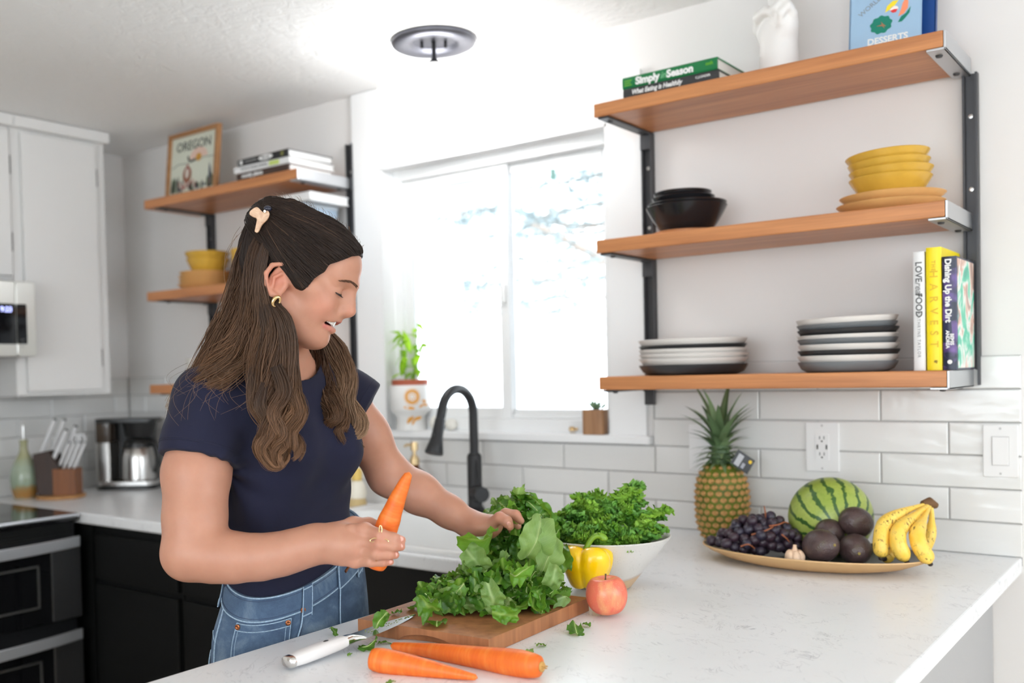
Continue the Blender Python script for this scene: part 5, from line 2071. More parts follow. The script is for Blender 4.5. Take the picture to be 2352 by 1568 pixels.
def heap(c, ra, rb, hgt, n, lo=.0, smin=.75, smax=1.1):
    """pieces over a half-ellipsoid heap: ra along the view's right, rb in depth"""
    for q in range(n):
        a = random.uniform(0, 2 * PI)
        f = random.uniform(lo, 1) ** .75
        el = math.acos(1 - f * (1 - lo)) if False else PI / 2 * (1 - f)
        ce_, se_ = math.cos(el), math.sin(el)
        rr = random.uniform(.86, 1.0)
        p = c + rvx * (ra * ce_ * math.cos(a) * rr) + fvx * (rb * ce_ * math.sin(a) * rr) + zv * (hgt * se_ * rr)
        nn = (rvx * (ce_ * math.cos(a) / ra) + fvx * (ce_ * math.sin(a) / rb) + zv * (se_ / hgt)).normalized()
        hp.append((p, nn, random.uniform(smin, smax)))


heap(c1 + zv * .006, .142, .085, .072, 105)
heap(c1 - rvx * .035 - fvx * .015 + zv * .004, .115, .07, .045, 22)
heap(c2 + zv * .01, .092, .075, .155, 60)
heap(c2 + rvx * .01 - fvx * .0 + zv * .10, .078, .062, .088, 62)
heap(c1 + zv * .02, .10, .06, .03, 18)
cnt = 0
for p, nn, s_ in hp:
    lf = bpy.data.objects.new('chopped_green', random.choice(gm_))
    COL.objects.link(lf)
    d = (nn + Vector((random.gauss(0, .45), random.gauss(0, .45), random.gauss(.1, .4)))).normalized()
    q = d.to_track_quat('Z', 'Y') @ Quaternion((0, 0, 1), random.uniform(0, 6.28))
    lf.rotation_euler = q.to_euler()
    ext = .02 * s_ * math.sqrt(max(0, 1 - d.z ** 2)) + .004
    p = p.copy()
    p.z = max(p.z, ZBT + ext)
    lf.location = p
    lf.scale = (s_, s_, s_)
    rel = p - c1
    rx_ = rel.dot(rvx)
    zone = 'in the tall part of the heap under her hand' if p.z > ZBT + .075 else 'at the left tail of the heap' if rx_ < -.06 else 'at the right foot of the heap near the pepper' if rx_ > .07 else 'at the front foot of the heap' if rel.dot(fvx) < 0 else 'at the back of the heap'
    tone = {M_gr[0].name: 'mid green', M_gr[1].name: 'pale-backed', M_gr[2].name: 'dark green'}[lf.data.materials[0].name]
    tag(lf, '%s chopped leaf piece %s' % (tone, zone), 'greens', 'chopped greens heaped on the board')
core = MB()
for q in range(420):
    k_ = random.random()
    cc, ra, rb, hg = ((c1 + zv * .006, .128, .075, .06) if k_ < .5 else (c2 + zv * .01, .082, .066, .14) if k_ < .78 else (c2 + rvx * .01 + zv * .10, .068, .052, .078))
    a, el, rr = random.uniform(0, 2 * PI), math.asin(random.random()), random.uniform(.35, .93)
    p = cc + rvx * (ra * math.cos(el) * math.cos(a) * rr) + fvx * (rb * math.cos(el) * math.sin(a) * rr) + zv * (hg * math.sin(el) * rr)
    p.z = max(p.z, ZBT + .016)
    me__ = random.choice(gm_)
    mt = Matrix.Translation(p) @ Euler((random.uniform(-1.2, 1.2), random.uniform(-1.2, 1.2), random.uniform(0, 6.28))).to_matrix().to_4x4()
    core.add([mt @ (v_.co * .8) for v_ in me__.vertices], [tuple(pl_.vertices) for pl_ in me__.polygons])
core = core.part('chopped_greens_heap', M_gr[2], None, smooth=180, fix=False)
core['kind'] = 'stuff'
core['label'] = 'inner leaves of the chopped greens heap on the board'
# large leaves crowning the bunch under her hand
big = []


def big_leaf(seed, l, w, m, name='greens_leaf'):
    rr = random.Random(seed)
    p = [rr.uniform(0, 6.28) for _ in range(6)]
    jl = [rr.uniform(.86, 1.08) for _ in range(17)]
    jr = [rr.uniform(.86, 1.08) for _ in range(17)]
    je = [rr.uniform(-.10, .10) for _ in range(14)]
    fold, curl = rr.uniform(.25, .6), rr.uniform(.5, 1.6)

    def fn(u, v):
        x = (u - .5) * 2
        j = 1 + .09 * math.sin(v * 8 + p[0] + (2 if x < 0 else 0)) + .05 * math.sin(v * 19 + p[3] * (1 if x < 0 else 2))
        wd = w * (.62 + .38 * math.sin(PI * (v * .9 + .05))) * (1 + (j - 1) * abs(x) ** 3)
        e = abs(x)
        z = .012 * math.sin(v * 5 + p[1]) * x + e * e * .007 * math.sin(v * 19 + p[2] + 2 * x) + .004 * math.sin(v * 11 + p[4]) * math.sin(x * 5 + p[5]) - curl * l * (v - .5) ** 2 + e ** 1.5 * wd * fold
        yy = (v - .5) * l * (1 + (.09 * math.sin(u * 9 + p[1]) if v > .9 or v < .08 else 0))
        return (x * wd, yy, z)
    mb = MB().grid(fn, 13, 16)
    if seed in (1, 2, 7):
        mb.tube([Vector(fn(.5, v)) + Vector((0, 0, .0008)) for v in np.linspace(.02, .95, 10)], [.0014 - .0010 * i / 9 for i in range(10)], 6, mi=1)
    return mb.mesh(name, [m, M_rib], 180)


for sd, px_, py_, d_, l_, w_, m_, rot_, lab in (
        (1, 1232, 1240, 1.84, .086, .032, 1, (-75, 10, -20), 'large pale leaf underside drooping over the right of the greens heap'),
        (2, 1262, 1262, 1.84, .10, .022, 1, (-85, 20, -8), 'long pale leaf hanging down at the right edge of the greens heap'),
        (3, 1100, 1240, 1.85, .08, .034, 0, (-30, -30, 60), 'dark leaf sticking out at the left of the heap under her wrist'),
        (4, 1092, 1288, 1.83, .055, .026, 1, (-70, 0, 40), 'pale squarish leaf piece at the left flank of the tall heap'),
        (5, 1293, 1283, 1.86, .05, .018, 2, (-80, -10, 10), 'dark curled leaf between the heap and the pepper'),
        (6, 1130, 1372, 1.72, .052, .018, 1, (-70, 12, 15), 'pale oblong leaf piece facing front in the middle of the heap'),
        (7, 1190, 1318, 1.75, .048, .019, 0, (-40, 15, -50), 'broad bright leaf folded over the middle of the heap'),
        (8, 1165, 1412, 1.70, .052, .015, 0, (-55, 5, 80), 'long leaf piece along the front foot of the heap'),
        (9, 1270, 1330, 1.80, .045, .019, 1, (-65, -5, -15), 'pale leaf at the right shoulder of the heap'),
        (10, 985, 1390, 1.73, .05, .02, 0, (-45, -20, 35), 'leaf standing at the left tail of the heap')):
    lf = bpy.data.objects.new('greens_leaf', big_leaf(sd, l_, w_, M_gr[m_]))
    COL.objects.link(lf)
    # local y down the picture, local z to the viewer
    b_ = Matrix(((RT.x, -UP.x, -FW.x), (RT.y, -UP.y, -FW.y), (RT.z, -UP.z, -FW.z)))
    b_ = Matrix(((RT.x, UP.x, -FW.x), (RT.y, UP.y, -FW.y), (RT.z, UP.z, -FW.z)))
    e_ = Euler((R(rot_[0] + 75), R(rot_[1]), R(rot_[2]))).to_matrix()
    lf.matrix_world = Matrix.Translation(at(px_, py_, d_)) @ (b_ @ e_).to_4x4()
    tag(lf, lab, 'greens', 'larger leaves in the greens heap')

# loose bits
for i, (px_, py_, z_, s_, lab, tilt) in enumerate((
        (1322, 1446, ZC, .95, 'triangular green leaf scrap on the worktop right of the board', 20),
        (1347, 1434, ZC, .45, 'small green scrap beside the triangular one near the apple', 10),
        (1242, 1478, ZC, .6, 'curled green scrap in front of the board corner', 15),
        (1212, 1496, ZC, .5, 'rolled green scrap just behind the end of the long carrot', 30),
        (849, 1482, ZC, .85, 'crumpled green leaf under the knife blade at the board edge', 30),
        (803, 1501, ZC, .3, 'tiny green scrap on the worktop below the knife handle', 5),
        (768, 1449, ZC, .55, 'curled green scrap behind the knife handle', 40),
        (884, 1474, ZC, .45, 'dark green scrap between the board and the long carrot', 10),
        (1004, 1427, ZBT, 1.0, 'flat green leaf scrap on the board in front of the heap', 12),
        (912, 1406, ZBT, .5, 'small green scrap on the board above the knife', 8),
        (897, 1565, ZC, .35, 'tiny green scrap at the near edge below the carrots', 5))):
    lf = bpy.data.objects.new('leaf_scrap', gm_[(3, 1, 4, 8, 9, 4, 7, 15, 6, 1, 10)[i]])
    COL.objects.link(lf)
    lf.location = atp(px_, py_, 2, z_ + .004 + .010 * math.sin(R(tilt)) * s_)
    lf.rotation_euler = (R(tilt), R(tilt * .4), R(40 + 67 * i))
    lf.scale = (s_, s_, s_)
    tag(lf, lab, 'greens', 'loose leaf scraps')
lf = bpy.data.objects.new('leaf_scrap', gm_[12])
COL.objects.link(lf)
lf.location = atp(876, 1420, 2, ZBT + .016)
lf.rotation_euler = (R(40), R(20), R(10))
lf.scale = (.8, .8, .8)
tag(lf, 'bright green leaf scrap lying on the knife blade', 'greens', 'loose leaf scraps')

# ---------------------------------------------------------------- fruit platter
pc_ = Vector((.545, -.335, ZC + .0006))
PA, PB, PROT = .252, .150, R(2)
g = NT('grey_dish_glaze')
g.base((.11, .11, .115))
g.p(Roughness=.3)
M_dish = g.m
M_rimw = mat('tan_stoneware', rgb(206, 166, 116), .55, bumpscale=120, bumpstr=.2)
pl_ = MB()
pl_.lathe([(0, 0), (.55, 0), (.62, .002), (.80, .011), (.95, .026), (1.0, .034), (.995, .037), (.985, .0365)], (0, 0, 0), 72, Matrix.Diagonal((PA, PB, 1)))
n0 = len(pl_.f)
pl_.lathe([(.985, .0365), (.94, .030), (.80, .017), (.62, .008), (0, .006)], (0, 0, 0), 72, Matrix.Diagonal((PA, PB, 1)))
pl_.mi = [0] * n0 + [1] * (len(pl_.f) - n0)
po = pl_.part('platter', [M_rimw, M_dish], None, smooth=50)
po.location = pc_
po.rotation_euler = (0, 0, PROT)
tag(po, 'large oval tan stoneware platter holding the fruit', 'platter')


# pineapple (stands on the worktop behind the platter)
pn_ = thing('pineapple', 'pineapple with green crown standing left of the fruit platter', 'pineapple', (.243, -.108, ZC + .0006), (0, R(-1), R(30)))
BH = .205


def pr(z):
    t = z / BH
    return .068 * (max(0.0, 1 - abs(2 * t - .92) ** 3.2 * .42)) ** .9


M_pine_b = mat('pineapple_green', rgb(96, 108, 20), .55, var=.3, varscale=40, bumpscale=200, bumpstr=.4)
g = NT('pineapple_eye')
v = g.coord('Object')
oi = g.n('ShaderNodeObjectInfo').outputs['Random']
f = g.noise(160, 3, .6, v)
g.base(g.mix(g.ramp(f, [(.4, (0, 0, 0)), (.7, (1, 1, 1))]), rgb(206, 156, 96), rgb(150, 112, 56)))
g.p(Roughness=.65)
M_eye = g.m
MB().lathe([(0, 0)] + [(pr(z), z) for z in np.linspace(.004, BH - .002, 30)] + [(0, BH)], (0, 0, 0), 40).part('flesh', M_pine_b, pn_, smooth=180)
ev = []
for a, r_ in [(q * PI / 4, 1) for q in range(8)]:
    ev.append((math.cos(a), math.sin(a)))
em = MB()
vs = [(x * .0095, y * .0075, 0) for x, y in ev] + [(x * .0062, y * .0046, .0042) for x, y in ev] + [(0, .0, .0050), (0, -.004, .0075)]
fs = [(i, (i + 1) % 8, 8 + (i + 1) % 8, 8 + i) for i in range(8)] + [(8 + i, 8 + (i + 1) % 8, 16) for i in range(8)]
em.add(vs, fs)
em.tube([(0, -.001, .004), (0, .003, .0085)], [.0012, .0003], 4)
eyem = em.mesh('eye', M_eye, 30)
rows = 12
for r_ in range(rows):
    z = .012 + r_ * (BH - .022) / (rows - 1)
    n_ = max(8, int(2 * PI * pr(z) / .0215 + .5))
    n_ = 19 if .02 < z < .17 else n_
    for q in range(n_):
        a = 2 * PI * (q + .5 * (r_ % 2)) / n_
        rr_ = pr(z)
        dz = (pr(z + .004) - pr(z - .004)) / .008
        nrm_ = Vector((math.cos(a), math.sin(a), -dz)).normalized()
        ey = bpy.data.objects.new('eye', eyem)
        COL.objects.link(ey)
        ey.parent = pn_
        ey.location = Vector((rr_ * math.cos(a), rr_ * math.sin(a), z)) - nrm_ * .0008
        ty = (zv - nrm_ * nrm_.z).normalized()
        tx = ty.cross(nrm_)
        ey.rotation_euler = Matrix(((tx.x, ty.x, nrm_.x), (tx.y, ty.y, nrm_.y), (tx.z, ty.z, nrm_.z))).to_euler()
        k_ = min(1, rr_ / .06)
        ey.scale = (k_, k_, 1)


def blade_mesh(l, w, curve, m):
    def fn(u, v):
        x = (u - .5) * 2
        wd = w * (1 - v) ** .75 * (1 - .2 * (1 - v) ** 6)
        return (x * wd, curve * l * v * v - abs(x) * wd * .0 + (1 - abs(x)) * -.15 * wd, l * v * (1 - .12 * v * curve))
    return MB().grid(fn, 5, 9).mesh('crown_leaf', m, 180)


def crownmat(nm, a, b):
    g = NT(nm)
    oi = g.n('ShaderNodeObjectInfo').outputs['Random']
    g.base(g.ramp(oi, [(0, a), (1, b)]))
    g.p(Roughness=.5)
    return g.m


M_cr = crownmat('crown_green', rgb(76, 104, 66), rgb(128, 150, 104))
bm1 = [blade_mesh(.045, .010, .9, M_cr), blade_mesh(.07, .012, .55, M_cr), blade_mesh(.115, .0145, .38, M_cr), blade_mesh(.15, .016, .22, M_cr)]
random.seed(8)
k = 0
for lev, (n_, zz, rr_, ty_, tilt) in enumerate(((12, .000, .026, 0, 66), (13, .012, .027, 0, 58), (13, .024, .026, 0, 50), (12, .036, .025, 0, 44), (11, .048, .022, 1, 38), (9, .058, .019, 1, 33), (8, .066, .015, 2, 30), (6, .070, .010, 2, 22), (4, .074, .005, 3, 12), (2, .076, .002, 3, 4))):
    for q in range(n_):
        a = 2 * PI * q / n_ + lev * 1.1
        lf = bpy.data.objects.new('crown_leaf', bm1[ty_])
        COL.objects.link(lf)
        lf.parent = pn_
        lf.location = (rr_ * math.cos(a), rr_ * math.sin(a), BH - .002 + zz)
        t_ = R(tilt + random.uniform(-6, 6))
        # local z leans outwards; local +y (curl) points outwards
        lf.rotation_euler = (Matrix.Rotation(a - PI / 2, 3, 'Z') @ Matrix.Rotation(-t_, 3, 'X')).to_euler()
        s_ = random.uniform(.85, 1.1)
        lf.scale = (s_, s_, s_)
MB().lathe([(0, 0), (.024, 0), (.026, .02), (.022, .05), (.01, .075), (0, .08)], (0, 0, BH - .006), 16).part('crown_core', M_cr, pn_)
tg = MB().b2((-.021, -.0004, -.028), (.021, .0004, .028)).part('hang_tag', mat('black_tag', (.02, .02, .022), .4), pn_, smooth=0)
tp_ = at(1706, 1060, 2.585)
bpy.context.view_layer.update()
tg.matrix_world = Matrix.Translation(tp_) @ Matrix(((RT.x, FW.x, UP.x), (RT.y, FW.y, UP.y), (RT.z, FW.z, UP.z))).to_4x4() @ Euler((0, R(-57), R(10))).to_matrix().to_4x4()
MB().b2((-.018, -.0009, .004), (.014, -.0003, .020)).part('tag_label', mat('grey_print_label', (.45, .45, .47), .5), tg, smooth=0)
MB().b2((-.016, -.0009, -.010), (-.002, -.0003, -.001)).part('tag_label', mat('grey_print_label2', (.36, .36, .4), .5), tg, smooth=0)
MB().lathe([(0, 0), (.005, 0), (.005, .0006), (0, .0006)], (.010, -.0009, -.018), 12, Matrix.Rotation(R(90), 4, 'X')).part('tag_emblem', mat('yellow_dot', rgb(230, 190, 30), .5), tg)


# watermelon
def melon_mat():
    g = NT('watermelon_rind')
    v = g.coord('Object')
    sp = g.n('ShaderNodeSeparateXYZ')
    g.t.links.new(v, sp.inputs[0])
    at2 = g.n('ShaderNodeMath', operation='ARCTAN2')
    g.t.links.new(sp.outputs['Y'], at2.inputs[0])
    g.t.links.new(sp.outputs['X'], at2.inputs[1])
    nz = g.noise(26, 5, .65, v, .4)
    m1 = g.n('ShaderNodeMath', operation='MULTIPLY_ADD')
    g.t.links.new(nz, m1.inputs[0])
    m1.inputs[1].default_value = .38
    g.t.links.new(at2.outputs[0], m1.inputs[2])
    m2 = g.n('ShaderNodeMath', operation='MULTIPLY')
    g.t.links.new(m1.outputs[0], m2.inputs[0])
    m2.inputs[1].default_value = 17
    sn = g.n('ShaderNodeMath', operation='SINE')
    g.t.links.new(m2.outputs[0], sn.inputs[0])
    n3 = g.noise(60, 3, .6, v)
    m3 = g.n('ShaderNodeMath', operation='MULTIPLY_ADD')
    g.t.links.new(n3, m3.inputs[0])
    m3.inputs[1].default_value = 1.25
    g.t.links.new(sn.outputs[0], m3.inputs[2])
    st_ = g.ramp(m3.outputs[0], [(.88, (0, 0, 0)), (1.0, (1, 1, 1))])
    mr = g.n('ShaderNodeMapRange')
    g.t.links.new(m3.outputs[0], mr.inputs[0])
    mr.inputs[1].default_value = 1.12
    mr.inputs[2].default_value = 1.36
    basec = g.ramp(g.noise(9, 3, .5, v), [(.3, rgb(138, 158, 62)), (.7, rgb(170, 184, 92))])
    fine = g.ramp(g.noise(120, 2, .5, v), [(.45, (1, 1, 1)), (.7, (.78, .86, .7))])
    basec = g.mix(.7, basec, fine, 'MULTIPLY')
    g.base(g.mix(mr.outputs[0], basec, rgb(56, 92, 40)))
    g.p(Roughness=.35)
    return g.m


wm = thing('watermelon', 'round striped watermelon at the back of the platter', 'watermelon', (.560, -.235, ZC + .0035 + .0955))
mo = MB().ball((0, 0, 0), (.0955, .0955, .093), 56, 36).part('rind', melon_mat(), wm, smooth=180)
# stripes run from the stalk scar, which faces the viewer, low down
dirs = (-fvx * .92 - zv * .40 - rvx * .03).normalized()
mo.rotation_euler = dirs.to_track_quat('Z', 'X').to_euler()
MB().lathe([(0, .0905), (.006, .0915), (.0075, .0935), (.004, .0945), (0, .0935)], (0, 0, 0), 14).part('stalk_scar', mat('stalk_brown', rgb(140, 120, 60), .7), mo)

# grapes
gpb = thing('grape_bunch', 'bunch of black grapes on the left of the platter', 'grapes', (.428, -.352, ZC + .012))
g = NT('black_grape')
f = g.noise(50, 3, .6, g.coord())
oi = g.n('ShaderNodeObjectInfo').outputs['Random']
g.base(g.mix(oi, g.ramp(f, [(.35, rgb(30, 26, 36)), (.7, rgb(66, 62, 82))]), rgb(58, 40, 50)))
g.p(Roughness=.38)
M_grape = g.m
grm = MB().ball((0, 0, 0), (.0122, .0122, .0132), 16, 10).mesh('grape', M_grape, 180)
random.seed(14)
gl0 = Vector(gpb.location)
placed = []
tries = 0
while len(placed) < 120 and tries < 9000:
    tries += 1
    # a heap 0.21 wide, 0.1 deep, 0.085 high
    x, y = random.uniform(-1, 1), random.uniform(-1, 1)
    if x * x + y * y > 1:
        continue
    hmax = .098 * math.sqrt(max(0, 1 - (x * .95) ** 2 - (y * .8) ** 2)) * (.8 + .2 * math.cos(x * 2 - .2))
    z = random.uniform(.011, max(.012, hmax))
    p = rvx * (x * .112) + fvx * (y * .060) + zv * z
    # keep inside the platter's rim
    w_ = gl0 + p - pc_
    if (w_.x / PA) ** 2 + (w_.y / PB) ** 2 > .93 and z < .035:
        continue
    z_in = .008 + .03 * max(0, ((w_.x / PA) ** 2 + (w_.y / PB) ** 2) - .4)
    if p.z < z_in + .011:
        p.z = z_in + .0125
    if any((p - q).length < .0195 for q in placed):
        continue
    placed.append(p)
for p in placed:
    ob_ = bpy.data.objects.new('grape', grm)
    COL.objects.link(ob_)
    ob_.parent = gpb
    ob_.location = p
    ob_.rotation_euler = (random.uniform(0, 3), random.uniform(0, 3), 0)
M_rach = mat('grape_stalk', rgb(150, 84, 50), .6)
for pts_ in (((-.03, -.045, .058), (.0, -.06, .07), (.02, -.05, .076), (.035, -.04, .072)), ((-.06, -.06, .034), (-.045, -.068, .04), (-.03, -.066, .03)), ((.01, -.05, .078), (.03, -.055, .082), (.05, -.04, .085), (.062, -.03, .08)), ((.02, 0, .09), (.018, .0, .105), (.016, 0, .118)), ((.035, -.06, .06), (.045, -.066, .05), (.052, -.062, .042))):
    MB().tube(catmull([rvx * a + fvx * b + zv * c for a, b, c in pts_], 10), [.0022 - .0008 * i / 9 for i in range(10)], 6).part('stalk', M_rach, gpb)

gb2 = thing('garlic_bulb', 'small tan garlic bulb between the grapes and avocados', 'garlic', tuple(atp(1826, 1280, 1, -.452)[:2]) + (ZC + .018,))
M_gar = mat('garlic_skin', rgb(224, 190, 160), .55, var=.12, varscale=60)
for q in range(6):
    a = q * PI / 3
    MB().ball((.011 * math.cos(a), .011 * math.sin(a), .018), (.0115, .0115, .017), 12, 8).part('clove', M_gar, gb2, smooth=180)
MB().lathe([(0, .028), (.010, .028), (.005, .038), (.004, .046), (0, .047)], (0, 0, 0), 12).part('neck', M_gar, gb2)

# avocados
g = NT('avocado_skin')
v = g.coord('Object')
f = g.noise(14, 4, .6, v)
g.base(g.ramp(f, [(.3, rgb(50, 40, 42)), (.6, rgb(80, 62, 60)), (.8, rgb(92, 86, 62))]))
g.p(Roughness=.36)
vo = g.n('ShaderNodeTexVoronoi', Scale=260)
g.t.links.new(v, vo.inputs['Vector'])
g.bump(vo.outputs['Distance'], .5, .0014)
M_avo = g.m


def avocado(label, c, r, axis, k=1.22):
    t = thing('avocado', label, 'avocado', c, group='avocados')
    q = Vector(axis).to_track_quat('Z', 'Y').to_matrix()
    mb = MB()
    prof = []
    for i in range(17):
        a = PI * i / 16
        rr = math.sin(a) * (1 - .10 * (1 - math.cos(a)) * .5)
        prof.append((max(0, rr) * r, -math.cos(a) * r * k))
    prof[0] = (0, -r * k)
    prof[-1] = (0, r * k)
    mb.lathe(prof, (0, 0, 0), 28, q)
    mb.part('skin', M_avo, t, smooth=180)
    MB().lathe([(0, r * k * .985), (.0035, r * k * .985), (.003, r * k * 1.02), (0, r * k * 1.025)], (0, 0, 0), 10, q).part('stalk_button', mat('stalk_brown', rgb(140, 120, 60), .7), t)
    return t


avocado('avocado at the platter front, left of the bluish one', at(1886, 1253, 2.185), .0385, tuple(-fvx * .75 + rvx * .25 + zv * .15), 1.12)
avocado('avocado at the platter front with a bluish sheen, beside the bananas', at(1965, 1261, 2.20), .0360, tuple(-fvx * .85 - rvx * .2 - zv * .05), 1.15)
avocado('dark avocado resting on top of the other avocados', at(1967, 1199, 2.255), .0362, tuple(rvx * .8 + fvx * .3 - zv * .3), 1.15)
avocado('avocado half hidden behind the front ones below the watermelon', at(1906, 1222, 2.275), .034, tuple(rvx * .6 + fvx * .7), 1.15)


# bananas
def banana_mat():
    g = NT('banana_skin')
    v = g.coord('Object')
    f = g.noise(160, 3, .7, g.coord('Object', scale=(1, 1, .6)))
    br = g.noise(28, 3, .6, v)
    mm = g.mix(1, g.ramp(f, [(.55, (0, 0, 0)), (.62, (1, 1, 1))]), g.ramp(br, [(.42, (0, 0, 0)), (.56, (1, 1, 1))]), 'MULTIPLY')
    c = g.ramp(br, [(.3, rgb(246, 198, 70)), (.7, rgb(250, 216, 110))])
    g.base(g.mix(mm, c, rgb(104, 62, 22)))
    g.p(Roughness=.42)
    return g.m


M_ban = banana_mat()
M_btip = mat('banana_tip', rgb(52, 40, 34), .8)
M_bst = mat('banana_crown', rgb(110, 78, 48), .8, bumpscale=200, bumpstr=.4)
z4 = lambda x, y, d: at(1480 + .37075 * x, 860 + .37075 * y, d)
crown = z4(1765, 805, 2.23)
bb_ = thing('banana_bunch', 'bunch of spotted ripe bananas leaning on the right of the platter', 'bananas', tuple(crown))
bcur = [[(1745, 806, 2.232), (1680, 822, 2.215), (1590, 858, 2.19), (1490, 925, 2.165), (1468, 1020, 2.15), (1468, 1095, 2.145), (1466, 1130, 2.145)],
        [(1755, 812, 2.23), (1715, 840, 2.20), (1650, 895, 2.17), (1578, 965, 2.14), (1572, 1045, 2.125), (1600, 1110, 2.12), (1622, 1152, 2.12)],
        [(1765, 818, 2.23), (1742, 865, 2.195), (1715, 925, 2.16), (1690, 985, 2.13), (1705, 1060, 2.115), (1745, 1125, 2.11), (1768, 1166, 2.11)],
        [(1775, 818, 2.235), (1780, 870, 2.23), (1778, 930, 2.225), (1772, 985, 2.22), (1760, 1030, 2.22), (1742, 1068, 2.22), (1730, 1090, 2.22)],
        [(1760, 815, 2.24), (1690, 880, 2.24), (1600, 970, 2.235), (1540, 1050, 2.215), (1510, 1110, 2.195), (1500, 1132, 2.19), (1490, 1140, 2.185)]]
for bi, cu in enumerate(bcur):
    pts_ = catmull([z4(*c) - crown for c in cu], 26)
    mr_ = (.0172, .0172, .0175, .013, .015)[bi]
    rad = []
    for i in range(26):
        f = i / 25
        r_ = .0050 + (mr_ - .0050) * min(1, max(0, (f - .18) / .22)) ** 1.0
        r_ = .0052 + (mr_ - .0052) * (1 / (1 + math.exp(-(f - .33) * 17)))
        if f > .8:
            r_ *= max(.32, 1 - ((f - .8) / .2) ** 2 * .75)
        rad.append(r_)
    bn = MB().tube(pts_, rad, 10).part('banana', M_ban, bb_, smooth=50)
    d_ = (pts_[-1] - pts_[-2]).normalized()
    MB().tube([pts_[-1] - d_ * .001, pts_[-1] + d_ * .005, pts_[-1] + d_ * .007], [.0058, .0052, .003], 8).part('tip', M_btip, bn)
MB().tube([z4(1722, 800, 2.23) - crown, z4(1765, 792, 2.235) - crown, z4(1808, 812, 2.24) - crown], [.007, .0125, .007], 10).part('crown', M_bst, bb_)
# ================================================================ IMPLICIT SURFACES (bodies, cloth, the ceramic hand)
def A3(v):
    return np.array(tuple(v), dtype=np.float64)


def smin(a, b, k):
    h = np.clip(.5 + .5 * (b - a) / k, 0, 1)
    return b + (a - b) * h - k * h * (1 - h)


def smax(a, b, k):
    return -smin(-a, -b, k)


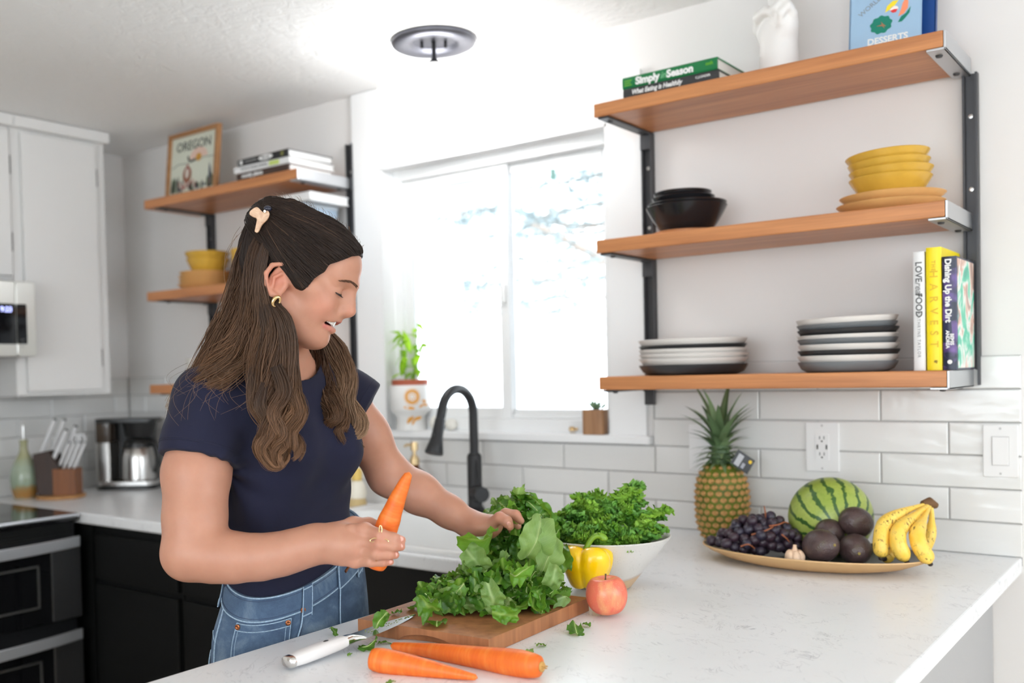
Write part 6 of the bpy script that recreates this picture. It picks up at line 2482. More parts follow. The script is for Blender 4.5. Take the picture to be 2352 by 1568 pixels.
class Sdf:
    """ordered list of solids: (distance function, centre, bounding radius, blend, op)"""
    def __init__(s):
        s.L = []

    def cone(s, a, b, ra, rb, k=.01, op='u'):
        a, b = A3(a), A3(b)
        d = b - a
        l2 = max(1e-12, d @ d)

        def f(p):
            q = p - a
            t = np.clip(q @ d / l2, 0, 1)
            return np.linalg.norm(q - t[:, None] * d, axis=1) - (ra + (rb - ra) * t)
        s.L.append((f, (a + b) / 2, math.sqrt(l2) / 2 + max(ra, rb), k, op))
        return s

    def chain(s, pts, rads, k=.01, op='u'):
        """one tapered tube through points; flat blend inside the chain"""
        P = [A3(p) for p in pts]
        c = sum(P) / len(P)
        rb = max(np.linalg.norm(p - c) for p in P) + max(rads)

        def f(p):
            best = None
            for i in range(len(P) - 1):
                d = P[i + 1] - P[i]
                l2 = max(1e-12, d @ d)
                q = p - P[i]
                t = np.clip(q @ d / l2, 0, 1)
                v = np.linalg.norm(q - t[:, None] * d, axis=1) - (rads[i] + (rads[i + 1] - rads[i]) * t)
                best = v if best is None else smin(best, v, min(rads) * .7)
            return best
        s.L.append((f, c, rb, k, op))
        return s

    def ell(s, c, r, M=None, k=.01, op='u'):
        """ellipsoid; M columns are its axes"""
        c = A3(c)
        r = np.array(r, dtype=float)
        Mn = np.eye(3) if M is None else np.array([list(x) for x in M], dtype=float)

        def f(p):
            q = (p - c) @ Mn
            k0 = np.linalg.norm(q / r, axis=1)
            k1 = np.linalg.norm(q / (r * r), axis=1)
            return np.where(k1 < 1e-9, -r.min(), k0 * (k0 - 1) / np.maximum(k1, 1e-9))
        s.L.append((f, c, float(r.max()), k, op))
        return s

    def fn(s, f, c, rb, k=.01, op='u'):
        s.L.append((f, A3(c), rb, k, op))
        return s

    def __call__(s, p, cull=True):
        d = np.full(len(p), .5)
        for f, c, rb, k, op in s.L:
            if cull:
                m = np.linalg.norm(p - c, axis=1) < rb + k + .02
                if not m.any():
                    continue
                q, dm = p[m], d[m]
            else:
                q, dm = p, d
            v = f(q)
            if op == 'u':
                v = smin(dm, v, k)
            elif op == 's':
                v = smax(dm, -v, k)
            else:
                v = smax(dm, v, k)
            if cull:
                d[m] = v
            else:
                d = v
        return d

    def mesh(s, name, h, lo, hi, mats, B=8, smooth_it=0):
        lo, hi = A3(lo), A3(hi)
        nb = np.ceil((hi - lo) / (h * B)).astype(int)
        gi = np.stack(np.meshgrid(*[np.arange(n) for n in nb], indexing='ij'), -1).reshape(-1, 3)
        cen = lo + (gi + .5) * h * B
        keep = []
        rad = h * B * .87 * 1.35
        for i in range(0, len(cen), 200000):
            keep.append(np.abs(s(cen[i:i + 200000])) < rad + .004)
        gi = gi[np.concatenate(keep)]
        N = nb * B + 2
        n1 = B + 1
        off = np.stack(np.meshgrid(*[np.arange(n1)] * 3, indexing='ij'), -1).reshape(-1, 3)
        Vk, Vp, Qs = [], [], []
        key = lambda c: (c[..., 0] * N[1] + c[..., 1]) * N[2] + c[..., 2]
        CH = 260
        corners = np.array([(x, y, z) for x in (0, 1) for y in (0, 1) for z in (0, 1)])
        edges = [(a, b) for a in range(8) for b in range(a + 1, 8) if np.abs(corners[a] - corners[b]).sum() == 1]
        for i in range(0, len(gi), CH):
            g = gi[i:i + CH]
            nodes = (g[:, None, :] * B + off[None])
            val = s((lo + nodes.reshape(-1, 3) * h)).reshape(len(g), n1, n1, n1)
            sg = val < 0
            cs = [sg[:, x:B + x, y:B + y, z:B + z] for x, y, z in corners]
            cv = [val[:, x:B + x, y:B + y, z:B + z] for x, y, z in corners]
            cnt = sum(c.astype(np.int8) for c in cs)
            act = (cnt > 0) & (cnt < 8)
            if not act.any():
                continue
            bi, x, y, z = np.nonzero(act)
            cell = g[bi] * B + np.stack([x, y, z], 1)
            acc = np.zeros((len(cell), 3))
            wt = np.zeros(len(cell))
            vals = np.stack([c[act] for c in cv], 1)
            for a, b in edges:
                va, vb = vals[:, a], vals[:, b]
                m = (va < 0) != (vb < 0)
                t = np.where(m, va / np.where(m, va - vb, 1), 0)
                acc += m[:, None] * (corners[a] + t[:, None] * (corners[b] - corners[a]))
                wt += m
            Vk.append(key(cell))
            Vp.append(lo + (cell + acc / wt[:, None]) * h)
            for ax in range(3):
                sl = [slice(None), slice(0, B), slice(0, B), slice(0, B)]
                a_ = sg[tuple(sl)]
                sl[ax + 1] = slice(1, B + 1)
                b_ = sg[tuple(sl)]
                mm = a_ != b_
                if not mm.any():
                    continue
                bi2, x2, y2, z2 = np.nonzero(mm)
                nd = g[bi2] * B + np.stack([x2, y2, z2], 1)
                u, v = (ax + 1) % 3, (ax + 2) % 3
                eu, ev = np.zeros(3, int), np.zeros(3, int)
                eu[u] = 1
                ev[v] = 1
                q = np.stack([key(nd - eu - ev), key(nd - ev), key(nd), key(nd - eu)], 1)
                flip = ~a_[mm]
                q[flip] = q[flip][:, ::-1]
                Qs.append(q)
        Vk = np.concatenate(Vk)
        Vp = np.concatenate(Vp)
        Q = np.concatenate(Qs)
        o = np.argsort(Vk)
        sk = Vk[o]
        idx = np.searchsorted(sk, Q)
        idx[idx >= len(sk)] = 0
        ok = (sk[idx] == Q).all(1)
        F = o[idx[ok]]
        used = np.unique(F)
        re = np.full(len(Vp), -1)
        re[used] = np.arange(len(used))
        V, F = Vp[used], re[F]
        me = bpy.data.meshes.new(name)
        me.vertices.add(len(V))
        me.vertices.foreach_set('co', V.ravel())
        me.loops.add(len(F) * 4)
        me.loops.foreach_set('vertex_index', F.ravel().astype(np.int32))
        me.polygons.add(len(F))
        me.polygons.foreach_set('loop_start', np.arange(0, len(F) * 4, 4, dtype=np.int32))
        me.polygons.foreach_set('use_smooth', np.ones(len(F), dtype=bool))
        me.update(calc_edges=True)
        me.validate()
        for m in (mats if isinstance(mats, (list, tuple)) else [mats]):
            me.materials.append(m)
        return me, V


def set_tint(me, cols, name='tint'):
    ca = me.color_attributes.new(name, 'FLOAT_COLOR', 'POINT')
    a = np.ones((len(cols), 4), dtype=np.float32)
    a[:, :3] = cols
    ca.data.foreach_set('color', a.ravel())


# ---------------------------------------------------------------- the ceramic hand on the top shelf
hs = Sdf()
# own x across the hand, y depth (front = -y), z up
hs.chain([(0, 0, -.002), (0, 0, .03), (0, 0, .075), (0, 0, .105)], [.046, .040, .037, .042], .02)
hs.ell((-.0, .004, .125), (.052, .026, .045), k=.03)
hs.ell((.034, -.004, .118), (.020, .022, .034), k=.02)
hs.ell((-.040, -.004, .108), (.020, .022, .036), k=.02)
for x0, x1, s_ in ((-.018, -.030, 1), (.016, .030, 1.02)):       # two raised fingers
    hs.chain([(x0, .004, .150), ((x0 + x1) / 2, .004, .195), (x1, .004, .262 * s_)], [.0155, .0145, .0105], .012)
hs.chain([(.040, .004, .148), (.047, -.018, .165), (.040, -.032, .146), (.030, -.028, .124)], [.013, .0125, .0115, .010], .008)   # folded ring finger
hs.chain([(.054, .004, .132), (.058, -.014, .146), (.052, -.028, .130), (.044, -.026, .112)], [.0115, .011, .010, .009], .008)   # folded little finger
hs.chain([(-.048, -.004, .100), (-.052, -.022, .128), (-.030, -.036, .150), (.006, -.038, .152), (.030, -.036, .142)], [.016, .0145, .0135, .012, .010], .010)   # thumb across
hm, _ = hs.mesh('hand', .0028, (-.1, -.08, -.03), (.1, .08, .30), M_ceram)
ho = bpy.data.objects.new('hand', hm)
COL.objects.link(ho)
ho.parent = hd
hd.location.z += .008
MB().lathe([(0, -.008), (.047, -.008), (.048, -.006), (.046, .004), (0, .004)], (0, 0, 0), 36).part('base', M_ceram, hd, smooth=50)

# ================================================================ THE WOMAN
FAC = Vector((math.cos(R(5)), math.sin(R(5)), 0))      # way the body faces
LEF = Vector((-math.sin(R(5)), math.cos(R(5)), 0))       # her left
rw, fwv = A3(RT), A3(FW)
cl_, cf_ = LEF.dot(RT), FAC.dot(RT)
# torso rows measured on the photograph: (pixel row, left, right, depth of the axis, front-back / side ratio)
ROWS = [(850, 560, 735, 1.86, .56), (890, 500, 772, 1.86, .55), (950, 492, 795, 1.865, .55), (1005, 500, 808, 1.875, .56), (1065, 508, 808, 1.885, .57), (1113, 508, 806, 1.895, .58),
        (1178, 505, 803, 1.905, .60), (1225, 507, 810, 1.912, .60), (1280, 509, 821, 1.918, .58), (1340, 517, 829, 1.92, .57), (1420, 521, 826, 1.92, .57)]


def pix_x(p):
    d = p - A3(CAM)
    return CX + FPX * (d @ A3(RT)) / (d @ A3(FW))


def rows_to_table(rows, grow=0.0, pw=2.3):
    """ellipse rows whose outlines meet the measured left and right pixels in perspective"""
    T = []
    an = np.linspace(0, 2 * PI, 96)
    cu, su = np.cos(an), np.sin(an)
    k = (np.abs(cu) ** pw + np.abs(su) ** pw) ** (-1 / pw)
    for py, l, r, d, q in rows:
        c = A3(at((l + r) / 2, py, d))
        w = (r - l) / 2 / FPX * d
        a = w / math.sqrt(cl_ ** 2 + (q * cf_) ** 2)
        hr = A3(RT) * [1, 1, 0]
        hr /= np.linalg.norm(hr)
        for _ in range(7):
            P = c + A3(LEF) * (cu * k * a)[:, None] + A3(FAC) * (su * k * a * q)[:, None]
            x = pix_x(P)
            a *= (r - l) / (x.max() - x.min())
            c = c + hr * (((l + r) / 2 - (x.max() + x.min()) / 2) / FPX * d)
        T.append((c[2], c[0], c[1], a + grow, (a + grow) * q))
    return np.array(sorted(T))


TT = rows_to_table(ROWS)


def torso_params(T, z):
    """smooth interpolation of centre and half axes by height"""
    z = np.clip(z, T[0, 0], T[-1, 0])
    return [np.interp(z, T[:, 0], T[:, i]) for i in range(1, 5)]


def smooth_table(T, n=60):
    z = np.linspace(T[0, 0], T[-1, 0], n)
    cols = [np.interp(z, T[:, 0], T[:, i]) for i in range(1, 5)]
    ker = np.array([1, 2, 3, 4, 3, 2, 1.])
    ker /= ker.sum()
    out = [z]
    for c in cols:
        p = np.pad(c, 3, mode='reflect', reflect_type='odd')
        out.append(np.convolve(p, ker, 'valid'))
    return np.stack(out, 1)


TS = smooth_table(TT)
lx_, fx_ = A3(LEF), A3(FAC)


def torso_fn(T, shrink=0.0, pw=2.3, z0=None, z1=None, rise=0.0):
    zlo, zhi = T[0, 0] if z0 is None else z0, T[-1, 0] if z1 is None else z1

    def f(p):
        cx, cy, a, b = torso_params(T, p[:, 2])
        dx, dy = p[:, 0] - cx, p[:, 1] - cy
        u = (dx * lx_[0] + dy * lx_[1]) / (a - shrink)
        v = (dx * fx_[0] + dy * fx_[1]) / (b - shrink)
        rr = (np.abs(u) ** pw + np.abs(v) ** pw) ** (1 / pw)
        d = (rr - 1) * np.minimum(a, b)
        zh = zhi + rise * (1 - np.cos(np.arctan2(v, -u) - R(28))) / 2
        dz = np.maximum(zlo - p[:, 2], p[:, 2] - zh)
        return np.maximum(d, dz) if True else d
    return f


def P_(px, py, d):
    return A3(at(px, py, d))


# joints (pixel, pixel, depth)
SHN = at(477, 922, 1.765)      # near (right) shoulder
ELN = at(440, 1262, 1.69)      # near elbow
WRN = at(742, 1247, 1.645)     # near wrist
SHF = at(787, 908, 1.965)      # far (left) shoulder
ELF = at(893, 1090, 2.02)      # far elbow
WRF = at(1080, 1204, 1.955)    # far wrist
NKB = at(632, 838, 1.862)      # neck base
HO = at(650, 663, 1.77)        # between the ears
# head axes: turned so that the face is in profile, pitched down
hF = (A3(RT) * .891 - A3(UP) * .454 - A3(FW) * .07)
hF /= np.linalg.norm(hF)
hU = A3(RT) * .454 + A3(UP) * .891
hU -= hF * (hU @ hF)
hU /= np.linalg.norm(hU)
hL = np.cross(hU, hF)          # her left, away from the viewer
HM = np.stack([hF, hL, hU], 1)  # columns
HS = 1.0 / (FPX / 1.77)


def hp_(x, y, z):
    """head coordinates (forward, left, up) in metres at life size of this figure -> world"""
    return A3(HO) + HM @ np.array([x, y, z])


def hpix(px, py, y=0.0):
    """point seen at a pixel, on the plane y metres to her left of the middle of the head"""
    r = A3(FW) + A3(RT) * ((px - CX) / FPX) - A3(UP) * ((py - CY) / FPX)
    p0 = A3(HO) + hL * y
    return A3(CAM) + r * (((p0 - A3(CAM)) @ hL) / (r @ hL))


body = Sdf()
# torso inside the shirt, hips, legs inside the jeans
body.fn(torso_fn(TS, .012), (TS[:, 1].mean(), TS[:, 2].mean(), 1.2), .45, .02)
body.cone(A3(NKB) + [0, 0, -.03], A3(SHN) + [0, 0, .0], .058, .045, .03)
body.cone(A3(NKB) + [0, 0, -.03], A3(SHF) + [0, 0, .0], .058, .045, .03)
hipz = at(665, 1470, 1.925)
LEGN, LEGF = Vector(hipz) - LEF * .085, Vector(hipz) + LEF * .085
for lg in (LEGN, LEGF):
    kn_ = Vector((lg.x + .005, lg.y, .47))
    an_ = Vector((lg.x - .02, lg.y, .09))
    body.chain([lg, kn_, an_], [.075, .05, .036], .03)
    body.chain([an_ + Vector((-.02, 0, -.045)), an_ + FAC * .05 + Vector((0, 0, -.05)), an_ + FAC * .14 + Vector((0, 0, -.068))], [.034, .034, .022], .02)
# neck
nk0, nk1 = A3(NKB), hp_(-.012, 0, -.022)
body.chain([nk0 + [0, 0, -.05], nk0, (nk0 + nk1) / 2 + A3(RT) * .004, nk1], [.075, .058, .050, .052], .025)
body.chain([hp_(-.005, -.05, -.03), hp_(.01, -.035, -.09), A3(NKB) + A3(RT) * .055 - A3(FW) * .02 + [0, 0, -.045]], [.012, .012, .010], .02)   # neck tendon
body.chain([A3(NKB) + A3(RT) * .062 + [0, 0, -.052], A3(SHN) + A3(RT) * .04 + [0, 0, .02]], [.011, .010], .02)   # collar bones
# near arm
um = (A3(SHN) + A3(ELN)) / 2
body.chain([SHN, um - A3(RT) * .006, A3(ELN) * .80 + A3(SHN) * .20, ELN], [.050, .0545, .0495, .043], .02)
body.chain([P_(446, 1270, 1.69), P_(490, 1276, 1.682), P_(540, 1280, 1.672), P_(600, 1279, 1.664), P_(650, 1271, 1.656), P_(690, 1259, 1.650), P_(727, 1248, 1.646), WRN], [.0430, .0425, .0395, .0355, .0328, .0302, .0290, .0280], .02)
body.ell(A3(ELN) - A3(RT) * .012 - A3(UP) * .010, (.034, .034, .034), k=.03)    # elbow point
# far arm
um2 = (A3(SHF) + A3(ELF)) / 2
body.chain([SHF, um2, ELF], [.046, .044, .041], .02)
body.chain([ELF, A3(ELF) * .62 + A3(WRF) * .38, A3(ELF) * .25 + A3(WRF) * .75, WRF], [.0415, .040, .030, .0265], .02)
# ---- near hand round the carrot
HANDM = np.stack([A3(RT), A3(FW), A3(UP)], 1)
body.chain([P_(742, 1247, 1.645), P_(775, 1250, 1.635), P_(812, 1252, 1.622)], [.0270, .0290, .0275], .012)
body.ell(P_(796, 1249, 1.626), (.040, .0165, .032), HANDM, .012)
for (mcp, pip, dip, tip, r0, r1, r2) in (
        ((838, 1217, 1.614), (874, 1228, 1.592), (903, 1236, 1.594), (922, 1240, 1.602), .0112, .0104, .0088),
        ((834, 1243, 1.611), (872, 1250, 1.588), (903, 1253, 1.591), (921, 1255, 1.600), .0115, .0104, .0086),
        ((827, 1267, 1.613), (864, 1272, 1.590), (892, 1273, 1.593), (908, 1274, 1.601), .0110, .0098, .0081),
        ((816, 1288, 1.617), (850, 1290, 1.597), (879, 1290, 1.600), (897, 1290, 1.606), .0098, .0084, .0070)):
    body.chain([P_(*mcp) - A3(RT) * .022 + A3(FW) * .004, P_(*mcp), P_(*pip), P_(*dip), P_(*tip)], [r0 * .9, r0, r1 * .96, r2 * 1.02, r2 * .82], .0035)
    body.ell(P_(*mcp) - A3(FW) * .003, (r0 * 1.05, r0 * .95, r0 * 1.0), HANDM, .008)
# thumb behind and along the carrot, its tip showing left of it
body.chain([P_(768, 1224, 1.640), P_(812, 1205, 1.655), P_(848, 1204, 1.668), P_(880, 1212, 1.672)], [.0165, .0135, .0112, .0095], .010)
# ---- far hand on the greens
body.chain([WRF, P_(1096, 1208, 1.945), P_(1128, 1206, 1.925)], [.0265, .0235, .0215], .012)
body.ell(P_(1112, 1208, 1.94), (.034, .036, .0170), HANDM, .012)
body.ell(P_(1087, 1189, 1.975), (.016, .016, .012), HANDM, .012)
for (a, b, c, d, r0, r1) in (
        ((1122, 1206, 1.915), (1148, 1189, 1.895), (1164, 1197, 1.885), (1172, 1209, 1.880), .0112, .0088),      # nearest finger curled over the leaves
        ((1130, 1200, 1.945), (1162, 1180, 1.935), (1184, 1183, 1.930), (1196, 1196, 1.925), .0108, .0084),
        ((1128, 1203, 1.970), (1160, 1190, 1.965), (1180, 1196, 1.962), (1190, 1208, 1.960), .0104, .0080),
        ((1122, 1208, 1.992), (1148, 1200, 1.99), (1164, 1206, 1.988), (1172, 1218, 1.985), .0092, .0070)):
    body.chain([P_(*a), P_(*b), P_(*c), P_(*d)], [r0 * 1.05, r0, r0 * .92, r1 * .86], .006)
body.chain([P_(1100, 1212, 1.93), P_(1114, 1217, 1.93), P_(1126, 1222, 1.93)], [.0150, .0125, .0105], .010)
# ---- head
HA = HM
E_ = lambda c, r, k=.01, op='u', M=None: body.ell(hp_(*c), r, HA if M is None else HA @ M, k, op)
E_((.008, 0, .064), (.094, .0715, .080), .02)          # cranium
E_((.046, 0, .078), (.0660, .0590, .0560), .025)       # forehead
E_((.054, 0, .008), (.0560, .0560, .0640), .03)        # middle of the face
E_((.052, 0, -.030), (.0500, .0420, .0400), .03)       # lower face
for s_ in (-1, 1):
    body.cone(hp_(.014, s_ * .049, -.030), hp_(.082, s_ * .016, -.052), .0175, .0155, .03)      # jaw
    E_((.073, s_ * .037, .006), (.030, .0245, .026), .02)         # cheek, lifted by the smile
    body.cone(hp_(.1085, s_ * .010, .064), hp_(.088, s_ * .042, .060), .0085, .0095, .014)      # brow
    body.cone(hp_(.060, s_ * .060, .024), hp_(.004, s_ * .068, .020), .010, .008, .025)         # cheekbone
E_((.0965, 0, -.0505), (.0185, .0215, .0165), .018)    # chin
for s_ in (-1, 1):
    E_((.1105, s_ * .030, .0430), (.0150, .0150, .0105), .012, 's')   # eye socket
    E_((.0880, s_ * .0300, .0385), (.0155, .0160, .0135), .004)     # lidded eye
    body.cone(hp_(.1010, s_ * .020, .0520), hp_(.0905, s_ * .043, .0485), .0035, .0030, .006)    # upper lid fold
body.chain([hp_(.1115, 0, .0600), hp_(.1165, 0, .0430), hp_(.1225, 0, .0300), hp_(.1270, 0, .0200)], [.0072, .0066, .0072, .0086], .010)     # nose ridge
E_((.1268, 0, .0185), (.0088, .0090, .0082), .006)     # tip
body.chain([hp_(.100, 0, .050), hp_(.108, 0, .030), hp_(.113, 0, .0150)], [.010, .0125, .0135], .012)     # core of the nose
body.cone(hp_(.1240, 0, .0125), hp_(.1140, 0, .0050), .0062, .0052, .006)
for s_ in (-1, 1):
    E_((.1105, s_ * .0115, .0105), (.0110, .0068, .0078), .006)       # wing
    E_((.1165, s_ * .0062, .0045), (.0050, .0028, .0030), .003, 's')  # nostril
# mouth: parted smiling lips
body.ell(hp_(.1040, 0, -.0080), (.0140, .030, .012), HA, .014)
for s_ in (-1, 1):
    body.chain([hp_(.1168, 0, -.0062), hp_(.1120, s_ * .0130, -.0072), hp_(.1010, s_ * .0265, -.0122), hp_(.0870, s_ * .0370, -.0195)], [.0035, .0036, .0031, .0022], .004)
    body.chain([hp_(.1135, 0, -.0262), hp_(.1085, s_ * .0140, -.0262), hp_(.1000, s_ * .0265, -.0255), hp_(.0870, s_ * .0370, -.0195)], [.0056, .0054, .0040, .0022], .004)
    body.chain([hp_(.094, s_ * .028, .004), hp_(.086, s_ * .037, -.012), hp_(.082, s_ * .037, -.030)], [.006, .0075, .006], .010)   # smile fold
for s_ in (-1, 1):
    body.chain([hp_(.1185, 0, -.0152), hp_(.1125, s_ * .0135, -.0152), hp_(.1020, s_ * .0265, -.0178), hp_(.0905, s_ * .0355, -.0195)], [.0058, .0058, .0050, .0024], .002, 's')
for s_ in (-1, 1):
    body.chain([hp_(.1100, 0, -.0150), hp_(.1050, s_ * .0120, -.0150), hp_(.0960, s_ * .0245, -.0172), hp_(.0880, s_ * .0330, -.0190)], [.0058, .0058, .0052, .0026], .002, 's')
# ears
EX = .011
for s_ in (-1, 1):
    Y = s_ * .0735
    dy = s_
    E_((-.006 + EX, Y, .004), (.0175, .0075, .0270), .008)
    body.chain([hp_(.004 + EX, Y + dy * .004, .0290), hp_(-.012 + EX, Y + dy * .007, .0345), hp_(-.025 + EX, Y + dy * .0095, .0250), hp_(-.0285 + EX, Y + dy * .010, .0080), hp_(-.020 + EX, Y + dy * .0085, -.0080), hp_(-.004 + EX, Y + dy * .006, -.0185), hp_(.008 + EX, Y + dy * .003, -.0190)],
               [.0034, .0040, .0044, .0042, .0038, .0060, .0052], .004)
    E_((-.004 + EX, Y + dy * .0095, .0030), (.0105, .0065, .0135), .004, 's')
    E_((-.012 + EX, Y + dy * .0095, .0190), (.0080, .0045, .0090), .004, 's')
    body.chain([hp_(-.004 + EX, Y + dy * .0085, .0200), hp_(-.0125 + EX, Y + dy * .0090, .0080), hp_(-.0080 + EX, Y + dy * .0080, -.0070)], [.0028, .0030, .0028], .004)
    body.cone(hp_(.0095 + EX, Y + dy * .002, .004), hp_(.0085 + EX, Y + dy * .002, -.008), .0044, .0040, .004)
# carve the skin below the neckline so that it stays inside the shirt: nothing to do, the shirt is larger


def skin_mat():
    g = NT('skin')
    at_ = g.n('ShaderNodeVertexColor')
    at_.layer_name = 'tint'
    f = g.noise(38, 4, .6, g.coord())
    f2 = g.noise(420, 2, .5, g.coord())
    c = g.mix(1, at_.outputs[0], g.ramp(f, [(.3, (.93, .90, .89)), (.7, (1.0, 1.0, 1.0))]), 'MULTIPLY')
    g.base(c)
    g.p(Roughness=.46)
    g.b.inputs['Subsurface Weight'].default_value = .22
    g.b.inputs['Subsurface Radius'].default_value = (.010, .0040, .0022)
    g.b.inputs['Subsurface Scale'].default_value = .55
    g.b.inputs['Specular IOR Level'].default_value = .4
    g.bump(f2, .06, .0006)
    return g.m


wom = thing('person', 'woman in a navy t-shirt and blue jeans holding a carrot and reaching for greens', 'person', tuple((hipz.x, hipz.y, 0)))


def place(me, name, parent, label=None):
    o = bpy.data.objects.new(name, me)
    COL.objects.link(o)
    o.parent = parent
    if parent is not None:
        b = base_of(parent)
        o.location = -b
    if label:
        o['label'] = label
    return o


bme, bV = body.mesh('body', .0021, (-.75, -1.85, -.02), (.35, -.75, 1.78), skin_mat())
skinc = np.array(rgb(190, 138, 114))
cols = np.tile(skinc, (len(bV), 1))


def blend(cen, rad, col, amt):
    d = np.linalg.norm(bV - cen, axis=1)
    w = np.clip(1 - d / rad, 0, 1) ** 1.3 * amt
    cols[:] = cols * (1 - w[:, None]) + np.array(col) * w[:, None]


pink = rgb(212, 134, 112)
for s_ in (-1, 1):
    blend(hp_(.085, s_ * .045, .004), .04, rgb(214, 136, 116), .5)
    blend(hp_(.004, s_ * .08, .006), .04, rgb(210, 126, 104), .6)
blend(hp_(.128, 0, .018), .02, pink, .5)
for q in ((838, 1217, 1.614), (834, 1243, 1.611), (827, 1267, 1.613), (816, 1288, 1.617), (915, 1240, 1.60), (915, 1255, 1.60), (902, 1274, 1.60), (890, 1290, 1.605), (1149, 1189, 1.893), (1170, 1207, 1.88), (1186, 1184, 1.93), (872, 1230, 1.592), (870, 1251, 1.588)):
    blend(P_(*q), .020, pink, .5)
blend(A3(ELN) - A3(RT) * .02 - A3(UP) * .02, .05, pink, .35)
loc = (bV - A3(HO)) @ HM
# mouth inside dark red
inm = (np.abs(loc[:, 1]) < .030) & (loc[:, 0] > .086) & (loc[:, 0] < .1115 - 14.5 * loc[:, 1] ** 2) & (loc[:, 2] < -.0105) & (loc[:, 2] > -.0225)
cols[inm] = rgb(84, 30, 28)
# lips
for seg in ([(.1168, 0, -.0062), (.1120, .0130, -.0072), (.1010, .0265, -.0122), (.0870, .0370, -.0195)], [(.1135, 0, -.0262), (.1085, .0140, -.0262), (.1000, .0265, -.0255), (.0870, .0370, -.0195)]):
    for a, b in zip(seg, seg[1:]):
        a, b = np.array(a), np.array(b)
        q = np.stack([loc[:, 0], np.abs(loc[:, 1]), loc[:, 2]], 1) - a
        d = b - a
        t = np.clip(q @ d / (d @ d), 0, 1)
        dist = np.linalg.norm(q - t[:, None] * d, axis=1)
        w = np.clip((.0064 - dist) / .0022, 0, 1) * .85
        cols[:] = cols * (1 - w[:, None]) + np.array(rgb(206, 116, 110)) * w[:, None]
set_tint(bme, cols)
bo_ = place(bme, 'body', wom)
# teeth
tm_ = mat('teeth', (.80, .78, .72), .15)
for q in range(-5, 6):
    y = q * .0060
    x = .1130 - 14.5 * y * y
    ang = math.atan(-29 * y)
    c = Vector(hp_(x - .003, y, -.0140))
    Mx = Matrix([list(r) for r in HM]).to_4x4() @ Matrix.Rotation(ang, 4, 'Z')
    mb = MB()
    h_t = .0105 - .0006 * abs(q)
    rbox(mb, (0, 0, 0), (.004, .0059, h_t), .0018, 3, 0)
    t_ = mb.part('tooth', tm_, wom, smooth=60)
    t_.matrix_local = Matrix.Translation(c - Vector(wom.location)) @ Mx


def hair_tube(pts, rads, name, m, n=8):
    mb = MB().tube([Vector(p) - wom.location for p in pts], rads, n)
    return mb.part(name, m, wom, smooth=70)


M_lash = mat('dark_lash', (.018, .012, .010), .6)
M_brow = mat('brow_hair', rgb(112, 80, 62), .8)
# lash line on the lowered lid, and brow hairs
for s_ in (-1, 1):
    lp_ = []
    for t in np.linspace(0, 1, 9):
        a = -1.05 + 1.95 * t
        x = .0880 + .0160 * math.cos(a) * 1.0
        y = s_ * (.0300 - .0165 * math.sin(a))
        z = .0345 + .0030 * t - .0012 * math.sin(PI * t)
        lp_.append(hp_(x + .0005, y, z))
    hair_tube(catmull(lp_, 16), [.0005 + .0007 * math.sin(PI * i / 15) for i in range(16)], 'lash_line', M_lash, 6)
    lm2 = MB()
    cp_ = catmull(lp_, 26)
    for i, p in enumerate(cp_):
        p = Vector(p)
        o_ = Vector(HM @ np.array([.0042, -s_ * .0035 * (i / 25 - .3), -.0034]))
        lm2.tube([p - wom.location, p + o_ * .6 - wom.location, p + o_ + Vector(HM @ np.array([.001, 0, .0008])) - wom.location], [.00032, .00026, .0001], 4)
    lm2.part('eyelash', M_lash, wom)['kind'] = 'stuff'
    bm_ = MB()
    rr = random.Random(3)
    for i in range(170):
        t = rr.random()
        x = .1150 - .0310 * t
        y = s_ * (.0080 + .0385 * t)
        z = .0610 + .0026 * math.sin(PI * t) - .0080 * t * t + rr.uniform(-.5, .5) * .0050 * (1 - .75 * t)
        p = Vector(hp_(x, y, z))
        # push onto the surface
        for _ in range(6):
            dd = float(body(np.array([A3(p)]))[0])
            p = p + Vector(HM @ np.array([1, s_ * .25, .1])).normalized() * (-dd * .9)
        d = Vector(HM @ np.array([-.0028, s_ * .0060, .0020 - .0022 * t]))
        bm_.tube([p - d * .3 - wom.location, p + d * .5 + Vector(HM @ np.array([.0006, 0, 0])) - wom.location, p + d - wom.location], [.00028, .00024, .0001], 3)
    bm_.part('eyebrow', M_brow, wom)['kind'] = 'stuff'

# nails
M_nail = mat('fingernail', rgb(222, 162, 146), .25)
for (px, py, d, r_, dr_) in ((919, 1238, 1.5935, .0058, (1, -.05, .15)), (918, 1254, 1.5925, .0056, (1, -.05, .1)), (906, 1273, 1.594, .0052, (1, -.05, .1)), (895, 1290, 1.600, .0045, (1, -.05, .1)), (1169, 1203, 1.8725, .0056, (.6, -.6, .5))):
    x = (A3(RT) * dr_[0] + A3(UP) * dr_[1] + A3(FW) * dr_[2])
    m4 = frame_m(Vector((0, 0, 0)), Vector(x), -FW)
    nl = MB().ball((0, 0, 0), (r_ * 1.05, r_ * .80, .0014), 14, 8).part('fingernail', M_nail, wom, smooth=180)
    nl.matrix_local = Matrix.Translation(at(px, py, d) - Vector(wom.location)) @ m4

# ---------------------------------------------------------------- shirt
shirt = Sdf()
shirt.fn(torso_fn(TS, .0, z0=float(at(660, 1420, 1.92).z)), (TS[:, 1].mean(), TS[:, 2].mean(), 1.2), .45, .02)
shirt.chain([A3(SHN) + [0, 0, .002], A3(NKB) + [0, 0, -.045], A3(SHF) + [0, 0, .0]], [.060, .074, .054], .04)
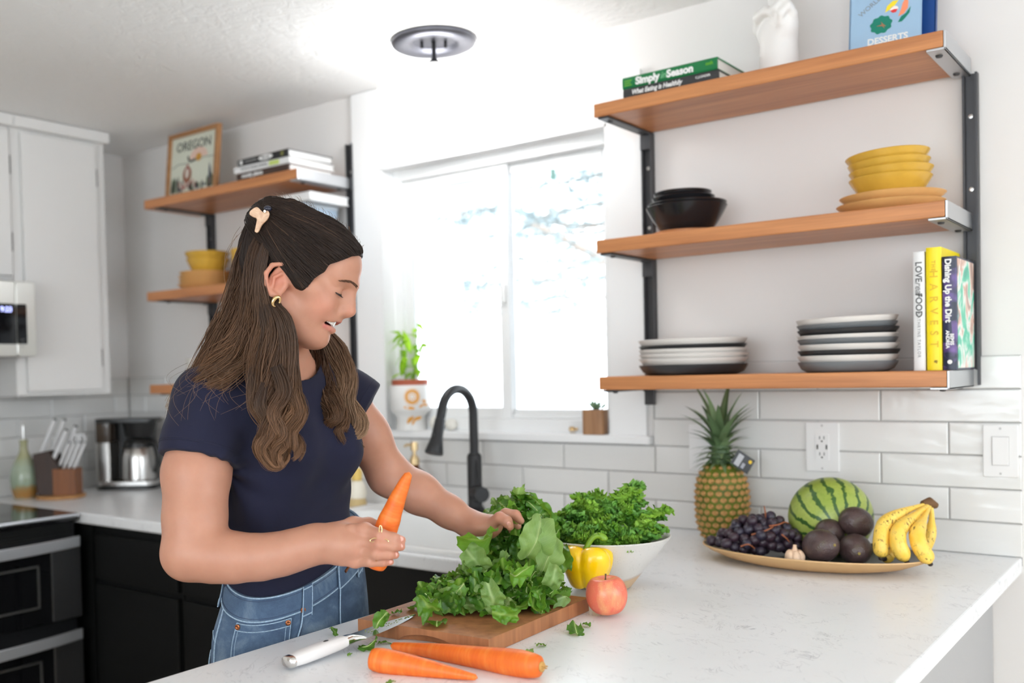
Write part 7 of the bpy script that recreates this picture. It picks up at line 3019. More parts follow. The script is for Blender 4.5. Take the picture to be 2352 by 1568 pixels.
# bust
for s_, px_, py_, d_ in ((-1, 668, 1030, 1.80), (1, 765, 1035, 1.875)):
    shirt.ell(P_(px_, py_, d_), (.058, .052, .062), k=.05)
d1 = A3(ELN) - A3(SHN)
d1 /= np.linalg.norm(d1)
n1_ = d1 * .98 - A3(RT) * .10
n1_ /= np.linalg.norm(n1_)
hem1 = P_(456, 1056, 1.735)
sl1 = Sdf().chain([A3(SHN) + [0, 0, .004], A3(SHN) * .75 + A3(ELN) * .25 - A3(RT) * .004, A3(SHN) * .6 + A3(ELN) * .4 - A3(RT) * .004, A3(SHN) * .45 + A3(ELN) * .55 - A3(RT) * .005], [.0590, .0575, .0570, .0575], .025)
shirt.fn(lambda p: smax(sl1(p, False), (p - hem1) @ n1_, .003), (A3(SHN) + hem1) / 2, .15, .022)
d2 = P_(880, 962, 1.985) - P_(838, 938, 1.985)
d2 /= np.linalg.norm(d2)
hem2 = P_(843, 938, 1.985)
sl2 = Sdf().chain([SHF, P_(822, 928, 1.98), P_(870, 970, 1.99)], [.054, .051, .050], .025)
shirt.fn(lambda p: smax(sl2(p, False), (p - hem2) @ d2, .003), (A3(SHF) + hem2) / 2, .13, .022)


def cutter(p0, n, cen, rad):
    p0, n, cen = A3(p0), A3(n), A3(cen)
    return lambda p: np.maximum(-((p - p0) @ n), np.linalg.norm(p - cen, axis=1) - rad)


# neckline
nl0, nl1 = P_(640, 842, 1.845), hp_(-.012, 0, -.03)
nd_ = nl1 - nl0
nd_ /= np.linalg.norm(nd_)
shirt.chain([P_(644, 850, 1.835), P_(640, 800, 1.85), P_(640, 740, 1.85)], [.056, .078, .09], .004, 's')
# folds
_rng = np.random.RandomState(2)


def folds(p):
    z = (p[:, 2] - 1.0)
    s1 = (p - A3(P_(520, 1075, 1.80))) @ (A3(RT) * .8 - A3(UP) * .6)
    s2 = (p - A3(P_(520, 1075, 1.80)))
    r1 = np.linalg.norm(s2, axis=1)
    ang = np.arctan2(s2 @ A3(UP), s2 @ A3(RT))
    w = .0022 * np.exp(-(r1 / .16) ** 2) * np.sin(ang * 9 + r1 * 14)
    w += .0016 * np.sin(p[:, 2] * 62 + (p @ A3(RT)) * 24 + 2.2 * np.sin((p @ A3(RT)) * 17)) * np.exp(-((z - .13) / .11) ** 2)
    w += .0012 * np.sin((p @ A3(RT)) * 55 + p[:, 2] * 30) * np.exp(-((z - .25) / .12) ** 2)
    return w


base_call = Sdf.__call__


class Folded(Sdf):
    def __call__(s, p, cull=True):
        return base_call(s, p, cull) + folds(p)


shirt.__class__ = Folded


def cloth_mat(name, c1, c2, scale, bumps, rough=.85, sheen=.15):
    g = NT(name)
    v = g.coord()
    f = g.noise(6, 4, .6, v)
    g.base(g.ramp(f, [(.3, c1), (.7, c2)]))
    g.p(Roughness=rough)
    g.b.inputs['Sheen Weight'].default_value = sheen
    g.bump(g.noise(scale, 2, .6, v), bumps, .0006)
    return g.m


M_navy = cloth_mat('navy_jersey', rgb(12, 14, 38), rgb(18, 20, 48), 900, .35, .9, .03)
sme, sV = shirt.mesh('t_shirt', .0027, (-.6, -1.85, .9), (.25, -.95, 1.6), M_navy)
so = place(sme, 't_shirt', wom)
# stitched hems: fine ridges round sleeve and neck
M_navyd = mat('navy_stitch', rgb(20, 22, 44), .9)


def ring_on(sdf, p0, n, r_guess, pts=72, push=.0):
    """closed curve where a plane meets the cloth"""
    p0, n = A3(p0), A3(n)
    a = np.cross(n, [0.3, .2, 1])
    a /= np.linalg.norm(a)
    b = np.cross(n, a)
    out = []
    for i in range(pts):
        t = 2 * PI * i / pts
        d = a * math.cos(t) + b * math.sin(t)
        rr = np.linspace(.02, r_guess, 70)
        val = sdf(p0 + rr[:, None] * d)
        if not (val > 0).any() or val[0] > 0:
            continue
        k = int(np.argmax(val > 0))
        t_ = val[k - 1] / (val[k - 1] - val[k] + 1e-9)
        out.append(Vector(p0 + d * (rr[k - 1] + (rr[k] - rr[k - 1]) * t_ + push)))
    return out + out[:1]


for hem, nn_ in ((hem1 - n1_ * .017, n1_), (hem1 - n1_ * .021, n1_), (hem2 - d2 * .015, d2)):
    rg = ring_on(shirt, hem, nn_, .082)
    if len(rg) < 40:
        continue
    MB().tube([p - wom.location for p in rg], .0007, 5).part('hem_stitch', M_navyd, so if False else wom, smooth=60)

# ---------------------------------------------------------------- jeans
JR = [(1230, 526, 830, 1.92, .57), (1270, 523, 832, 1.92, .57), (1318, 519, 836, 1.92, .57), (1345, 513, 840, 1.92, .57), (1385, 500, 844, 1.922, .58), (1425, 486, 847, 1.925, .58), (1500, 483, 850, 1.925, .58), (1600, 485, 848, 1.925, .58), (1660, 487, 846, 1.925, .57)]
JT = smooth_table(rows_to_table(JR, .001), 50)
WZT = float(at(670, 1334, 1.92).z) + .002
RISE = .125      # top of the waistband
jeans = Sdf()
jeans.fn(torso_fn(JT, .0, 2.25, z1=WZT - .001, rise=RISE), (JT[:, 1].mean(), JT[:, 2].mean(), float(JT[:, 0].mean())), .40, .02)
for lg in (LEGN, LEGF):
    jeans.chain([Vector((lg.x, lg.y, JT[0, 0] + .05)), Vector((lg.x, lg.y, .48)), Vector((lg.x - .02, lg.y, .10))], [.095, .076, .070], .04)
jeans.fn(cutter((0, 0, .075), (0, 0, -1), (hipz.x, hipz.y, -.2), .5), (hipz.x, hipz.y, -.1), .6, .002, 's')


def denim():
    g = NT('blue_denim')
    v = g.coord()
    f = g.noise(14, 5, .65, v, .5)
    f2 = g.noise(1200, 2, .7, v)
    c = g.ramp(f, [(.25, rgb(52, 70, 96)), (.5, rgb(80, 102, 128)), (.75, rgb(128, 146, 162))])
    c = g.mix(.55, c, g.ramp(f2, [(.35, (.55, .58, .62)), (.65, (1.1, 1.1, 1.1))]), 'MULTIPLY')
    g.base(c)
    g.p(Roughness=.9)
    g.bump(f2, .4, .0006)
    return g.m


M_denim = denim()
jme, jV = jeans.mesh('jeans', .004, (-.6, -1.75, .05), (.2, -.9, 1.08), M_denim)
jo = place(jme, 'jeans', wom)
M_seam = mat('denim_seam', rgb(150, 172, 192), .9, var=.25, varscale=300)
M_thread = mat('denim_thread', rgb(60, 72, 96), .9)
M_copper = mat('copper_rivet', rgb(150, 92, 60), .35, .9)


def jp(th, z, out=0.0):
    """point on the jeans: th = angle from her right side (0) towards her front (90 deg)"""
    zb_ = WZT - .17
    z = z + RISE * (1 - math.cos(R(th) - R(28))) / 2 * min(1, max(0, (z - zb_) / (WZT - .045 - zb_)))
    cx, cy, a, b = [float(x) for x in torso_params(JT, np.array([z]))]
    pw = 2.25
    u, v = -math.cos(R(th)), math.sin(R(th))
    k = (abs(u) ** pw + abs(v) ** pw) ** (-1 / pw)
    return Vector((cx, cy, z)) + LEF * (u * k * (a + out)) + FAC * (v * k * (b + out)) - wom.location


def jstrip(th0, z0, th1, z1, n=24, w=.0, out=.0, bend=0):
    return [jp(th0 + (th1 - th0) * i / (n - 1), z0 + (z1 - z0) * i / (n - 1) + bend * math.sin(PI * i / (n - 1)), out) for i in range(n)]


def jpatch(name, outline_uv, out0, out1, m, parent, label=None, nu=10, nv=6):
    """curved slab over (theta, z) box: outline_uv = (th0, th1, z0, z1)"""
    th0, th1, z0, z1 = outline_uv
    mb = MB()
    for o_ in (out0, out1):
        mb.grid(lambda u, v, o_=o_: tuple(jp(th0 + (th1 - th0) * u, z0 + (z1 - z0) * v, o_)), nu, nv)
    n_ = nu * nv
    edge = [i for i in range(nu)] + [nu * r + nu - 1 for r in range(1, nv)] + [nu * (nv - 1) + i for i in range(nu - 2, -1, -1)] + [nu * r for r in range(nv - 2, 0, -1)]
    for a, b in zip(edge, edge[1:] + edge[:1]):
        mb.f.append((a, b, b + n_, a + n_))
        mb.mi.append(0)
    return mb.part(name, m, parent, smooth=40, label=label)


WB0 = WZT - .042
jpatch('waistband', (-178, 181, WB0, WZT + .001), -.004, .0022, M_denim, jo and wom, nu=80, nv=5)
for z_, r_ in ((WZT - .0005, .0016), (WB0 + .001, .0016)):
    MB().tube(jstrip(-180, z_, 180, z_, 90, out=.0024), r_, 6).part('waist_seam', M_seam, wom, smooth=60)
for z_ in (WZT - .006, WB0 + .006):
    MB().tube(jstrip(-180, z_, 180, z_, 90, out=.0026), .0006, 4).part('stitch_line', M_thread, wom, smooth=60)
for th in (-34, 64, 118):
    w_ = 3.4
    jpatch('belt_loop', (th - w_, th + w_, WB0 - .012, WZT + .002), .003, .0062, M_denim, wom, nu=5, nv=8)
    for s_ in (-1, 1):
        MB().tube(jstrip(th + s_ * w_, WB0 - .012, th + s_ * w_, WZT + .002, 8, out=.006), .0010, 5).part('loop_seam', M_seam, wom)
    for z_ in (WB0 - .008, WZT - .003):
        MB().tube([jp(th - w_, z_, .0066), jp(th + w_, z_, .0066)], .0013, 5).part('bar_tack', M_seam, wom)
jp0 = jp


def jp(th, z, out=0.0):
    return jp0(th + 15, z, out)


# coin pocket, front pocket opening, side seam, fly
cz = WB0 - .004
jpatch('coin_pocket', (-6, 38, cz - .075, cz), .001, .0032, M_denim, wom, nu=14, nv=8)
for a, b, c, d in ((-6, cz, 38, cz), (-6, cz - .012, 38, cz - .012), (-6, cz - .075, -6, cz), (38, cz - .075, 38, cz), (-3, cz - .075, -3, cz - .012), (35, cz - .075, 35, cz - .012)):
    MB().tube(jstrip(a, b, c, d, 12, out=.0035), .0010 if b in (cz,) or a in (-6, 38) else .0006, 5).part('pocket_seam', M_seam, wom)
for th, z_ in ((-4, cz - .006), (36, cz - .006), (46, cz + .006), (-18, cz - .085)):
    p = jp(th, z_, .004)
    n_ = (jp(th, z_, .01) - jp(th, z_, 0)).normalized()
    q = n_.to_track_quat('Z', 'Y').to_matrix()
    MB().lathe([(0, 0), (.0052, 0), (.0050, .0012), (.003, .0018), (.0015, .0010), (0, .0010)], p, 14, q).part('rivet', M_copper, wom)
pk_ = [jp(36 - 50 * t ** 1.0 - 4, WB0 - .004 - .10 * (t ** .55) * .8, .003) for t in np.linspace(0, 1, 16)]
pts_ = [jp(46, WB0 - .002, .003), jp(45, WB0 - .03, .003), jp(38, WB0 - .066, .003), jp(18, WB0 - .094, .003), jp(-22, WB0 - .104, .003)]
MB().tube(catmull(pts_, 24), .0016, 6).part('pocket_seam', M_seam, wom, smooth=60)
pts_ = [p + (jp(20, WB0 - .1, .0) - jp(20, WB0 - .09, 0)) for p in pts_]
MB().tube(catmull(pts_, 24), .0008, 5).part('pocket_seam', M_thread, wom, smooth=60)
MB().tube(jstrip(-32, WB0, -30, JT[0, 0] + .02, 20, out=.001), .0018, 6).part('side_seam', M_seam, wom, smooth=60)
MB().tube(jstrip(-44, WB0 - .045, -32, WB0 - .052, 8, out=.001), .0014, 5).part('yoke_seam', M_seam, wom, smooth=60)
MB().tube(catmull([jp(-58, WB0 - .085, .003), jp(-46, WB0 - .10, .003), jp(-44, WB0 - .16, .003), jp(-44, WB0 - .22, .003)], 20), .0015, 5).part('back_pocket_seam', M_seam, wom, smooth=60)
jpatch('fly_flap', (76, 98, WB0 - .0, WZT + .0015), .0035, .0075, M_denim, wom, nu=8, nv=6)
for a, b, c, d in ((76, WB0, 76, WZT), (76, WB0, 98, WB0), (76, WZT, 98, WZT)):
    MB().tube(jstrip(a, b, c, d, 10, out=.0078), .0013, 5).part('fly_seam', M_seam, wom)
MB().tube([jp(82, (WB0 + WZT) / 2 + .002, .009), jp(90, (WB0 + WZT) / 2 + .008, .009)], [.0028, .0022], 8).part('button', M_copper, wom)
MB().tube(catmull([jp(78, WB0 - .002, .004), jp(77, WB0 - .05, .004), jp(80, WB0 - .10, .004)], 14), .0014, 5).part('fly_seam', M_seam, wom, smooth=60)

jp = jp0
# ---------------------------------------------------------------- rings, earring, hair clip
M_gold2 = mat('pale_gold', rgb(222, 190, 140), .18, 1)
fr_ = P_(876, 1229, 1.5915)


def fing_ring(p, ax, r, thick, name='ring'):
    p, ax = A3(p), A3(ax)
    ax /= np.linalg.norm(ax)
    a = np.cross(ax, [0.1, .3, 1])
    a /= np.linalg.norm(a)
    b = np.cross(ax, a)
    return [Vector(p + (a * math.cos(t) + b * math.sin(t)) * r) - wom.location for t in np.linspace(0, 2 * PI, 30)]


ring1 = MB().tube(fing_ring(P_(871, 1227, 1.5945), P_(903, 1236, 1.594) - P_(838, 1217, 1.605), .0112, 0), .0010, 8)
ro = ring1.part('ring', M_gold2, wom)
k0 = P_(871, 1231, 1.5835)
for (dx, dy, rx_, ry_, rot_) in ((.002, .009, .0022, .0082, 0), (-.0085, -.006, .0062, .0026, .25), (.0085, -.007, .0062, .0026, -.25)):
    pts_ = []
    for t in np.linspace(0, 2 * PI, 22):
        x, y = rx_ * math.cos(t), ry_ * math.sin(t)
        c, s = math.cos(rot_), math.sin(rot_)
        pts_.append(Vector(k0 + A3(RT) * (dx + x * c - y * s) + A3(UP) * (dy + x * s + y * c)) - wom.location)
    MB().tube(pts_, .0010, 8).part('knot_loop', M_gold2, ro)
for ch in ro.children:
    ch.location = (0, 0, 0)
MB().tube(fing_ring(P_(866, 1272, 1.5925), (1, .6, 0), .0105, 0), .0018, 8, flat=.5).part('ring', M_gold2, wom)
ec = hp_(.0215, -.0825, -.0215)
pts_ = [Vector(ec + HM @ np.array([.0085 * math.cos(t) * .55, -.003 + .003 * math.cos(t), .0085 * math.sin(t) - .006])) - wom.location for t in np.linspace(-.4, 2 * PI - .9, 20)]
MB().tube(pts_, [.0012 + .0026 * math.sin(PI * i / 19) for i in range(20)], 10).part('earring', M_gold2, wom, smooth=60)

# ---------------------------------------------------------------- hair


def hair_mat():
    g = NT('brown_hair')
    at_ = g.n('ShaderNodeVertexColor')
    at_.layer_name = 'tint'
    g.base(at_.outputs[0])
    g.p(Roughness=.46)
    g.b.inputs['Specular IOR Level'].default_value = .3
    try:
        g.b.inputs['Anisotropic'].default_value = .5
    except Exception:
        pass
    return g.m


M_hair = hair_mat()
rrh = random.Random(77)
HV, HF, HC = [], [], []
DK, MD, LT = np.array(rgb(38, 27, 22)), np.array(rgb(84, 62, 50)), np.array(rgb(150, 118, 90))


_ang = np.array([2 * PI * q / 3 + PI / 6 for q in range(3)])


def strand(pts, r0, c0, c1, taper=.25):
    """thin three-sided tube with a colour that runs from root to tip"""
    P = np.asarray(pts)
    k = len(P)
    b0 = strand.n
    t = np.linspace(0, 1, k)
    tg = np.gradient(P, axis=0)
    tg /= np.maximum(np.linalg.norm(tg, axis=1), 1e-9)[:, None]
    a = np.cross(tg, fwv)
    a /= np.maximum(np.linalg.norm(a, axis=1), 1e-6)[:, None]
    b = np.cross(tg, a)
    r_ = r0 * (1 - (1 - taper) * np.maximum(0, (t - .6) / .4))
    V = P[:, None, :] + (a[:, None, :] * np.cos(_ang)[None, :, None] + b[:, None, :] * np.sin(_ang)[None, :, None]) * r_[:, None, None]
    HV.append(V.reshape(-1, 3))
    HC.append(np.repeat(c0 + (c1 - c0) * t[:, None], 3, axis=0))
    i = np.arange(k - 1)[:, None] * 3
    q = np.arange(3)[None]
    q1 = (q + 1) % 3
    HF.append((np.stack([i + q, i + q1, i + 3 + q1, i + 3 + q], -1) + b0).reshape(-1, 4))
    strand.n = b0 + k * 3


strand.n = 0
# scalp shell below the strands
hair = Sdf()
hair.ell(hp_(.004, 0, .066), (.106, .083, .081), HM, .02)
hair.ell(hp_(.040, 0, .088), (.072, .066, .053), HM, .02)
hair.ell(hp_(-.045, 0, .052), (.050, .064, .072), HM, .03)
for s_ in (-1, 1):
    hair.ell(hp_(.036, s_ * .056, .026), (.040, .0225, .044), HM, .015)
hair.ell(hp_(-.050, -.0, .100), (.050, .050, .042), HM, .03)
hpoly = [(842, 560), (840, 592), (811, 584), (757, 600), (744, 622), (716, 640), (704, 664), (692, 668), (678, 662), (662, 640), (655, 618), (635, 606), (613, 630), (606, 680), (600, 760), (480, 760), (480, 380), (900, 380)]
hp2 = []
for q in hpoly:
    l_ = HM.T @ (hpix(q[0], q[1], -.072 * min(1, max(0, (838 - q[0]) / 70))) - A3(HO))
    hp2.append((l_[0], l_[2]))
hp2 = np.array(hp2)


def poly_sd(p2):
    d = np.full(len(p2), 1e9)
    inside = np.zeros(len(p2), bool)
    n = len(hp2)
    for i in range(n):
        a, b = hp2[i], hp2[(i + 1) % n]
        e = b - a
        w = p2 - a
        t = np.clip(w @ e / (e @ e), 0, 1)
        d = np.minimum(d, np.linalg.norm(w - t[:, None] * e, axis=1))
        c = (a[1] <= p2[:, 1]) != (b[1] <= p2[:, 1])
        x = a[0] + (p2[:, 1] - a[1]) / np.where(e[1] == 0, 1e-9, e[1]) * e[0]
        inside ^= c & (p2[:, 0] < x)
    return np.where(inside, -d, d)


hair.fn(lambda p: poly_sd(((p - A3(HO)) @ HM)[:, [0, 2]]), hp_(0, 0, .05), .3, .006, 'i')
cap_me, capV = hair.mesh('hair_cap', .003, hp_(0, 0, 0) - .22, hp_(0, 0, 0) + .24, M_hair)
set_tint(cap_me, np.tile(DK * .9, (len(capV), 1)))
hairroot = place(cap_me, 'hair_cap', wom)


def on_cap(p, out):
    """lift a point onto the scalp shell surface plus out"""
    p = A3(p)
    c = hp_(.0, 0, .06)
    d = p - c
    d /= np.linalg.norm(d)
    lo_, hi_ = .03, .2
    for _ in range(14):
        m = (lo_ + hi_) / 2
        if float(capf(np.array([c + d * m]))[0]) < 0:
            lo_ = m
        else:
            hi_ = m
    return c + d * (lo_ + out)


capf = Sdf()
capf.ell(hp_(.004, 0, .066), (.106, .083, .081), HM, .02)
capf.ell(hp_(.040, 0, .088), (.072, .066, .053), HM, .02)
capf.ell(hp_(-.045, 0, .052), (.050, .064, .072), HM, .03)
for s_ in (-1, 1):
    capf.ell(hp_(.036, s_ * .056, .026), (.040, .0225, .044), HM, .015)
capf.ell(hp_(-.050, -.0, .100), (.050, .050, .042), HM, .03)


def on_cap_many(P, outs):
    c = hp_(.0, 0, .06)
    d = P - c
    d /= np.linalg.norm(d, axis=1)[:, None]
    lo_, hi_ = np.full(len(P), .03), np.full(len(P), .2)
    for _ in range(13):
        m = (lo_ + hi_) / 2
        ins = capf(c + d * m[:, None]) < 0
        lo_ = np.where(ins, m, lo_)
        hi_ = np.where(ins, hi_, m)
    return c + d * (lo_ + outs)[:, None]


CLIP = hpix(607, 505, -.020)
K1 = 15
# (a) swept back from hairline and parting to the clip (both sides)
starts = []
for s_ in (-1, 1):
    edge = [(842, 578, .0), (828, 586, .028), (806, 588, .044), (780, 598, .058), (757, 606, .066), (744, 624, .072), (722, 640, .076), (706, 660, .077), (690, 664, .078), (672, 650, .079), (656, 628, .080)]
    for i in range(900):
        t = rrh.random() ** .9 * (len(edge) - 1)
        j = min(int(t), len(edge) - 2)
        f = t - j
        px_ = edge[j][0] * (1 - f) + edge[j + 1][0] * f
        py_ = edge[j][1] * (1 - f) + edge[j + 1][1] * f
        y_ = edge[j][2] * (1 - f) + edge[j + 1][2] * f
        starts.append((px_, py_, s_ * y_, 0))
    for i in range(420):      # from the parting line along the top of the head
        t = rrh.random()
        starts.append((842 - 150 * t, 570 - 105 * t ** .7, s_ * (.002 + .006 * rrh.random()), 1))
allP, allO, meta = [], [], []
for (px_, py_, y_, kind) in starts:
    p0 = hpix(px_, py_, y_)
    s_ = 1 if y_ > 0 else -1
    tgt = hpix(607 + rrh.gauss(0, 9), 506 + rrh.gauss(0, 9), s_ * abs(rrh.gauss(.012, .012)))
    sag = rrh.uniform(.0, .05)
    out = rrh.uniform(.0005, .0055)
    nrm_ = hp_(-.02, s_ * .14, .055)
    mid_ = (p0 + tgt) / 2 * .62 + nrm_ * .38 if kind else (p0 + tgt) / 2 * .72 + nrm_ * .28
    wv, ph = rrh.uniform(0, .0012), rrh.uniform(0, 6)
    for i in range(K1):
        t = i / (K1 - 1)
        q = p0 * (1 - t) ** 2 + mid_ * 2 * t * (1 - t) + tgt * t * t
        allP.append(q)
        allO.append(out * min(1, t * 5 + .1) + wv * math.sin(t * 9 + ph) + (.004 * t * t))
    meta.append((K1, .0006, rrh.random()))
PP = on_cap_many(np.array(allP), np.array(allO))
k_ = 0
for K, r_, cr in meta:
    c0 = DK * (.72 + .6 * cr) if cr < .95 else MD * .75
    strand(PP[k_:k_ + K], r_ * (1 + .5 * rrh.random()), c0, c0 * 1.25, .8)
    k_ += K

# (b) long locks: (guide points (px, py, depth), radii along it, number, colours)


def lock(guide, rads, n, c_root, c_tip, curl=.0, K=22, flatd=.55, rs=.00058, clumps=14, seed=0):
    G = [A3(at(*g_)) for g_ in guide]
    M_ = 48
    gp = [A3(p) for p in catmull([Vector(p) for p in G], M_)]
    rp = np.interp(np.linspace(0, 1, M_), np.linspace(0, 1, len(rads)), rads)
    rl = random.Random(seed)
    GP = np.array(gp)
    TG = np.array([gp[min(j + 2, M_ - 1)] - gp[max(j - 1, 0)] for j in range(M_)])
    SXA = np.cross(TG, fwv)
    SXA /= np.linalg.norm(SXA, axis=1)[:, None]
    n = int(n * 1.7)
    CL = []
    for c in range(clumps):
        a, rr = rl.uniform(0, 2 * PI), math.sqrt(rl.random())
        CL.append((math.cos(a) * rr, math.sin(a) * rr, rl.uniform(0, 6.28), rl.uniform(1.5, 2.4), rl.uniform(.5, 1.3) * curl, rl.uniform(.86, 1.0), rl.uniform(.75, 1.3)))
    for q in range(n):
        cx_, cd_, ph, fr_, am, ln, br_ = CL[q % clumps]
        a, rr = rl.uniform(0, 2 * PI), math.sqrt(rl.random())
        fx2, fd2 = rl.uniform(-1, 1), rl.uniform(-1, 1)
        l_end = ln - abs(rl.gauss(0, .035))
        dph = rl.gauss(0, .22)
        stray = rl.random() < .06
        t = np.linspace(0, l_end, K)
        x = t * (M_ - 1)
        j = np.minimum(x.astype(int), M_ - 2)
        f = (x - j)[:, None]
        c = GP[j] * (1 - f) + GP[j + 1] * f
        r_ = rp[j] * (1 - f[:, 0]) + rp[j + 1] * f[:, 0]
        sx = SXA[j]
        # near the root strands spread evenly, lower down they gather into clumps
        g_ = np.clip((t - .15) / .5, 0, 1)
        tight = .62 if stray else .30
        u = (1 - g_) * fx2 * .95 + g_ * (cx_ * .8 + math.cos(a) * rr * tight)
        v = (1 - g_) * fd2 * .9 + g_ * (cd_ * .8 + math.sin(a) * rr * tight)
        env = am * np.clip((t - .12) * 1.6, 0, 1) ** 1.3
        w = env * np.sin(fr_ * 2 * PI * t + ph + dph)
        w2 = env * np.cos(fr_ * 2 * PI * t + ph + dph)
        pts = c + sx * (u * r_ + w)[:, None] + fwv * (v * r_ * flatd + w2 * .8)[:, None]
        k = rl.random()
        cr = c_root * (.75 + .5 * rl.random())
        ct = c_tip * (.65 + .5 * k) * br_
        strand(pts, rs * (.8 + .7 * rl.random()), cr, ct, .3)


BR, BT = np.array(rgb(48, 34, 26)), np.array(rgb(112, 81, 58))
# back of the head, over the shell, from the clip down to the nape
allP, allO, meta = [], [], []
for i in range(1300):
    y_ = rrh.uniform(-.078, .03)
    p0 = hpix(rrh.uniform(588, 640), rrh.uniform(498, 560), y_ * .75)
    tx_ = rrh.uniform(530, 622) if y_ < -.02 else rrh.uniform(520, 575)
    tgt = hpix(tx_, rrh.uniform(690, 745), y_)
    out = rrh.uniform(.0008, .0065)
    for k_ in range(K1):
        t = k_ / (K1 - 1)
        allP.append(p0 * (1 - t) + tgt * t)
        allO.append(out * (.2 + .8 * min(1, t * 2)) + .010 * max(0, t - .6))
    meta.append((K1, .0006, rrh.random()))
PP = on_cap_many(np.array(allP), np.array(allO))
k_ = 0
for K, r_, cr in meta:
    c0 = DK * (.75 + .5 * cr)
    strand(PP[k_:k_ + K], r_ * (1 + .5 * rrh.random()), c0, c0 * 1.3, .9)
    k_ += K
# falling from the clip down her back
lock([(606, 515, 1.745), (592, 560, 1.74), (578, 605, 1.745), (566, 660, 1.75), (548, 730, 1.755), (512, 810, 1.755), (464, 890, 1.74), (428, 945, 1.73)], [.006, .026, .036, .040, .042, .040, .032, .018], 620, BR, BT, .007, clumps=26, seed=1)
# outer back strands, in a paler brown
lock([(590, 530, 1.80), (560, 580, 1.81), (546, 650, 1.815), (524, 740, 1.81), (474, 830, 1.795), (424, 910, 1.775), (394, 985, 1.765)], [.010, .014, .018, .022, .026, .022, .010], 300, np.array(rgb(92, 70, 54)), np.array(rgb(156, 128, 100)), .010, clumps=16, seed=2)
# side hair behind the ear
lock([(612, 520, 1.715), (596, 570, 1.70), (584, 625, 1.695), (580, 680, 1.70), (572, 740, 1.71), (545, 805, 1.715), (495, 855, 1.715), (432, 908, 1.735), (394, 968, 1.765)], [.006, .018, .022, .024, .030, .034, .030, .018, .008], 460, BR, BT, .009, clumps=22, seed=3)
lock([(622, 530, 1.70), (604, 585, 1.692), (597, 640, 1.690), (604, 690, 1.692), (613, 740, 1.695), (606, 800, 1.70), (600, 860, 1.70), (606, 930, 1.69)], [.005, .010, .011, .016, .024, .028, .026, .020], 380, BR, BT, .007, clumps=18, seed=4)
# near front lock with curled ends
lock([(598, 640, 1.70), (622, 712, 1.695), (640, 775, 1.70), (636, 850, 1.700), (630, 915, 1.695), (632, 970, 1.69), (646, 1015, 1.69), (640, 1055, 1.685)], [.008, .022, .036, .040, .036, .032, .024, .012], 520, BR, BT * 1.05, .016, clumps=26, seed=5)
lock([(620, 690, 1.69), (650, 730, 1.685), (664, 790, 1.69), (664, 850, 1.69), (668, 900, 1.685), (686, 945, 1.68), (668, 990, 1.68), (682, 1030, 1.675), (664, 1062, 1.68)], [.006, .014, .018, .020, .020, .017, .015, .011, .005], 240, BR * 1.2, BT * 1.3, .008, clumps=10, seed=6, K=30)
lock([(602, 800, 1.705), (592, 870, 1.695), (586, 930, 1.685), (606, 980, 1.68), (594, 1025, 1.675), (622, 1064, 1.68), (656, 1062, 1.685)], [.012, .018, .018, .016, .014, .011, .005], 200, BR * 1.2, BT * 1.35, .008, clumps=9, seed=7, K=30)
lock([(634, 840, 1.68), (652, 900, 1.672), (630, 950, 1.668), (654, 1000, 1.668), (634, 1040, 1.668), (652, 1074, 1.672)], [.010, .014, .015, .013, .010, .004], 170, BR * 1.3, BT * 1.45, .006, clumps=8, seed=11, K=30)
lock([(612, 880, 1.685), (600, 930, 1.678), (624, 985, 1.672), (606, 1030, 1.672), (630, 1066, 1.675), (654, 1052, 1.68), (648, 1032, 1.682)], [.008, .012, .013, .012, .010, .007, .003], 150, BR * 1.3, BT * 1.55, .005, clumps=7, seed=12, K=34)
# far lock over the left chest
lock([(700, 740, 1.87), (712, 800, 1.885), (726, 860, 1.865), (736, 910, 1.84), (772, 955, 1.83), (766, 990, 1.825), (800, 1020, 1.825)], [.014, .030, .036, .034, .026, .018, .008], 420, BR * 1.1, BT * 1.15, .013, clumps=16, seed=8)
lock([(742, 760, 1.90), (768, 810, 1.915), (790, 865, 1.89), (792, 920, 1.87), (818, 975, 1.865), (806, 1010, 1.86), (826, 1040, 1.86)], [.012, .030, .032, .026, .020, .014, .006], 380, np.array(rgb(96, 72, 56)), np.array(rgb(166, 132, 102)), .013, clumps=14, seed=9)
# loose wisps
rl = random.Random(5)
for q in range(70):
    x0, y0 = rl.uniform(545, 600), rl.uniform(520, 700)
    p = A3(at(x0, y0, 1.79))
    pts = []
    dx, dy = rl.uniform(-45, -5), rl.uniform(40, 190)
    bw_ = rl.uniform(-25, 25)
    for i in range(12):
        t = i / 11
        pts.append(A3(at(x0 + dx * t + bw_ * math.sin(PI * t), y0 + dy * t, 1.79 + .02 * math.sin(3 * t))))
    strand(pts, .00035, np.array(rgb(120, 94, 74)), np.array(rgb(176, 146, 118)), .4)
for q in range(34):
    x0, y0 = rl.uniform(430, 600), rl.uniform(830, 880)
    pts = []
    dx, dy = rl.uniform(-60, -5), rl.uniform(40, 120)
    bw_ = rl.uniform(-45, 45)
    for i in range(12):
        t = i / 11
        pts.append(A3(at(x0 + dx * t + bw_ * math.sin(PI * t * 1.1), y0 + dy * t, 1.69 - .010 * math.sin(PI * t))))
    strand(pts, .00026, np.array(rgb(84, 64, 52)), np.array(rgb(136, 108, 86)), .4)
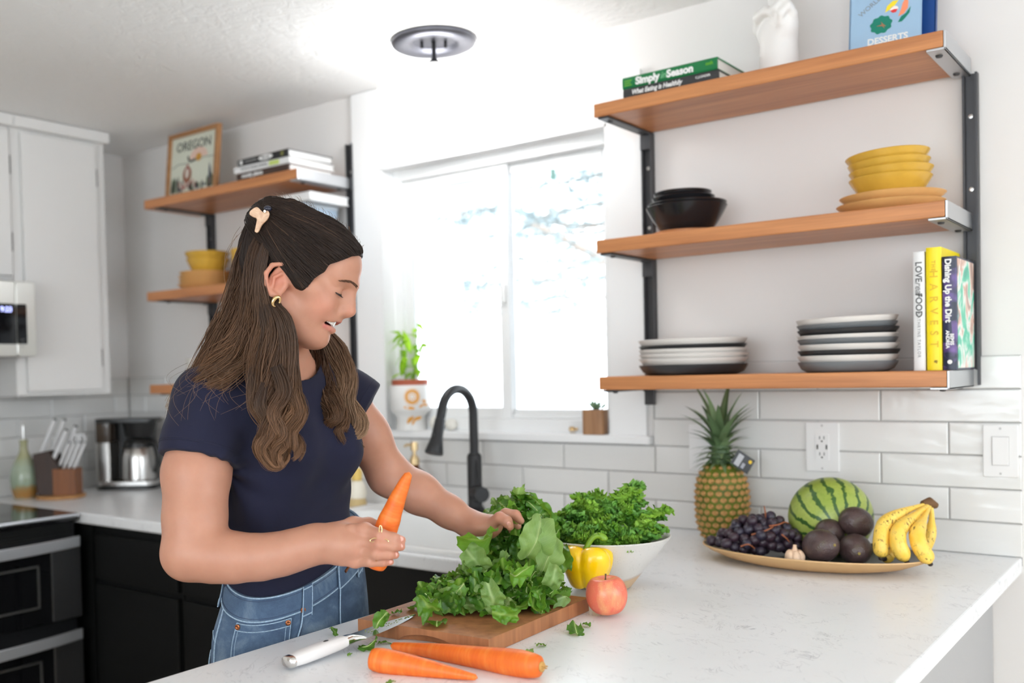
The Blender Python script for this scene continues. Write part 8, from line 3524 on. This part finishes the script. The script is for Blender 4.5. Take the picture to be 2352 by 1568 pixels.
for q in range(60):
    t0 = rl.random()
    p = on_cap(hpix(842 - 200 * t0, 575 - 115 * math.sin(PI * .5 * min(1, t0 * 1.3)), rl.uniform(-.02, .02)), .002)
    d = (p - hp_(0, 0, .05))
    d /= np.linalg.norm(d)
    tg = -hF * rl.uniform(.2, 1) + hL * rl.uniform(-.4, .4)
    l_ = rl.uniform(.006, .022)
    pts = [p + d * l_ * .55 * math.sin(PI * .55 * t) + tg * l_ * t for t in np.linspace(0, 1, 7)]
    strand(pts, .00030, np.array(rgb(70, 52, 42)), np.array(rgb(140, 112, 90)), .4)

hmx = bpy.data.meshes.new('hair')
V = np.concatenate(HV)
F = np.concatenate(HF).astype(np.int32)
hmx.vertices.add(len(V))
hmx.vertices.foreach_set('co', V.ravel())
hmx.loops.add(len(F) * 4)
hmx.loops.foreach_set('vertex_index', F.ravel())
hmx.polygons.add(len(F))
hmx.polygons.foreach_set('loop_start', np.arange(0, len(F) * 4, 4, dtype=np.int32))
hmx.polygons.foreach_set('use_smooth', np.ones(len(F), dtype=bool))
hmx.update(calc_edges=True)
hmx.materials.append(M_hair)
set_tint(hmx, np.concatenate(HC))
hobj = place(hmx, 'hair', wom)
hobj['kind'] = 'stuff'
# claw clip at the back of the head
g = NT('cream_marble_plastic')
f = g.noise(60, 3, .6, g.coord(), 1.5)
g.base(g.ramp(f, [(.3, rgb(186, 144, 112)), (.7, rgb(212, 178, 148))]))
g.p(Roughness=.2)
clipE = bpy.data.objects.new('hair_clip', None)
clp = [(-.017, -.034), (-.009, -.036), (.0, -.020), (.011, -.008), (.016, .004), (.012, .012), (.004, .008), (-.002, .012), (-.012, .020), (-.026, .012), (-.028, .004), (-.020, -.002), (-.012, -.006), (-.014, -.020)]
mbc = MB()
ctr = at(602, 496, 1.692)
sm_ = catmull([Vector((x, y, 0)) for x, y in clp + clp[:1]], 60)[:-1]
mbc.prism([(p.x * .78, p.y * .78) for p in sm_], -.003, .002, lambda x, y, z: Vector(ctr) + RT * x + UP * y - FW * (z - .12 * abs(x)) - wom.location)
co_ = mbc.part('hair_clip', g.m, wom, smooth=40, bevel=.001)
MB().ball(Vector(at(615, 480, 1.71)) - wom.location, (.0075, .008, .006), 14, 8).part('clip_jaw', mat('navy_plastic', (.02, .022, .04), .2), wom)
MB().tube([Vector(at(608, 485, 1.687)) - wom.location, Vector(at(612, 487, 1.70)) - wom.location], .0022, 8).part('clip_spring', M_gold, wom)
